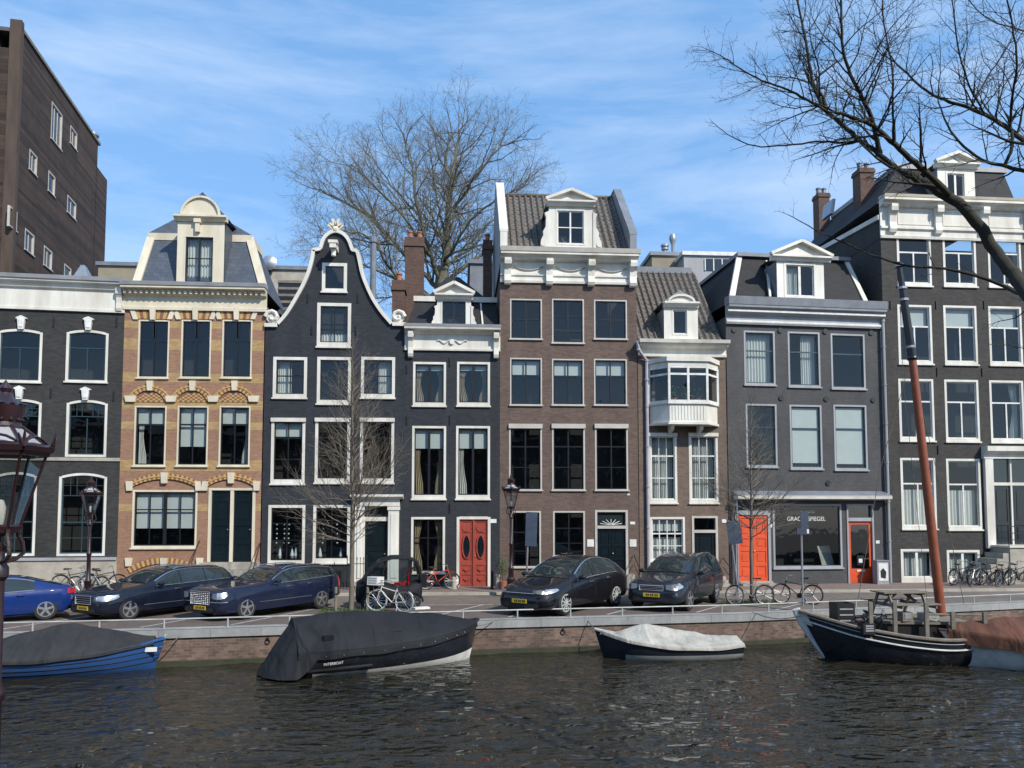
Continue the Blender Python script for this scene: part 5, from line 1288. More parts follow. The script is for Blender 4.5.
# ================================================= trees
class Tree:
    """limbs are polylines with radii; sprout() grows side shoots that curve up"""
    def __init__(s, seed): s.thick = MB(); s.fine = MB(); s.r = random.Random(seed); s.nseg = 0
    def put(s, pts, rs):
        mr = max(rs); sd = 10 if mr > .12 else 7 if mr > .05 else 5 if mr > .02 else 3
        (s.thick if mr > .05 else s.fine).tube(pts, rs, sd, caps=False); s.nseg += len(pts)
    def shoot(s, p, d, Ln, r, levels, dens, up=.12, wob=.12, ang=.75, ratio=.55, seg=None, minr=.003, flat=None):
        R_ = s.r; n = max(3, int(Ln/(seg or .18))); st = Ln/n; pts = [p]; rs = [r]; d = d.normalized(); dirs = [d]
        for i in range(n):
            d = (d+Vector((R_.gauss(0, wob), R_.gauss(0, wob), R_.gauss(0, wob)+up))).normalized(); p = p+d*st
            pts.append(p); dirs.append(d); rs.append(max(minr*.5, r*(1-(i+1)/n*.8)))
        s.put(pts, rs)
        if levels > 0:
            k = max(2, int(Ln*dens)); side = R_.uniform(0, 6.3)
            for j in range(k):
                f = .18+.8*(j+R_.random()*.8)/k
                if f > .99: f = .99
                i = min(n-1, int(f*n)); side += 2.4+R_.gauss(0, .4)
                ax = dirs[i].orthogonal().normalized(); ax = Matrix.Rotation(side, 3, dirs[i]) @ ax
                a = ang*R_.uniform(.6, 1.25); nd = dirs[i]*cos(a)+ax*sin(a)
                s.shoot(pts[i].lerp(pts[i+1], f*n-i), nd, Ln*ratio*(1.15-f*.6)*R_.uniform(.6, 1.25), max(minr, rs[i]*.6), levels-1, dens/ratio*.85, up, wob, ang, ratio, (seg or .18)*.8, minr)
    def limb(s, pts, r0, r1, step=.3, wob=.01):
        P_ = [Vector(p) for p in pts]
        if len(P_) > 2:
            for _ in range(2):
                Q_ = [P_[0]]
                for u_, w_ in zip(P_[:-1], P_[1:]): Q_ += [u_.lerp(w_, .25), u_.lerp(w_, .75)]
                P_ = Q_+[P_[-1]]
        o = [P_[0]]
        for u_, w_ in zip(P_[:-1], P_[1:]):
            n = max(1, round((w_-u_).length/step))
            for i in range(1, n+1): o.append(u_.lerp(w_, i/n)+Vector([s.r.gauss(0, wob) for _ in range(3)]))
        m = len(o)-1; rs = [r0+(r1-r0)*(i/m)**.85 for i in range(m+1)]
        s.put(o, rs); return list(zip(o, rs))
    def side(s, lm, dens, Ln, levels, f0=0.1, f1=1.0, up=.12, ang=.85, upb=.3, **k):
        n = len(lm); R_ = s.r; tot = sum((lm[i+1][0]-lm[i][0]).length for i in range(n-1)); cnt = int(tot*dens); side = R_.uniform(0, 6)
        for j in range(cnt):
            f = f0+(f1-f0)*(j+R_.random())/cnt; i = min(n-2, int(f*(n-1))); d = (lm[i+1][0]-lm[i][0]).normalized(); side += 2.4+R_.gauss(0, .5)
            ax = Matrix.Rotation(side, 3, d) @ d.orthogonal().normalized(); a = ang*R_.uniform(.6, 1.2)
            nd = (d*cos(a)+ax*sin(a)+Vector((0, 0, upb))).normalized(); l = (Ln[0]+(Ln[1]-Ln[0])*f)*R_.uniform(.55, 1.25)
            s.shoot(lm[i][0], nd, l, min(lm[i][1]*.55, .022*l+.003), levels, k.get('sd', 3), up, k.get('wob', .12), k.get('sang', .7), k.get('ratio', .55), k.get('seg'), k.get('minr', .003))
        e, d = lm[-1][0], (lm[-1][0]-lm[-2][0]).normalized()
        for _ in range(2): s.shoot(e, d+Vector([R_.gauss(0, .25) for _ in range(3)]), Ln[1]*.8, lm[-1][1], levels, k.get('sd', 3), up, k.get('wob', .12), k.get('sang', .7), k.get('ratio', .55), k.get('seg'), k.get('minr', .003))
    def build(s, mat, root, mat2=None):
        s.thick.build('trunk', mat, root, smooth=True, sharp=80, recalc=False)
        s.fine.build('crown', mat2 or mat, root, smooth=True, sharp=80, recalc=False); print('TREE', root.name, s.nseg)
# big plane tree behind the houses
Yt = 50.0
base = at_y(441, 300, Yt); root = thing('plane_tree', 'huge bare plane tree towering behind the bell gable roofs', 'tree', (base.x, Yt, 0))
def loc(px, py, dy=0): p = at_y(px, py, Yt+dy); return Vector((p.x-base.x, dy, p.z))
T = Tree(21)
T.limb([(0, 0, 0), loc(441, 330), loc(441, 290), loc(443, 268)], .62, .42, 1.0)
spec = [([loc(443, 270), loc(475, 240, 3), loc(505, 205, 3), loc(528, 180, 3)], .13, .04, 1.0),
    ([loc(430, 255, -1), loc(398, 210, -3), loc(368, 178, -4), loc(350, 165, -4)], .14, .04, 1.0),
    ([loc(405, 285, 2), loc(360, 262, 3), loc(318, 252, 4)], .11, .035, 1.0),
    ([loc(443, 272), loc(446, 250), loc(448, 215, .5), loc(452, 175, .5), loc(457, 145, 1), loc(461, 128, 1)], .38, .05, 1.1),
    ([loc(448, 215, .5), loc(470, 185, -1), loc(490, 160, -2), loc(503, 145, -2)], .17, .05, 1.1),
    ([loc(441, 285), loc(430, 255, -1), loc(418, 215, -2), loc(412, 170, -2), loc(405, 145, -1)], .24, .05, 1.1),
    ([loc(441, 292), loc(420, 270, 1), loc(395, 245, 2), loc(370, 215, 3), loc(345, 203, 3), loc(318, 188, 3)], .24, .05, 1.2),
    ([loc(438, 300), loc(405, 285, -2), loc(385, 262, -3), loc(368, 232, -4), loc(340, 232, -5)], .18, .05, 1.1),
    ([loc(443, 285), loc(462, 268, 1), loc(490, 250, 2), loc(515, 228, 2), loc(535, 212, 2)], .18, .05, 1.0),
    ([loc(444, 262), loc(458, 240, -2), loc(480, 208, -3), loc(505, 195, -4)], .15, .05, 1.0),
    ([loc(418, 215, -2), loc(395, 190, -1), loc(375, 160, 0)], .12, .04, 1.1),
    ([loc(395, 245, 2), loc(360, 240, 4), loc(320, 235, 5)], .1, .04, 1.0),
    ([loc(446, 240), loc(436, 200, 3), loc(430, 150, 4)], .14, .04, 1.1)]
for pts, r0_, r1_, dn in spec:
    lm = T.limb(pts, r0_*.78, r1_*.8, .7, .06)
    T.side(lm, dn*1.65, (4.7, 3.1), 3, f0=.12, up=.04, ang=.85, upb=.2, sd=2.3, wob=.16, sang=.85, ratio=.56, seg=.5, minr=.0065)
T.build('bark_plane', root)
def street_tree(px, py, top, spread, label, r=.1, seed=3, h0=1.8, group=None):
    b = at_z(px, py, 0); y = b.y; t = Tree(seed); R_ = t.r
    root = thing('street_tree', label, 'tree', (b.x, y, 0), group='young street trees')
    p = at_y(*top, y); H = p.z; x1 = p.x-b.x
    lm = t.limb([(0, 0, 0), (.02, 0, H*.3), (x1*.6, .02, H*.62), (x1, 0, H)], r, .006, .25, .008)
    n = int(H*14); side = 0
    for j in range(n):
        z = h0+(H*.97-h0)*(j/n); side += 2.4+R_.gauss(0, .3); f = (z-h0)/(H-h0)
        q = min(lm, key=lambda a: abs(a[0].z-z)); L0 = spread*(1-f)**.75*R_.choice((.45, .8, 1.0, 1.25))*R_.uniform(.8, 1.1)+.2
        el = .25+.75*f+R_.gauss(0, .12)
        t.shoot(q[0], Vector((cos(side)*cos(el), sin(side)*cos(el), sin(el))), L0, min(q[1]*.4, .006+.006*L0), 2, 4.4, .05, .09, .6, .5, .16, .0024)
    t.build('bark_grey', root)
    m = MB(); m.add([(-1.1, -.55, .012), (1.1, -.55, .012), (1.1, .55, .012), (-1.1, .55, .012)], [(0, 1, 2, 3)])
    g = m.build('tree_pit', 'earth', root); g2 = MB()
    for i in range(600):
        x, y_ = R_.uniform(-1.05, 1.05), R_.uniform(-.5, .5); h = R_.uniform(.04, .15); a = R_.uniform(0, pi); dx, dy = .012*cos(a), .012*sin(a)
        g2.add([(x-dx, y_-dy, .01), (x+dx, y_+dy, .01), (x+R_.gauss(0, .04), y_+R_.gauss(0, .04), h)], [(0, 1, 2)])
    w_ = g2.build('weeds', 'leaf', g); w_['kind'] = 'stuff'
    return b
tb1 = street_tree(351, 611, (353, 332), 2.5, 'bare young street tree before the bell gable house', .095, 8, 2.2)
tb2 = street_tree(752, 603, (751, 388), 2.1, 'bare young street tree before the grey gallery house', .08, 9, 2.4)
# stakes round the first street tree
for dx, lb in ((-.5, 'left'), (.55, 'right')):
    t = thing('tree_stake', 'short wooden stake just %s of the bare tree before the bell gable' % lb, 'stake', (tb1.x+dx, tb1.y-.05, 0), group='tree stakes')
    m = MB(); m.lathe([(.05, 0), (.05, .78), (.03, .8), (0, .8)], (0, 0, 0), 8); m.build('post', 'wood', t, smooth=True)
    m = MB(); m.box(-.055, -.15*(1 if dx > 0 else -1)*-1 if 0 else .055, -.055, .055, .55, .6); m.build('strap', 'rubber', t)
# foreground tree, upper right
Yf = 9.5; b = at_y(1130, 440, Yf-2); org = Vector((b.x+.45, Yf-4, 0)); root = thing('foreground_tree', 'dark bare tree reaching in from the upper right corner', 'tree', org)
T = Tree(31)
def lf(px, py, dy=0): p = at_y(px, py, Yf+dy); return Vector((p.x, Yf+dy, p.z))-org
T.limb([(0, 0, 0), (.08, .2, 1.2), (0, .7, 2.4), (-.1, 1.4, 3.2), lf(1130, 440, -2), lf(1105, 410, -1.7)], .26, .125, .2)
K = dict(sd=8.8, wob=.13, sang=.9, ratio=.5, seg=.1, minr=.0021)
def L2(pts, r0, r1, dens, Ln, lev=2, f0=.1, up=.035, upb=.35, ang=1.0):
    upb = upb*.6; Ln = (Ln[0]*1.12, Ln[1]*1.2); r0 *= .82
    lm = T.limb(pts, r0, r1, .12, .004); T.side(lm, dens, Ln, lev, f0=f0, up=up, upb=upb, ang=ang, **K)
T.limb([lf(1122, 431, -1.9), lf(1105, 410, -1.7), lf(1075, 372, -1.2), lf(1035, 300, -.6), lf(1000, 260), lf(972, 215), lf(950, 196, .1), lf(921, 182, .2), lf(905, 173, .25)], .128, .05, .12)
L2([lf(912, 177, .2), lf(896, 168, .3), lf(877, 152, .4), lf(858, 139, .5), lf(840, 122, .5), lf(826, 111, .6)], .049, .028, 5, (.9, .9), upb=.6)
L2([lf(826, 111, .6), lf(816, 92, .7), lf(811, 76, .8), lf(806, 41, .9), lf(797, -5, 1), lf(790, -30, 1)], .036, .012, 10, (1.0, .5))
L2([lf(826, 111, .6), lf(806, 99, .5), lf(790, 90, .4), lf(765, 82, .2), lf(741, 70, .1), lf(722, 56, 0), lf(708, 50, 0)], .028, .004, 10, (.9, .3), upb=.55)
L2([lf(880, 154, .4), lf(873, 120, .2), lf(862, 98, .1), lf(855, 85, 0), lf(844, 60, -.1), lf(841, 30, -.2), lf(842, -30, -.3)], .046, .012, 9, (1.1, .7))
L2([lf(860, 141, .5), lf(842, 143, .6), lf(820, 141, .7), lf(790, 145, .8), lf(757, 147, .8), lf(735, 140, .8), lf(714, 124, .8)], .026, .004, 7, (.45, .15), lev=1, upb=.5)
L2([lf(950, 196, .1), lf(930, 175, -.3), lf(906, 155, -.5), lf(888, 138, -.6), lf(872, 124, -.7), lf(852, 117, -.7), lf(835, 112, -.7)], .06, .015, 6, (.9, .5), upb=.5)
L2([lf(893, 143, -.6), lf(893, 110, -.9), lf(893, 70, -1.0), lf(884, 30, -1.1), lf(880, -20, -1.2)], .022, .008, 8, (.8, .5))
L2([lf(1035, 300, -.6), lf(1016, 292, .4), lf(985, 277, .6), lf(940, 267, .7), lf(902, 266, .8), lf(864, 252, .9), lf(820, 232, 1), lf(787, 214, 1.1)], .05, .004, 2.6, (.5, .2), lev=1, upb=.15)
T.limb([lf(1122, 431, -1.9), lf(1110, 380, -1.6), lf(1090, 260, -1.5), lf(1060, 190, -.8), lf(1030, 165, -.4)], .1, .05, .15)
L2([lf(1032, 168, -.4), lf(1024, 172, -.3), lf(1004, 165, -.2), lf(985, 163, -.1), lf(960, 145, 0), lf(945, 122, .1), lf(938, 100, .1)], .042, .008, 7, (.6, .4))
L2([lf(1050, 175, -.6), lf(1030, 145, -.4), lf(1010, 130, -.2), lf(994, 119, 0), lf(970, 108, .2), lf(947, 101, .3), lf(925, 92, .4), lf(896, 63, .5)], .055, .012, 7, (.9, .5))
L2([lf(1004, 166, -.2), lf(1012, 150, -.3), lf(1013, 135, -.3), lf(1010, 125, -.2)], .03, .02, 5, (.3, .3), lev=1)
L2([lf(985, 114, 0), lf(972, 92, 0), lf(960, 60, -.1), lf(955, 20, -.2), lf(950, -20, -.2)], .022, .008, 9, (.8, .5))
L2([lf(970, 108, .2), lf(985, 80, .4), lf(1003, 55, .4), lf(1020, 25, .4)], .022, .006, 9, (.7, .4))
L2([lf(1010, 130, -.2), lf(1012, 100, -.4), lf(1018, 60, -.7), lf(1012, 20, -.8), lf(1000, -30, -.9)], .025, .008, 9, (.9, .5))
L2([lf(1060, 40, -.2), lf(1020, 30, 0), lf(985, 20, .2), lf(965, -5, .3)], .02, .006, 9, (.5, .3))
L2([lf(1035, 300, -.5), lf(1018, 318, -.3), lf(995, 322, -.2)], .014, .004, 9, (.35, .2), lev=1, upb=-.1)
L2([lf(1060, 360, -.9), lf(1030, 350, -.6), lf(1005, 345, -.5)], .014, .004, 9, (.35, .25), lev=1, upb=.3)
T.build('bark_dark', root)
# ================================================= cars
def lerp_tab(tab, x):
    if x <= tab[0][0]: return tab[0][1]
    for (a, va), (b, vb) in zip(tab[:-1], tab[1:]):
        if x <= b:
            f = (x-a)/(b-a); return va+(vb-va)*f
    return tab[-1][1]
def smooth_tab(tab, n=2):
    for _ in range(n):
        q = [tab[0]]
        for a, b in zip(tab[:-1], tab[1:]):
            q += [(a[0]*.75+b[0]*.25, a[1]*.75+b[1]*.25), (a[0]*.25+b[0]*.75, a[1]*.25+b[1]*.75)]
        tab = q+[tab[-1]]
    return tab
def make_car(root, S):
    """x runs from the nose (0) to the tail; y to the car's own sides; z up"""
    Lc, Wd = S['L'], S['W']; hw = Wd/2
    top = smooth_tab(S['top'], 2); belt = smooth_tab(S['belt'], 1); bot = smooth_tab(S['bot'], 1); plan = smooth_tab(S['plan'], 2)
    Hc = max(z for _, z in top)
    N = 84; xs = sorted({round(Lc*i/N, 4) for i in range(N+1)} | {round(v, 4) for v in (.01, .03, .06, Lc-.01, Lc-.03, Lc-.06)})
    def half(x): return hw*lerp_tab(plan, x)
    def rooft(x):
        t, bz = lerp_tab(top, x), lerp_tab(belt, x); return t, min(bz, t-.035)
    def gw(x):                                     # half width at the top of the section
        t, bz = rooft(x); f = max(0, min(1, (t-bz)/max(.2, Hc-bz))); return half(x)*(.9-(.9-S.get('roofw', .69))*f)
    def section(x):
        w = half(x); t, bz = rooft(x); zb = lerp_tab(bot, x); g = gw(x); k = min(.09, (t-bz)*.5)
        e = min(x, Lc-x); rnd = max(0, 1-e/.22)      # nose and tail tuck in towards the top and bottom
        mid = zb+(bz-zb)*.5
        return [(0, zb), (w*.8, zb), (w*(.95-.03*rnd), zb+.05), (w*.985, zb+(mid-zb)*.5), (w*1.0, mid), (w*.99, mid+(bz-mid)*.55), (w*(.965-.02*rnd), bz-.05), (w*.93, bz),
                (w*.93*.5+g*.5+.012, bz+(t-bz)*.45-k*.2), (g+.008, t-k), (g*.93, t-k*.42), (g*.7, t-k*.14), (g*.35, t-.004), (0, t)]
    rows = []
    for x in xs:
        s_ = section(x); e = min(x, Lc-x)
        rows.append([(x, y, z) for y, z in s_]+[(x, -y, z) for y, z in s_[::-1][1:-1]])
    mb = MB(); mb.grid(rows, close=True); n = len(rows[0])
    mb.add([], []); m0 = 0
    mb.f.append(tuple(range(n))); mb.mi.append(0); mb.f.append(tuple((len(rows)-1)*n+k for k in range(n))); mb.mi.append(0)
    body = mb.build('body', [S['paint'], 'rubber'], root, smooth=True, sharp=50)
    wr = S['wr']; cut = MB()
    for wx in S['axles']:
        for sy in (-1, 1):
            cut.lathe([(wr+.055, -.17), (wr+.055, .3)], (wx, sy*(half(wx)-.1) if sy > 0 else sy*(half(wx)-.1)-.13, wr+.01), 28, 'y', 1)
    co = cut.build('cutter', [S['paint'], 'rubber']); md = body.modifiers.new('b', 'BOOLEAN'); md.object = co; md.operation = 'DIFFERENCE'; md.solver = 'EXACT'
    bpy.context.view_layer.update(); dg = bpy.context.evaluated_depsgraph_get()
    me = bpy.data.meshes.new_from_object(body.evaluated_get(dg)); body.modifiers.clear(); body.data = me
    me.polygons.foreach_set('use_smooth', [True]*len(me.polygons)); me.set_sharp_from_angle(angle=radians(50))
    bpy.data.objects.remove(co)
    # ---- surface look-ups
    def sideY(x, z):
        s_ = section(x); best = None
        for (y0, z0), (y1, z1) in zip(s_[2:10], s_[3:11]):
            if min(z0, z1)-1e-6 <= z <= max(z0, z1)+1e-6 and abs(z1-z0) > 1e-5: return y0+(y1-y0)*(z-z0)/(z1-z0)
        return s_[9][0]
    def topZ(x, y):
        s_ = section(x)[9:]; y = abs(y)
        for (y0, z0), (y1, z1) in zip(s_[:-1], s_[1:]):
            if y1-1e-6 <= y <= y0+1e-6: return z0+(z1-z0)*(y-y0)/(y1-y0)
        return s_[0][1]
    def sidepatch(name, xa, xb, zlo, zhi, mat, off=.006, n=24, parts=6, par=root, both=True, label=None):
        for sy in ((1, -1) if both else (1,)):
            m = MB(); rr_ = []
            for i in range(n+1):
                x = xa+(xb-xa)*i/n; a, b = zlo(x), max(zlo(x), zhi(x))
                rr_.append([(x, sy*(sideY(x, a+(b-a)*j/parts)+off), a+(b-a)*j/parts) for j in range(parts+1)])
            m.grid(rr_); o = m.build(name, mat, par, smooth=True)
    bl = lambda x: lerp_tab(belt, x)+.012
    tl_ = lambda x: max(rooft(x)[0]-.085-S.get('rail', 0), bl(x)+.001)
    gx = S['glass']
    for a, b in zip(gx[:-1], gx[1:]):
        sidepatch('side_window', a+.018, b-.018, bl, tl_, 'carglass')
    # bright line round the side glass
    if S.get('chrome'):
        for sy in (1, -1):
            m = MB(); xsn = [gx[0]+.02+(gx[-1]-gx[0]-.04)*i/30 for i in range(31)]
            low = [(x, sy*(sideY(x, bl(x)-.012)+.012), bl(x)-.014) for x in xsn]; hi = [(x, sy*(sideY(x, tl_(x)+.01)+.012), tl_(x)+.012) for x in xsn]
            m.tube(low, .016, 5); m.tube(hi, .016, 5); m.build('chrome_trim', 'chrome', root, smooth=True)
    def toppatch(name, xa, xb, fr_, mat, off=.01, n=12, m_=14, xo=0):
        m = MB(); rr_ = []
        for i in range(n+1):
            x = xa+(xb-xa)*i/n; w = gw(x)*fr_
            row = []
            for j in range(m_+1):
                y = -w+2*w*j/m_; bow = S.get('bow', .1)*(1-(y/max(w, .01))**2)
                xx = x+(-bow if xo > 0 else bow)*0; row.append((xx+(-off if xo > 0 else off), y, topZ(x, y)+off))
            rr_.append(row)
        m.grid(rr_); return m.build(name, mat, root, smooth=True)
    toppatch('windscreen', *S['ws'], .9, 'carglass', xo=1)
    toppatch('rear_window', *S['rw'], .86, 'carglass', xo=-1)
    m = MB()
    for sy in (.35, -.25): m.tube([(S['ws'][0]+.02, sy*hw-.05, topZ(S['ws'][0], sy*hw)+.025), (S['ws'][0]+.13, sy*hw+.45, topZ(S['ws'][0]+.13, sy*hw)+.03)], .01, 4)
    m.build('wiper', 'rubber', root)
    # ---- nose fittings follow the plan shape
    def frontpath(y0, y1, z, off=.012, n=16, xmax=.9):
        """points along the nose: y>0 rounds the left corner onto the side"""
        o = []
        for i in range(n+1):
            t = y0+(y1-y0)*i/n; s_ = 1 if t >= 0 else -1; a = abs(t); w0 = half(.0)*.985
            if a <= w0: o.append((-off, s_*a, z))
            else:
                x = a-w0; o.append((x-off*.3, s_*(sideY(x, z)+off), z))
        return o
    def strip(name, y0, y1, z0, z1, mat, off=.012, n=18, par=root, slope=0, mir=False, rake=0):
        for k in ((1, -1) if mir else (1,)):
            m = MB(); rr_ = []
            for q in range(4):
                z = z0+(z1-z0)*q/3; rr_.append([(p[0]+slope*q/3, p[1]*k, p[2]+(rake*(i_/n) if q > 1 else rake*1.0*(i_/n)+(abs(i_/n-.45)**2)*.22*bool(rake))) for i_, p in enumerate(frontpath(y0, y1, z, off, n))])
            m.grid(rr_); o = m.build(name, mat, par, smooth=True)
        return o
    F = S['face']
    strip('headlight', *F['head'], 'headlight', .014, mir=True, rake=.035)
    g = strip('grille', -F['grille'][0], F['grille'][0], F['grille'][1], F['grille'][2], 'rubber', .014)
    m = MB(); gy, g0, g1 = F['grille']
    if F.get('bars'):
        for i in range(F['bars']+1):
            z = g0+(g1-g0)*i/F['bars']; m.tube([(-.024, -gy, z), (-.024, gy, z)], .008 if 0 < i < F['bars'] else .014, 5)
        for i in range(F.get('vb', 0)+1):
            y = -gy+2*gy*i/max(1, F.get('vb', 1)); m.tube([(-.026, y, g0), (-.026, y, g1)], .006 if 0 < i < F['vb'] else .014, 5)
        m.build('grille_bars', 'chrome', g)
    strip('lower_intake', -hw*.62, hw*.62, S['bot'][0][1]+.05, S['bot'][0][1]+.16, 'rubber', .012)
    pz = F['plate']
    m = MB(); m.box(-.035, -.02, -.26, .26, pz, pz+.115); pl = m.build('number_plate', 'plate', root)
    m = MB(); 
    for i, y in enumerate((-.19, -.13, -.05, .01, .09, .15)): m.box(-.0375, -.0351, y-.02, y+.02, pz+.025, pz+.09)
    m.build('plate_characters', 'rubber', pl)
    m = MB(); m.box(Lc+.005, Lc+.02, -.26, .26, .75, .865); m.build('number_plate', 'plate', root)
    if F.get('line'): strip('chrome_strip', -F['line'][0], F['line'][0], F['line'][1], F['line'][1]+.02, 'chrome', .018)
    # tail lamps
    tz = S['tail']
    for sy in (1, -1):
        m = MB(); rr_ = []
        for i in range(7):
            x = Lc-.02-.22*(1-i/6); rr_.append([(x, sy*(sideY(min(x, Lc-.001), z)+.01), z) for z in (tz[0], (tz[0]+tz[1])/2, tz[1])])
        rr_.append([(Lc+.01, sy*half(Lc)*.6, z) for z in (tz[0], (tz[0]+tz[1])/2, tz[1])]); m.grid(rr_); m.build('tail_lamp', 'taillight', root, smooth=True)
    # door seams, handles, mirrors
    seams = MB()
    for x in S['seams']:
        for sy in (1, -1):
            seams.cut(); z0 = lerp_tab(bot, x)+.12; z1 = lerp_tab(belt, x)-.01
            seams.tube([(x, sy*(sideY(x, z0+(z1-z0)*i/6)+.0), z0+(z1-z0)*i/6) for i in range(7)], .005, 4)
    seams.buildn('door_seam', 'rubber', root)
    for x in S['handles']:
        for sy in (1, -1):
            z = lerp_tab(belt, x)-.13; m = MB(); m.tube([(x, sy*(sideY(x, z)+.0), z), (x+.03, sy*(sideY(x, z)+.035), z), (x+.17, sy*(sideY(x, z)+.035), z), (x+.2, sy*(sideY(x, z)+.0), z)], .014, 6)
            m.build('door_handle', S.get('hmat', S['paint']), root, smooth=True)
    mx_ = S['mirror']
    for sy in (1, -1):
        z = lerp_tab(belt, mx_)+.05; y = sideY(mx_, z-.06); m = MB()
        prof = [(0, 0), (.06, .01), (.085, .05), (.08, .12), (0, .16)]
        st = len(m.v); m.lathe([(r_, h_) for r_, h_ in prof], (0, 0, 0), 12, 'x'); m.xf(Matrix.Translation((mx_-.06, sy*(y+.13), z+.03)) @ Matrix.Diagonal((1, 1.35, .85, 1)), st)
        m.tube([(mx_+.02, sy*(y-.02), z-.04), (mx_, sy*(y+.1), z)], .022, 6); m.build('mirror', S['paint'], root, smooth=True)
    if S.get('sidechrome'):
        z = S['sidechrome']; m = MB()
        for sy in (1, -1):
            m.cut(); xx = [S['axles'][0]+wr+.12+(S['axles'][1]-S['axles'][0]-2*wr-.24)*i/8 for i in range(9)]; m.tube([(x, sy*(sideY(x, z)+.006), z) for x in xx], .011, 5)
        m.buildn('side_moulding', 'chrome', root)
    if S.get('rails'):
        for sy in (1, -1):
            a, b = S['rails']; m = MB(); xx = [a+(b-a)*i/10 for i in range(11)]
            m.tube([(x, sy*gw(x)*.88, topZ(x, gw(x)*.88)+(.04 if 0 < i < 10 else 0)) for i, x in enumerate(xx)], .016, 6); m.build('roof_rail', S.get('railmat', 'black'), root, smooth=True)
    # wheels
    for wx in S['axles']:
        for sy in (-1, 1):
            y = sy*(half(wx)-.115); w = MB(); tw = .105
            w.lathe([(wr*.66, -tw), (wr*.9, -tw), (wr*.985, -tw*.8), (wr, -tw*.4), (wr, tw*.4), (wr*.985, tw*.8), (wr*.9, tw), (wr*.66, tw)], (wx, y, wr), 32, 'y')
            wo_ = w.build('wheel', 'rubber', root, smooth=True); rim = MB(); r2 = wr*.68; fy = y+sy*(tw-.01)
            rim.lathe([(r2*.9, 0), (r2*1.03, 0), (r2*1.03, sy*.02), (r2*.9, sy*.02)], (wx, fy, wr), 32, 'y', caps=False)
            for k in range(S['spokes']):
                a = 2*pi*k/S['spokes']+.3
                for da in ((-.09, .09) if S.get('twin') else (0,)):
                    p0 = Vector((wx+.05*cos(a), fy+sy*.008, wr+.05*sin(a))); p1 = Vector((wx+r2*.97*cos(a+da), fy+sy*.005, wr+r2*.97*sin(a+da)))
                    rim.beam(p0, p1, S.get('spw', .05), .025, up=Vector((0, 1, 0)))
            rim.lathe([(0, 0), (.065, 0), (.06, sy*.03), (0, sy*.035)], (wx, fy, wr), 14, 'y')
            rim.build('rim', S.get('rimmat', 'alloy'), wo_, smooth=True, sharp=30)
    return root
def place_car(name, label, S, fw, dirpx, rwheel=None, flip=None, heading=None):
    """fw = pixel of the front near wheel's ground point; heading = angle of the nose->tail axis"""
    p = at_z(*fw, 0); h = heading; sy = S.get('nearside', 1)
    wx = S['axles'][0] if not S.get('useRear') else S['axles'][1]; wy = (S['W']/2-.1)*sy
    SCL = S.get('scale', 1.09); o = p-Vector((cos(h)*wx-sin(h)*wy, sin(h)*wx+cos(h)*wy, 0))*SCL
    t = thing(name, label, 'car', (o.x, o.y, .006), h, 'cars parked along the quay'); t.scale = (SCL,)*3
    return make_car(t, S)
WAGON = dict(L=4.9, W=1.85, wr=.33, axles=(.86, 3.74), paint='paint_navy', spokes=5, twin=True, chrome=True, nearside=-1,
    top=[(0, .7), (.04, .8), (.3, .9), (1.3, 1.0), (1.5, 1.03), (2.2, 1.38), (2.7, 1.46), (3.6, 1.46), (4.3, 1.4), (4.55, 1.3), (4.82, .98), (4.88, .85), (4.9, .6)],
    belt=[(0, .62), (.4, .8), (1.4, .93), (2.6, .95), (3.8, .98), (4.6, 1.0), (4.9, .85)], bot=[(0, .24), (.4, .18), (4.4, .2), (4.9, .32)],
    plan=[(0, .7), (.05, .82), (.2, .91), (.5, .97), (1.0, 1), (4.0, 1), (4.5, .96), (4.8, .88), (4.9, .76)],
    glass=[1.72, 2.62, 3.55, 4.5], ws=(1.5, 2.22), rw=(4.4, 4.78), seams=(1.45, 2.62, 3.5), handles=(2.35, 3.25), mirror=1.8, rails=(2.5, 4.3), railmat='chrome', hmat='chrome', tail=(.72, .95), sidechrome=.42,
    face=dict(head=(.52, 1.16, .6, .75), grille=(.38, .52, .75), bars=4, vb=1, plate=.34))
WAGON2 = dict(WAGON, L=5.0, W=1.88, wr=.345, axles=(.92, 3.97), paint='paint_royal', chrome=True, twin=False, spw=.06, roofw=.74, sidechrome=.48,
    top=[(0, .78), (.03, .88), (.3, .96), (1.55, 1.03), (1.75, 1.05), (2.35, 1.38), (2.8, 1.48), (3.8, 1.48), (4.5, 1.42), (4.7, 1.3), (4.92, 1.0), (4.98, .85), (5.0, .6)],
    belt=[(0, .7), (.35, .88), (1.6, .98), (2.8, 1.0), (4.0, 1.04), (4.7, 1.08), (5.0, .9)],
    plan=[(0, .8), (.05, .9), (.2, .95), (.5, .98), (1.0, 1), (4.2, 1), (4.7, .97), (4.9, .9), (5.0, .8)],
    glass=[1.95, 2.75, 3.65, 4.6], ws=(1.75, 2.36), rw=(4.6, 4.9), seams=(1.7, 2.75, 3.6), handles=(2.45, 3.35), mirror=2.0, tail=(.7, 1.02),
    face=dict(head=(.54, .98, .64, .82), grille=(.42, .5, .86), bars=7, vb=9, plate=.33, line=(.98, .56)))
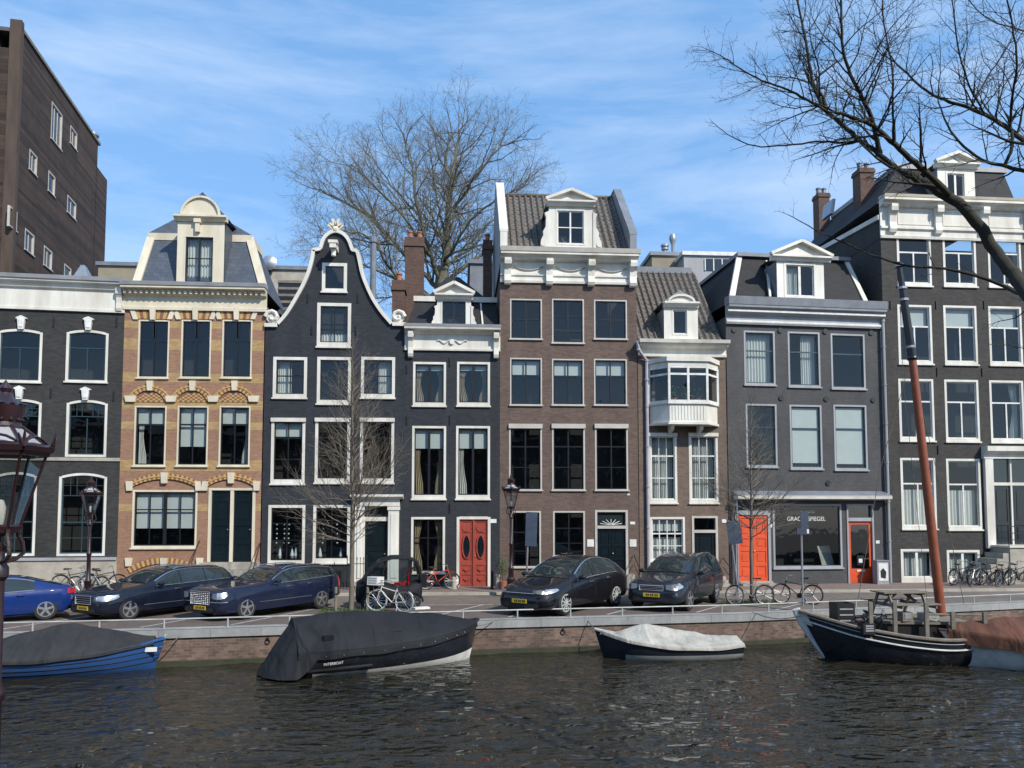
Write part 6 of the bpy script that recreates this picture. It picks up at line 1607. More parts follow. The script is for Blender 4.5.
XOVER = dict(L=5.0, W=2.0, wr=.375, axles=(.95, 3.9), paint='paint_black', spokes=10, spw=.035, chrome=True, nearside=-1, rimmat='hull_grey', roofw=.66,
    top=[(0, .6), (.06, .74), (.3, .86), (1.2, 1.04), (1.35, 1.07), (2.1, 1.48), (2.6, 1.64), (3.1, 1.67), (3.8, 1.6), (4.4, 1.38), (4.85, 1.12), (4.95, 1.0), (5.0, .7)],
    belt=[(0, .55), (.5, .76), (1.4, .98), (2.6, 1.06), (3.8, 1.12), (4.6, 1.08), (5.0, .85)], bot=[(0, .24), (.4, .2), (4.4, .22), (5.0, .36)],
    plan=[(0, .62), (.05, .76), (.2, .88), (.5, .95), (1.0, 1), (4.0, 1), (4.6, .96), (4.9, .86), (5.0, .74)],
    glass=[1.62, 2.55, 4.05], ws=(1.3, 2.3), rw=(4.1, 4.8), seams=(1.45, 2.6, 3.6), handles=(2.3, 3.3), mirror=1.7, hmat='chrome', tail=(.85, 1.0),
    face=dict(head=(.48, 1.22, .66, .78), grille=(.42, .63, .69), bars=0, plate=.4, line=(.5, .68)))
SUV = dict(L=4.75, W=1.86, wr=.36, axles=(.88, 3.6), paint='paint_slate', spokes=5, twin=False, spw=.07, nearside=-1, roofw=.72,
    top=[(0, .62), (.05, .78), (.3, .92), (1.2, 1.06), (1.35, 1.1), (2.05, 1.52), (2.5, 1.64), (3.4, 1.67), (4.1, 1.6), (4.4, 1.52), (4.62, 1.3), (4.73, 1.05), (4.75, .7)],
    belt=[(0, .56), (.5, .82), (1.4, 1.02), (2.6, 1.06), (3.8, 1.1), (4.5, 1.12), (4.75, .9)], bot=[(0, .28), (.4, .24), (4.3, .26), (4.75, .36)],
    plan=[(0, .72), (.05, .84), (.2, .92), (.5, .97), (1.0, 1), (3.9, 1), (4.4, .97), (4.65, .9), (4.75, .78)],
    glass=[1.62, 2.5, 3.4, 4.3], ws=(1.38, 2.05), rw=(4.25, 4.6), seams=(1.45, 2.5, 3.35), handles=(2.2, 3.1), mirror=1.72, rails=(2.4, 4.0), railmat='steel', tail=(.8, .98),
    face=dict(head=(.46, 1.02, .66, .84), grille=(.38, .66, .8), bars=3, vb=1, plate=.46))
SEDAN = dict(L=4.7, W=1.85, wr=.345, axles=(.85, 3.85), paint='paint_blue', spokes=5, spw=.07, rimmat='lead', chrome=True, nearside=-1, useRear=True,
    top=[(0, .55), (.06, .65), (.3, .76), (1.2, .93), (1.3, .95), (2.1, 1.36), (2.6, 1.44), (3.2, 1.4), (3.9, 1.2), (4.4, 1.07), (4.62, 1.03), (4.68, .9), (4.7, .6)],
    belt=[(0, .5), (.5, .7), (1.3, .88), (2.6, .92), (3.8, .98), (4.5, .98), (4.7, .8)], bot=[(0, .22), (.4, .17), (4.2, .19), (4.7, .34)],
    plan=[(0, .62), (.05, .76), (.2, .88), (.5, .95), (1.0, 1), (3.9, 1), (4.4, .96), (4.62, .86), (4.7, .74)],
    glass=[1.55, 2.5, 3.55], ws=(1.2, 2.1), rw=(3.1, 4.3), seams=(1.4, 2.45, 3.3), handles=(2.2, 3.05), mirror=1.65, tail=(.82, .98),
    face=dict(head=(.48, 1.15, .58, .68), grille=(.3, .3, .36), bars=0, plate=.36))
H0 = radians(48)
place_car('parked_car', 'dark navy estate car with a wide chrome grille beside the left street lamp', dict(WAGON, scale=1.03), (128, 620.5), None, heading=radians(56))
place_car('parked_car', 'royal blue estate car with a square chrome grid grille and mouldings', dict(WAGON2, scale=1.03), (245, 619.5), None, heading=radians(55))
place_car('parked_car', 'glossy black crossover with bright ten spoke wheels in front of the tall brick house', XOVER, (564, 616), None, heading=radians(49))
place_car('parked_car', 'dark slate off road car seen nose on beside the black crossover', SUV, (688, 611), None, heading=radians(54.5))
place_car('parked_car', 'bright blue saloon cut off by the left edge of the photo', dict(SEDAN, scale=.95), (45, 620), None, heading=radians(31))
# ================================================= street lamps
def lamp(loc, label, sc=1.0, rz=0):
    t = thing('street_lamp', label, 'street lamp', loc, rz, 'crown lanterns'); t.scale = (sc,)*3
    m = MB(); m.lathe([(.17, 0), (.17, .1), (.13, .14), (.12, .5), (.15, .54), (.15, .6), (.1, .66), (.085, .9), (.1, .93), (.1, .97), (.065, 1.02), (.055, 1.7), (.075, 1.73), (.075, 1.79), (.05, 1.83), (.045, 2.6), (.07, 2.63), (.07, 2.7), (.04, 2.75), (.04, 2.82)], (0, 0, 0), 16)
    for k in range(8):
        a = k*pi/4; m.tube([(.125*cos(a), .125*sin(a), .15), (.12*cos(a), .12*sin(a), .5)], .014, 5)
    m.build('post', 'maroon', t, smooth=True)
    m = MB(); m.lathe([(.035, 2.8), (.05, 2.86), (.03, 2.88), (.03, 2.93), (.12, 2.96), (.13, 3.0), (.1, 3.01)], (0, 0, 0), 12)
    for k in range(4):
        a = k*pi/2+pi/6; P = [(.045, 2.74), (.12, 2.76), (.17, 2.8), (.16, 2.88), (.13, 2.94), (.13, 2.99)]
        m.tube([(r_*cos(a), r_*sin(a), z) for r_, z in P], .016, 6)
    m.build('bracket', 'maroon', t, smooth=True)
    z0, z1, r0, r1 = 3.0, 3.56, .125, .285; hx = [(cos(k*pi/3), sin(k*pi/3)) for k in range(6)]
    m = MB()
    for c, s_ in hx: m.tube([(r0*c, r0*s_, z0), (r1*c, r1*s_, z1)], .011, 5)
    for i in range(6):
        a, b = hx[i], hx[(i+1) % 6]
        for r_, z, w in ((r0, z0, .02), (r1, z1, .03), (.31, z1+.035, .035)): m.tube([(a[0]*r_, a[1]*r_, z), (b[0]*r_, b[1]*r_, z)], w, 5)
        mid = ((a[0]+b[0])/2, (a[1]+b[1])/2)
        arc = [(a[0]+(b[0]-a[0])*q/6, a[1]+(b[1]-a[1])*q/6, .07*sin(pi*q/6)) for q in range(7)]
        m.tube([(x*.3, y*.3, z1+.05+h) for x, y, h in arc], .01, 4)
        for q in range(-1, 2):                   # little crown leaves at the corners
            m.tube([(a[0]*.32, a[1]*.32, z1+.04), (a[0]*(.34+.0*q)-a[1]*.045*q, a[1]*.34+a[0]*.045*q, z1+.16-abs(q)*.03)], [.02, .006], 5)
        m.tube([(a[0]*.29, a[1]*.29, z1+.06), (a[0]*.12, a[1]*.12, z1+.2)], .014, 5)
    lt = m.build('lantern_frame', 'maroon', t, smooth=True)
    m = MB()
    for i in range(6):
        a, b = hx[i], hx[(i+1) % 6]; m.add([(a[0]*r0, a[1]*r0, z0), (b[0]*r0, b[1]*r0, z0), (b[0]*r1, b[1]*r1, z1), (a[0]*r1, a[1]*r1, z1)], [(0, 1, 2, 3)])
    m.build('glass', 'lampglass', lt)
    m = MB()
    for i in range(6):
        a, b = hx[i], hx[(i+1) % 6]; m.add([(a[0]*.285, a[1]*.285, z1+.05), (b[0]*.285, b[1]*.285, z1+.05), (b[0]*.12, b[1]*.12, z1+.19), (a[0]*.12, a[1]*.12, z1+.19)], [(0, 1, 2, 3)])
    m.build('lantern_roof', 'grey_trim', lt)
    m = MB(); m.lathe([(.1, z1+.18), (.125, z1+.2), (.11, z1+.23), (.125, z1+.3), (.135, z1+.36), (.11, z1+.38), (.06, z1+.42), (.035, z1+.46), (.045, z1+.49), (.02, z1+.53), (0, z1+.56)], (0, 0, 0), 14)
    for k in range(12): a = k*pi/6; m.lathe([(0, -.018), (.018, 0), (0, .018)], (.13*cos(a), .13*sin(a), z1+.37), 6); m.lathe([(0, -.02), (.018, 0), (0, .02)], (.115*cos(a), .115*sin(a), z1+.25), 6)
    m.build('crown', 'maroon', lt, smooth=True)
    m = MB(); m.lathe([(.02, z0+.02), (.03, z0+.08), (.035, z0+.15), (.02, z0+.2), (0, z0+.21)], (0, 0, 0), 10); m.build('bulb', 'hull_white', lt, smooth=True)
    return t
p = at_y(-3, 600, 6.25); L0_ = lamp((p.x, 6.25, 0), 'maroon crown lantern close up at the left edge, cut off by the photo', 1.035, radians(22))
p = at_z(78, 615, 0); lamp((p.x, p.y+.6, 0), 'maroon street lamp between the blue saloon and the navy estate car', 1.09, .3)
p = at_z(511, 597, 0); lamp((p.x, p.y, 0), 'dark street lamp at the left corner of the tall brick house', 1.17, .5)
# ================================================= bicycles
def wheel_bm(r, spokes=18):
    t = MB()
    def torus(R_, r_, n=28, m=6):
        rows = [[(R_*cos(2*pi*i/n)+r_*cos(2*pi*j/m)*cos(2*pi*i/n), r_*sin(2*pi*j/m), R_*sin(2*pi*i/n)+r_*cos(2*pi*j/m)*sin(2*pi*i/n)) for j in range(m)] for i in range(n+1)]
        t.grid(rows, close=True)
    torus(r, .024); return t
def bicycle(loc, rz, label, frame='black', rimm='steel', fender=None, crate=None, lean=.06, group=None, saddle='rubber', tyre='rubber', steer=.2):
    t = thing('bicycle', label, 'bicycle', loc, rz, group); t.rotation_euler = (lean, 0, rz)
    for wx in (-.54, .54):
        w = wheel_bm(.335); W_ = w.build('wheel', tyre, t, smooth=True); W_.location = (wx, 0, .355)
        m = MB(); n = 28; m.grid([[((.31+.01*cos(2*pi*j/5))*cos(2*pi*i/n), .01*sin(2*pi*j/5), (.31+.01*cos(2*pi*j/5))*sin(2*pi*i/n)) for j in range(5)] for i in range(n+1)], close=True)
        for k in range(14): a = 2*pi*k/14; m.tube([(.03*cos(a+.4), (.02 if k % 2 else -.02), .03*sin(a+.4)), (.31*cos(a), 0, .31*sin(a))], .0035, 3)
        m.lathe([(.03, -.04), (.03, .04)], (0, 0, 0), 8, 'y'); m.build('rim', rimm, W_)
        if wx > 0 and steer: W_.rotation_euler = (0, 0, steer)
    F = MB(); bb = (-.08, 0, .3); st = (-.24, 0, .78); hd = (.36, 0, .84); hb = (.4, 0, .68); ra = (-.54, 0, .355); fa = (.54, 0, .355)
    F.tube([bb, st], .018, 6); F.tube([st, (-.27, 0, .9)], .012, 6); F.tube([hd, hb], .02, 6); F.tube([bb, hb], .018, 6); F.tube([(-.2, 0, .68), (.37, 0, .8)], .016, 6)
    for y in (-.05, .05): F.tube([ra, (ra[0], y, ra[2]), bb], .009, 5); F.tube([(ra[0], y, ra[2]), (-.22, 0, .74)], .009, 5); F.tube([(hb[0], 0, hb[2]), (hb[0]+.02, y, hb[2]-.03), (fa[0]-.03, y, fa[2]+.02), (fa[0], y, fa[2])], .011, 5)
    F.build('frame', frame, t, smooth=True)
    H_ = MB(); H_.tube([hd, (.34, 0, 1.0)], .013, 6); H_.tube([(.18, -.3, 1.0), (.27, -.24, 1.03), (.34, 0, 1.02), (.27, .24, 1.03), (.18, .3, 1.0)], .012, 6); H_.build('handlebar', 'steel', t, smooth=True)
    s_ = MB(); s_.hexa([(-.4, -.1, .9), (-.12, -.025, .92), (-.12, .025, .92), (-.4, .1, .9)], [(-.41, -.11, .96), (-.13, -.02, .95), (-.13, .02, .95), (-.41, .11, .96)]); s_.build('saddle', saddle, t)
    c = MB(); c.lathe([(.09, -.01), (.09, .01)], (bb[0], -.05, bb[2]), 16, 'y'); c.tube([bb, (bb[0]+.12, -.08, bb[2]-.12), (bb[0]+.12, -.17, bb[2]-.12)], .011, 5); c.tube([bb, (bb[0]-.12, .08, bb[2]+.12), (bb[0]-.12, .17, bb[2]+.12)], .011, 5)
    c.tube([(bb[0], -.05, bb[2]+.09), (ra[0], -.05, ra[2]+.03)], .006, 4); c.tube([(bb[0], -.05, bb[2]-.09), (ra[0], -.05, ra[2]-.03)], .006, 4); c.build('crankset', 'iron', t)
    fm = fender or frame; f = MB()
    for wx, a0, a1 in ((-.54, .2, 2.6), (.54, .9, 2.4)):
        f.cut(); rows = []
        for i in range(15): a = a0+(a1-a0)*i/14; rows.append([(wx+.375*cos(a), y, .355+(.375-abs(y)*.25)*sin(a)) for y in (-.03, 0, .03)])
        f.grid(rows)
    f.buildn('mudguard', fm, t, smooth=True)
    r_ = MB(); r_.box(-.75, -.35, -.07, .07, .735, .75)
    for y in (-.07, .07): r_.tube([(-.7, y, .74), (-.54, y*.8, .37)], .007, 4)
    r_.build('rack', 'iron', t)
    if crate:
        m = MB(); x0, x1, y0, y1, z0, z1 = .42, .82, -.2, .2, .86, 1.14
        m.box(x0, x1, y0, y1, z0, z0+.02); m.box(x0, x0+.02, y0, y1, z0+.02, z1); m.box(x1-.02, x1, y0, y1, z0+.02, z1); m.box(x0+.02, x1-.02, y0, y0+.02, z0+.02, z1); m.box(x0+.02, x1-.02, y1-.02, y1, z0+.02, z1)
        for y in (y0-.004, y1-.001): 
            for k in range(3): m.box(x0+.04, x1-.04, y, y+.005, z0+.05+.075*k, z0+.09+.075*k, 1)
        m.build('front_crate', [crate, 'grey_trim'], t)
        m = MB(); m.tube([(.45, 0, .8), (.62, 0, .86)], .012, 5); m.tube([(.56, -.12, .4), (.6, -.14, .86)], .008, 5); m.tube([(.56, .12, .4), (.6, .14, .86)], .008, 5); m.build('crate_carrier', 'steel', t)
    k = MB(); k.tube([(-.3, .06, .32), (-.36, .2, .02)], .01, 5); k.build('kickstand', 'steel', t)
    return t
def gnd(px, py, z=0.0): p = at_z(px, py, z); return (p.x, p.y, z+.0)
bicycle(gnd(390, 612), radians(152), 'white bicycle with a white crate on the front, parked before the covered scooter', 'hull_white', 'chrome', 'hull_white', 'hull_white', tyre='hull_grey', steer=.45)
bicycle(gnd(750, 605), radians(178), 'pale silver bicycle leaning at the tree before the orange door', 'steel', 'steel', 'steel', steer=.15)
bicycle(gnd(797, 604), radians(150), 'black bicycle standing by the narrow blue sign before the shop window', 'black', 'steel', 'black', steer=.5)
bicycle(gnd(439, 589.5, .1), radians(10), 'orange red bicycle beside the red double door', 'orange', 'steel', 'orange', steer=.1)
for k, (px, py, a, fr_m, lb) in enumerate(((75, 592, 8, 'black', 'black bicycle against the plinth just left of the left street lamp'), (88, 594.5, 170, 'steel', 'silver framed bicycle just right of the left street lamp'), (103, 592, 14, 'black', 'black bicycle nearest the striped brick house'))):
    bicycle(gnd(px, py, .1), radians(a), lb, fr_m, 'steel', group='bicycles by the charcoal house')
for k, (px, py, a, fr_m, lb) in enumerate(((962, 585, 20, 'black', 'leftmost black bicycle of the row under the mansion steps'), (976, 586, 35, 'steel', 'grey bicycle second from the left under the mansion steps'), (990, 585, 12, 'black', 'black bicycle in the middle of the row under the mansion steps'), (1004, 586, 30, 'paint_navy', 'navy bicycle right of the middle under the mansion steps'), (1019, 585, 15, 'black', 'rightmost black bicycle at the edge under the mansion steps'))):
    bicycle(gnd(px, py, .1), radians(a), lb, fr_m, 'steel', group='bicycles under the mansion steps')
# ================================================= covered mobility scooter
g0 = gnd(390, 609); t = thing('covered_scooter', 'black enclosed mobility scooter with clear canopy and a red seat beside the white bicycle', 'scooter', (g0[0], g0[1]+.35, 0), radians(8))
sec = [(-1.2, .2, .3, .7), (-1.14, .36, .2, .95), (-.85, .48, .15, 1.1), (-.4, .5, .18, .95), (.1, .5, .18, .8), (.5, .5, .2, .8), (.85, .48, .25, .95), (1.0, .42, .35, .95), (1.05, .3, .4, .85)]
m = MB(); rows = []
for x, w, z0, z1 in sec:
    rows.append([(x, w*sin(a)*(1 if abs(sin(a)) < 1 else 1), (z0+z1)/2-(z1-z0)/2*cos(a)*(1.0)) for a in [2*pi*k/20 for k in range(20)]])
    rows[-1] = [(x, math.copysign(abs(y/w)**.6*w, y), z) for x, y, z in rows[-1]]
m.grid(rows, close=True); m.f += [tuple(range(20)), tuple(len(m.v)-20+k for k in range(20))]; m.mi += [0, 0]
m.build('body', 'tarp_black', t, smooth=True, sharp=60)
m = MB()
can = [(-.95, .95), (-.7, 1.35), (-.4, 1.62), (0, 1.74), (.5, 1.74), (.82, 1.62), (.95, 1.3), (1.0, .95)]
for y in (-.42, .42): m.tube([(x, y*(1 if z < 1.5 else .92), z) for x, z in can], .06, 6)
for x, z in (can[0], can[2], can[5], can[7]): m.tube([(x, -.42, z), (x, .42, z)], .035, 6)
for y in (-.43, .43): m.tube([(-.4, y, .9), (-.15, y, 1.7)], .025, 6); m.tube([(.62, y, .9), (.66, y, 1.7)], .035, 6)
m.build('canopy_frame', 'black', t, smooth=True)
m = MB(); m.prism([(-.5, 1.6), (0, 1.75), (.5, 1.76), (.9, 1.62), (.85, 1.58), (.5, 1.71), (0, 1.7), (-.5, 1.56)], -.46, .46, 'y'); m.build('roof', 'tarp_dark', t)
m = MB(); rows = [[(x-.01, y, z) for y in (-.4, -.2, 0, .2, .4)] for x, z in can[:4]]; m.grid(rows); m.build('windscreen', 'glass', t)
m = MB()
for y in (-.425, .425): m.add([(x, y, z) for x, z in can]+[(.9, y, .9), (-.85, y, .9)], [tuple(range(10))])
m.build('side_glass', 'glass', t)
m = MB(); m.box(.1, .6, -.26, .26, .75, .9); m.hexa([(.5, -.26, .85), (.62, -.26, .85), (.62, .26, .85), (.5, .26, .85)], [(.62, -.24, 1.4), (.74, -.24, 1.4), (.74, .24, 1.4), (.62, .24, 1.4)]); m.build('seat', 'taillight', t)
m = MB(); m.box(.92, 1.2, -.3, .3, .7, 1.15); m.build('rear_box', 'black', t)
m = MB(); m.tube([(-.45, 0, .9), (-.25, 0, 1.15)], .02, 6); m.tube([(-.25, -.25, 1.15), (-.25, .25, 1.15)], .018, 6); m.build('tiller', 'iron', t)
for x, y in ((-.8, -.42), (-.8, .42), (.75, -.5), (.75, .5)):
    m = MB(); r_ = .24; m.lathe([(r_*.6, -.06), (r_*.95, -.06), (r_, -.03), (r_, .03), (r_*.95, .06), (r_*.6, .06)], (x, y, r_), 20, 'y'); w = m.build('wheel', 'rubber', t, smooth=True)
    s_ = -1 if y < 0 else 1; m = MB()
    for k in range(5): a = 2*pi*k/5; m.beam((x, y+s_*.065, r_), (x+r_*.58*cos(a), y+s_*.065, r_+r_*.58*sin(a)), .03, .02, up=Vector((0, 1, 0)))
    m.build('rim', 'alloy', w)
m = MB()
for y in (-.5, .5): m.tube([(.75+.3*cos(a), y, .24+.3*sin(a)) for a in [pi*k/10 for k in range(11)]], .035, 6)
m.build('mudguard', 'black', t, smooth=True)
# ================================================= signs, posts, cabinet
def sign(px, pyb, ptop, box, label, lean=0.0, y_off=0, panel='sign_back', arrow=True):
    b = gnd(px, pyb); t = thing('road_sign', label, 'road sign', b); H = at_y(px, ptop, b[1]).z
    m = MB(); m.lathe([(.035, 0), (.035, H), (0, H+.01)], (0, 0, 0), 10); m.build('post', 'steel', t, smooth=True); t.rotation_euler = (0, lean, 0)
    a, c = at_y(box[0], box[1], b[1]), at_y(box[2], box[3], b[1]); w = c.x-a.x; cx = (a.x+c.x)/2-b[0]-lean*((a.z+c.z)/2)
    m = MB(); m.box(cx-w/2, cx+w/2, -.07, -.045, c.z, a.z); pn = m.build('panel', panel, t)
    m = MB(); m.box(cx-w/2+.04, cx+w/2-.04, -.045, -.035, c.z+.1, c.z+.14); m.box(cx-w/2+.04, cx+w/2-.04, -.045, -.035, a.z-.14, a.z-.1); m.build('clamp', 'steel', pn)
    return t
sign(526, 596, 512, (525.5, 512, 537, 546), 'tall blue grey sign panel beside the dark street lamp', radians(2))
sign(739, 597, 520, (727, 521, 741, 544), 'leaning blue sign panel left of the first orange door', radians(-7))
sign(803, 606, 511, (799.5, 511.5, 808, 533), 'narrow dark blue sign in front of the gallery window', 0)
m = MB(); t2 = [o for o in bpy.data.objects if o.name.startswith('road_sign')][-1]
m.box(-.2, .24, -.09, -.045, 2.52, 2.72); m.build('lower_panel', 'sign_back', t2); m = MB(); m.box(.16, .235, -.1, -.091, 2.55, 2.7); m.build('sticker', 'hull_white', t2)
def post(px, py, h, r_, mat, label):
    t = thing('stone_post' if mat == 'stone' else 'iron_post', label, 'post', gnd(px, py, .1)); m = MB()
    m.lathe([(r_*1.15, 0), (r_, .08), (r_*.9, h-.1), (r_, h-.06), (r_*.8, h), (0, h+.02)], (0, 0, 0), 12); m.build('shaft', mat, t, smooth=True)
post(454, 589, .5, .11, 'stone', 'short stone post left of the red double door')
post(498, 589, .62, .13, 'stone', 'taller stone post right of the red double door')
post(492, 589, .75, .07, 'iron', 'black iron post between the red door and the stone post')
post(351.5, 589.5, 1.1, .06, 'iron', 'black iron post beside the white portal')
post(48.5, 588.5, .7, .05, 'iron', 'black iron post by the plinth behind the blue saloon')
a = at_y(875.5, 570, D-.1); b = at_y(887, 570, D-.1); zt_ = at_y(880, 561, D-.1).z
t = thing('utility_cabinet', 'pale grey utility cabinet with a poster beside the glazed orange door', 'cabinet', ((a.x+b.x)/2, D+.05, .1)); w = b.x-a.x
m = MB(); m.box(-w/2, w/2, -.3, .1, 0, zt_-.1); m.build('case', 'grey_trim', t); m = MB(); m.box(-w/2-.02, w/2+.02, -.33, .12, zt_-.1, zt_-.06); m.build('lid', 'steel', t)
m = MB(); m.box(-w/2+.05, w/2-.05, -.315, -.3, .15, zt_-.2); m.build('poster', 'hull_white', t)
m = MB(); m.prism([(-.12, .3), (.1, .25), (.14, .55), (.0, .72), (-.13, .6)], -.322, -.3155, 'y'); m.build('poster_print', 'iron', t)
# plants by the tall house
rr = random.Random(3)
t = thing('potted_shrub', 'small leafy shrub in a pot at the left foot of the tall brick house', 'plant', gnd(503, 589.5, .1)); m = MB(); m.lathe([(.12, 0), (.17, .32), (.18, .34), (.14, .34)], (0, 0, 0), 12); m.build('pot', 'terracotta', t, smooth=True)
m = MB(); f = MB()
for i in range(14):
    a = rr.uniform(0, 6.3); e = Vector((.28*cos(a)*rr.random(), .28*sin(a)*rr.random(), rr.uniform(.8, 1.5))); m.tube([(0, 0, .3), e*.6+Vector((0, 0, .1)), e], .006, 4)
    for k in range(16):
        p = e*rr.uniform(.5, 1)+Vector((rr.gauss(0, .07), rr.gauss(0, .07), rr.gauss(0, .05)+.1)); q = Vector((rr.gauss(0, .04), rr.gauss(0, .04), rr.gauss(0, .03))); w_ = q.orthogonal().normalized()*.018; f.add([p, p+q+w_, p+q*2, p+q-w_], [(0, 1, 2, 3)])
m.build('stem', 'bark_grey', t); f.build('foliage', 'leaf', t)
# ================================================= boats
def boat_frame(A, B, beam, off=0.0, flip=False):
    """A, B = photo pixels of the near waterline's stern and bow ends"""
    a, b = at_z(*A, WZ), at_z(*B, WZ); d = (b-a); L_ = d.length; h = atan2(d.y, d.x)
    n = Vector((-sin(h), cos(h), 0));
    if n.y < 0: n = -n
    c = (a+b)/2+n*(beam/2+off); return c, h, L_
def hull(root, st, mats, name='hull', nsec=12, p=.8, closed=True, tr=True):
    rows = []
    for x, b, zs, zk, rk in st:
        row = []
        for k in range(-nsec, nsec+1):
            f = abs(k)/nsec; y = b*sin(f*pi/2)**p*(1 if k > 0 else -1); z = zk+(zs-zk)*(1-cos(f*pi/2))**.9
            row.append((x-rk*(1-(z-zk)/max(.01, zs-zk)), y if k else 0, z))
        rows.append(row)
    m = MB(); m.grid(rows)
    m.f.append(tuple(range(2*nsec+1))); m.mi.append(0)
    return m.build(name, mats, root, smooth=True, sharp=60)
def interp(st, n=40):
    o = []
    for i in range(n+1):
        q = i/n*(len(st)-1); k = min(len(st)-2, int(q)); f = q-k
        P0, P1, P2, P3 = st[max(0, k-1)], st[k], st[k+1], st[min(len(st)-1, k+2)]
        o.append(tuple(.5*((2*b)+(-a+c)*f+(2*a-5*b+4*c-d)*f*f+(-a+3*b-3*c+d)*f**3) for a, b, c, d in zip(P0, P1, P2, P3)))
    return o
def gunwale(root, st, r_, mat, name='rubbing_strake', dz=0, dy=.01):
    m = MB()
    for s_ in (-1, 1):
        m.cut(); m.tube([(x, s_*(max(b, 0)+dy), zs+dz) for x, b, zs, zk, rk in st], r_, 6)
    return m.buildn(name, mat, root, smooth=True)
def cover(root, st, ridge, mat, drop=.14, wr=.02, seed=1, name='cover', i0=0, i1=None, pw=1.25, over=.05, fold=3):
    m = MB(); rows = []; st = st[i0:i1]; n = len(st)
    for i, (x, b, zs, zk, rk) in enumerate(st):
        h = ridge(x); row = []; b = max(b, .02)+over; J = 26
        for j in range(-J, J+1):
            v = j/J
            if abs(v) > .9: q = (abs(v)-.9)/.1; y = b*(1 if v > 0 else -1)*(1+.01*q); z = zs+.03-drop*q*(1+.08*sin(x*4.5+seed))
            else:
                u = abs(v)/.9; y = b*v/.9; z = zs+.03+max(0, h-zs)*(1-u**pw)
                nn = noise.noise(Vector((x*1.6+seed, y*.9, seed*3.1)))*1.3+.6*noise.noise(Vector((x*5+seed, y*1.5+x, 2.2)))
                z += wr*nn*(1-u**4)*2.0-.035*abs(sin(x*fold+.6*sin(y*3+seed)))*u*(1-u)*4*.6
            row.append((x, y, z))
        rows.append(row)
    m.grid(rows)
    for e, rw in ((0, rows[0]), (1, rows[-1])):
        zc = min(st[0 if e == 0 else -1][2], 9)-.1; bt = [(p_[0]+(-.03 if e == 0 else .03), p_[1]*.98, min(p_[2], zc)) for p_ in rw]; m.grid([rw, bt])
    return m.build(name, mat, root, smooth=True, sharp=70)
# --- black sloop
c, h, Lb = boat_frame((301, 681), (489, 663), 2.1)
t = thing('covered_sloop', 'large black sloop under a black tarpaulin, second boat from the left', 'boat', (c.x, c.y, WZ), h); L2_ = Lb/2
st = interp([(-L2_-.05, .92, .66, -.25, 0), (-L2_*.6, 1.03, .67, -.3, 0), (0, 1.08, .74, -.32, 0), (L2_*.5, .92, .86, -.3, .05), (L2_*.85, .48, .99, -.25, .2), (L2_+.12, .03, 1.1, -.1, .3)], 44)
hull(t, st, 'boat_black')
m = MB(); a_ = [(x, b, zs, zk, rk) for x, b, zs, zk, rk in st]
st2 = [(x+.012, b*1.012+.002, zk+(zs-zk)*.48+max(0, x/L2_)**2*.05, zk, rk) for x, b, zs, zk, rk in st]
rows = []
for x, b, zs, zk, rk in st[4:]:                  # pale boot top showing near the waterline towards the bow
    row = []
    for k in range(0, 5):
        zz = -.04+(.12+.2*max(0, (x+L2_)/(2*L2_))**2.2)*k/4; f = math.acos(max(-1, min(1, 1-((zz-zk)/(zs-zk))**(1/.9))))*2/pi
        row.append((x-rk*(1-(zz-zk)/(zs-zk)), -(b*sin(f*pi/2)**.8+.006), zz))
    rows.append(row)
m.grid(rows); m.build('boot_top', 'hull_white', t, smooth=True)
gunwale(t, st, .045, 'iron')
def rg(x):
    u = (x+L2_)/(2*L2_); 
    return 1.12+.42*max(0, 1-((u-.22)/.75)**2) if u > .22 else 1.54-(.22-u)*.6
cover(t, st, lambda x: rg(x), 'tarp_black', drop=.2, wr=.018, seed=4, i1=42, pw=1.7, fold=4.5)
m = MB(); rows = []                               # tarpaulin tail draped over the stern down to the water
top_p = [(-L2_+.45, -1.06, .62)]+[(-L2_+.5*max(0, abs(v)-.6), v*1.04, .69+.74*(1-min(1, abs(v))**1.7)) for v in [-1+2*k/16 for k in range(17)]]+[(-L2_+.45, 1.06, .62)]
bot_p = [(-L2_+.45, -1.1, .55), (-L2_+.25, -1.1, .3), (-L2_+.0, -1.1, .1)]+[(-L2_-.15-.75*cos(v*pi/2)**.6-.04*cos(v*22), v*1.12, .04) for v in [-1+2*k/12 for k in range(13)]]+[(-L2_+.0, 1.1, .1), (-L2_+.25, 1.1, .3), (-L2_+.45, 1.1, .55)]
n_ = len(top_p)
for i in range(n_*3):
    q = i/(n_*3-1)*(n_-1); k = min(n_-2, int(q)); f = q-k; T0 = Vector(top_p[k]).lerp(Vector(top_p[k+1]), f)
    q = i/(n_*3-1)*(len(bot_p)-1); k = min(len(bot_p)-2, int(q)); f = q-k; B0 = Vector(bot_p[k]).lerp(Vector(bot_p[k+1]), f)
    rows.append([T0.lerp(B0, g/8)+Vector((-.06*sin(pi*g/8)*abs(sin(i*.55)), 0, 0)) for g in range(9)])
m.grid(rows); m.build('stern_skirt', 'tarp_black', t, smooth=True)
text_mesh('INTERBOAT', .095, 'hull_lettering', 'hull_white', t, Matrix.Translation((-L2_*.69, -1.085, .37)) @ Matrix.Rotation(pi/2, 4, 'X') @ Matrix.Rotation(radians(2), 4, 'Z'), .004)
m = MB(); m.tube([(-L2_+.1, -.98, .2), (-L2_*.3, -1.07, .24)], .035, 6); m.build('fender_strip', 'iron', t, smooth=True)
for k, x in enumerate((-L2_*.72, -.05, L2_*.62)):
    m = MB(); m.box(x-.14, x+.14, -.86 if k < 2 else -.66, -.7 if k < 2 else -.5, .93, 1.05); m.build('cover_vent', 'black', t)
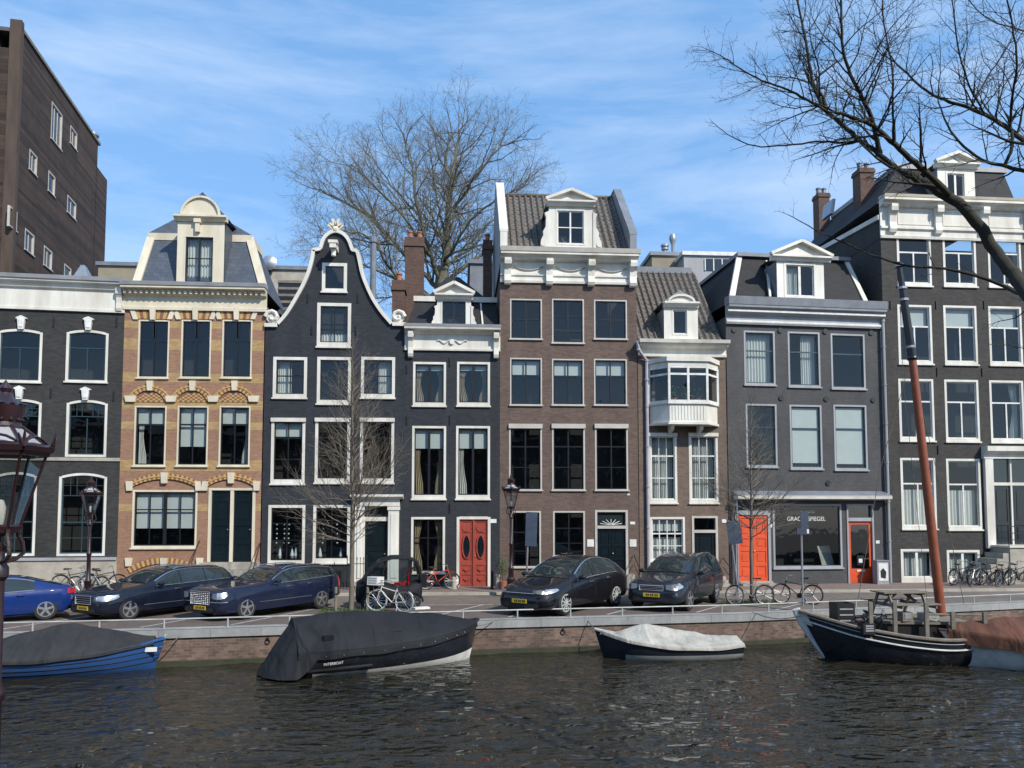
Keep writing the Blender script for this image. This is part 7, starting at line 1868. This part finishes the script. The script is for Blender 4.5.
m = MB(); x = 0.5; m.box(x+.25, x+.7, -.1, .15, 1.5, 1.55); m.build('cover_patch', 'hull_white', t)
for i in range(11):
    q = st[3+i*3]; m = MB(); m.lathe([(.02, 0), (.02, .03)], (q[0], -q[1]-.07, q[2]-.1), 6, 'y'); m.build('snap', 'chrome', t)
# --- blue boat
c, h, Lb = boat_frame((-70, 685), (150, 675), 2.0)
t = thing('covered_rowboat', 'faded blue boat under a charcoal tarpaulin at the left edge', 'boat', (c.x, c.y, WZ), h); L2_ = Lb/2
st = interp([(-L2_, .7, .6, -.25, 0), (-L2_*.5, .98, .5, -.3, 0), (0, 1.02, .5, -.3, 0), (L2_*.5, .86, .6, -.28, .05), (L2_*.82, .5, .7, -.22, .15), (L2_+.16, .03, .8, -.05, .25)], 40)
hull(t, st, 'boat_blue'); gunwale(t, st, .04, 'boat_blue')
m = MB()
for zf_ in (.3, .5, .7):
    m.cut(); pts = []
    for x, b, zs, zk, rk in st:
        zz = zs-(zs+.05)*(1-zf_); f = math.acos(max(-1, min(1, 1-((zz-zk)/(zs-zk))**(1/.9))))*2/pi; pts.append((x-rk*(1-(zz-zk)/(zs-zk)), -(b*sin(f*pi/2)**.8+.004), zz))
    m.tube(pts, .014, 4)
m.buildn('plank_edge', 'boat_navy', t)
cover(t, st, lambda x: .84+.4*math.exp(-((x-.12*L2_)/(.5*L2_))**2), 'tarp_dark', drop=.1, wr=.02, seed=9, i1=37, pw=1.15, fold=3)
q = st[36]; m = MB(); m.box(q[0]-.3, q[0]+.12, -q[1]-.1, -q[1]-.08, q[2]-.26, q[2]-.14); m.build('registration_board', 'hull_white', t)
m = MB(); m.tube([(L2_+.1, 0, .7), (L2_+.18, 0, .9)], .04, 6); m.build('bow_post', 'hull_grey', t)
# --- small boat with white cover (bow to the left)
c, h, Lb = boat_frame((741, 661), (607, 663), 1.7)
t = thing('small_covered_boat', 'small navy boat under a dirty white cover in the middle of the canal wall', 'boat', (c.x, c.y, WZ), h); L2_ = Lb/2
st = interp([(-L2_-.2, .6, .42, -.15, 0), (-L2_*.6, .82, .38, -.25, 0), (0, .86, .42, -.28, 0), (L2_*.5, .74, .54, -.25, .05), (L2_*.82, .42, .68, -.2, .15), (L2_+.2, .03, .84, -.05, .28)], 40)
hull(t, st, 'boat_navy'); gunwale(t, st, .035, 'hull_grey')
m = MB(); rows = []
for x, b, zs, zk, rk in st[:30]:
    row = []
    for k in range(5):
        zz = -.04+.2*k/4; f = math.acos(max(-1, min(1, 1-((zz-zk)/(zs-zk))**(1/.9))))*2/pi; row.append((x-rk*(1-(zz-zk)/(zs-zk)), b*sin(f*pi/2)**.8+.006, zz))
    rows.append(row)
m.grid(rows); m.build('boot_top', 'hull_grey', t, smooth=True)
cover(t, st, lambda x: .55+.4*math.exp(-((x-.3*L2_)/(.42*L2_))**2)+.12*math.exp(-((x+.35*L2_)/(.3*L2_))**2), 'tarp_white', drop=.1, wr=.022, seed=14, i1=38, pw=1.05, fold=5)
m = MB(); m.lathe([(.0, -.2), (.09, -.15), (.1, .1), (0, .15)], (-L2_-.3, .1, .3), 8); m.build('outboard', 'iron', t, smooth=True)
# --- sailing barge (bow to the left)
c, h, Lb = boat_frame((1000, 668), (836, 665), 2.3)
t = thing('sailing_barge', 'black flat bottomed sailing barge with white stem and tall orange mast', 'boat', (c.x, c.y, WZ), h); L2_ = Lb/2
st = interp([(-L2_-.2, .95, .85, -.3, 0), (-L2_*.5, 1.18, .72, -.35, 0), (0, 1.2, .78, -.35, 0), (L2_*.45, 1.1, .92, -.33, .05), (L2_*.8, .82, 1.06, -.3, .3), (L2_+.72, .06, 1.36, -.2, .85)], 44)
hull(t, st, 'boat_black', p=.6); 
def line(dz, r_, mat, nm, k0=0, k1=None):
    m = MB()
    for s_ in (-1, 1): m.cut(); m.tube([(x-rk*(-dz/(zs-zk)), s_*(b+.012-.12*abs(dz)*0), zs+dz) for x, b, zs, zk, rk in st[k0:k1]], r_, 6)
    m.buildn(nm, mat, t, smooth=True)
line(.02, .05, 'wood', 'gunwale'); line(-.1, .012, 'hull_grey', 'thin_stripe'); line(-.26, .024, 'hull_white', 'white_stripe')
m = MB(); xx, b, zs, zk, rk = st[-1]; m.tube([(xx+.04, 0, zs+.05), (xx-.12, 0, zs-.35), (xx-.45, 0, .45), (xx-.85, 0, -.1)], [.12, .11, .07, .05], 8); m.build('stem', 'hull_white', t, smooth=True)
m = MB()
for s_ in (-1, 1): m.cut(); m.grid([[(x-rk*(1-(zs-.02-dz-zk)/(zs-zk)), s_*(max(b, .04)+.012-.01*dz), zs-.02-dz) for dz in (0, .12, .24, .36)] for x, b, zs, zk, rk in st[42:]])
m.buildn('bow_panel', 'hull_white', t, smooth=True)
m = MB(); m.grid([[(x, y*b*.97, zs-.06) for y in (-1, 0, 1)] for x, b, zs, zk, rk in st]); m.build('deck', 'wood', t)
m = MB(); m.box(-L2_*.7, L2_*.3, -.8, .8, .7, 1.12); m.build('hatch_coaming', 'iron', t); m = MB(); m.box(-L2_*.74, L2_*.34, -.86, .86, 1.12, 1.2); m.build('hatch_cover', 'wood', t)
for x in (-1.9, -1.05, -.35, .5, 1.15):
    m = MB(); m.box(x-.05, x+.05, .95, 1.05, .7, 1.75 if x > -.5 else 1.5); m.build('rail_post', 'wood', t)
m = MB(); m.tube([(-2.1, 1.0, 1.42), (-.3, 1.0, 1.42)], .03, 6); m.build('rail', 'wood', t)
# mast foot and mast
pm, ptp = at_y(940.5, 607, 1), 0
mast_y = c.y+.2; mb_, mt_ = at_y(940, 604, mast_y), at_y(898.5, 262, mast_y); mid = at_y(912.5, 360, mast_y)
Mi = Matrix.Translation((c.x, c.y, WZ)) @ Matrix.Rotation(h, 4, 'Z'); Mi = Mi.inverted(); a, b, d = Mi @ mb_, Mi @ mid, Mi @ mt_
a0_ = a+(a-b).normalized()*1.0
m = MB(); m.tube([a0_, a.lerp(b, .3), b], [.135, .13, .11], 16); ms = m.build('mast', 'mast', t, smooth=True)
m = MB(); m.tube([b, b.lerp(d, .5), d], [.13, .11, .075], 14); m.lathe([(.14, 0), (.16, .05), (.14, .1)], b, 12); m.build('upper_mast', 'black', ms, smooth=True)
m = MB()
for f in (.12, .6, .72, .95): p_ = b.lerp(d, f); m.cut(); m.lathe([(.135, 0), (.135, .07)], p_, 10)
m.buildn('mast_band', 'steel', ms)
m = MB()
rg_ = [((898, 393), (857, 560)), ((908, 380), (893, 470)), ((917, 375), (962, 588)), ((911, 360), (926, 470))]
m.tube([Mi @ at_y(907, 372, mast_y), Mi @ at_y(880, 470, mast_y), Mi @ at_y(858, 600, mast_y)], .01, 4); m.cut()
m.tube([Mi @ at_y(912, 365, mast_y), Mi @ at_y(941, 490, mast_y), Mi @ at_y(964, 604, mast_y-.4)], .01, 4); m.cut()
m.tube([Mi @ at_y(899, 270, mast_y), Mi @ at_y(903, 380, mast_y), Mi @ at_y(927, 600, mast_y-.3)], .008, 4)
m.buildn('rigging_line', 'rope', t)
# clutter on deck: crates are things of their own
def crate(px, py, y, w, hh, label, mat='iron', z=None):
    p_ = at_y(px, py, y); t_ = thing('deck_crate', label, 'crate', (p_.x, y, z if z is not None else p_.z)); m = MB()
    m.box(-w/2, w/2, -w/2, w/2, 0, .03)
    for a, b in ((-w/2, -w/2+.025), (w/2-.025, w/2)): m.box(a, b, -w/2, w/2, .03, hh); m.box(-w/2+.025, w/2-.025, a, b, .03, hh)
    m.build('box', mat, t_); m = MB()
    for k in range(3): m.box(-w/2+.06, w/2-.06, -w/2-.012, -w/2, .08+k*(hh-.1)/3, .08+k*(hh-.1)/3+.04)
    m.build('slats', 'grey_trim', t_); return t_
zd = WZ+.86
crate(842, 617, c.y+.1, .52, .6, 'black slatted crate on the barge foredeck', 'iron', zd+.18)
crate(866, 617, c.y-.75, .35, .3, 'small dark crate beside the folded bicycle on the barge', 'iron', zd)
bk = bicycle((at_y(866, 600, c.y-.3).x, c.y-.3, zd-.02), radians(8), 'small dark bicycle lying on the barge deck left of the picnic table', 'black', 'steel', lean=.5, steer=.6); bk.scale = (.75,)*3
# picnic table
pt = at_y(899.5, 587, c.y+.1); t = thing('picnic_table', 'weathered wooden picnic table standing on the barge deck', 'table', (pt.x, c.y+.1, WZ+1.2), radians(3))
m = MB()
for k in range(5): m.box(-.72, .72, -.36+k*.147, -.36+k*.147+.135, .72, .76)
m.build('table_top', 'wood', t)
for s_ in (-1, 1):
    m = MB()
    for k in range(2): y = s_*(.62+.13*k); m.box(-.72, .72, min(y, y+s_*.12), max(y, y+s_*.12), .43, .465)
    m.build('bench', 'wood', t)
for x in (-.52, .52):
    for s_ in (-1, 1): m = MB(); m.beam((x, s_*.25, .715), (x, s_*.62, .0), .045, .09); m.build('leg', 'wood', t)
    m = MB(); m.box(x+.03, x+.07, -.84, .84, .33, .425); m.box(x+.03, x+.07, -.34, .34, .63, .715); m.build('cross_beam', 'wood', t)
for x, e in ((-.55, -.12), (.6, .14)): m = MB(); m.beam((x, 0, .38), (e, 0, .7), .04, .08); m.build('brace', 'wood', t)
rr = random.Random(8)
for k, (px, w, hh, mt, lb) in enumerate(((905, .3, .25, 'wood', 'small wooden box under the picnic table'), (928, .4, .22, 'hull_grey', 'pale box at the barge stern beside the mast foot'))):
    crate(px, 617, c.y-.7, w, hh, lb, mt, WZ+1.2)
# --- brown covered boat at right (bow left and further away)
a, b = at_z(982, 671, WZ), at_z(1200, 677, WZ); d = (b-a).normalized(); h = atan2(-d.y, -d.x); Lb = 5.2; beam = 2.0
n_ = Vector((-d.y, d.x, 0)); n_ = n_ if n_.y > 0 else -n_
c2 = a+d*(Lb/2-.1)+n_*(beam/2-.25); t = thing('brown_covered_boat', 'pale grey boat under a rust brown tarpaulin at the right edge', 'boat', (c2.x, c2.y, WZ), h); L2_ = Lb/2
st = interp([(-L2_, .85, .66, -.2, 0), (-L2_*.5, .98, .66, -.28, 0), (0, 1.0, .7, -.3, 0), (L2_*.5, .84, .78, -.26, .1), (L2_*.82, .5, .9, -.2, .35), (L2_+.7, .04, 1.0, -.05, .75)], 40)
hull(t, st, 'hull_white'); gunwale(t, st, .03, 'tarp_brown')
cover(t, st, lambda x: 1.34 if x < .62*L2_ else 1.34-.3*((x-.62*L2_)/(.6*L2_))**1.0, 'tarp_brown', drop=.34, wr=.03, seed=22, i1=39, pw=1.25, fold=3.4)
# mooring ropes
def rope(A, B, label, sag=.15):
    m = MB(); A, B = Vector(A), Vector(B); m.tube([A.lerp(B, k/10)-Vector((0, 0, sag*sin(pi*k/10))) for k in range(11)], .014, 5)
    o = m.build('mooring_rope', 'rope', None, smooth=True); tag(o, label, 'rope', 'mooring ropes')
def W3(px, py, z): p = at_z(px, py, z); return (p.x, p.y, p.z)
def QE(px, z=.02): p = at_z(px, 620, 0); return (p.x, quay_y(p.x)+.25, z)
rope(at_y(160, 647, at_z(158, 675, WZ).y+.5), QE(205), 'thin rope from the faded blue bow up to the quay')
rope(at_y(600, 634, at_z(600, 661, WZ).y+.9), QE(589), 'short rope from the small white covered boat to the quay', .05)
rope(at_y(801, 616, c.y), QE(775), 'rope from the white barge stem to the quay')
rope(at_y(476, 626, at_z(476, 664, WZ).y+.9), QE(500), 'rope from the black sloop bow to the quay', .05)
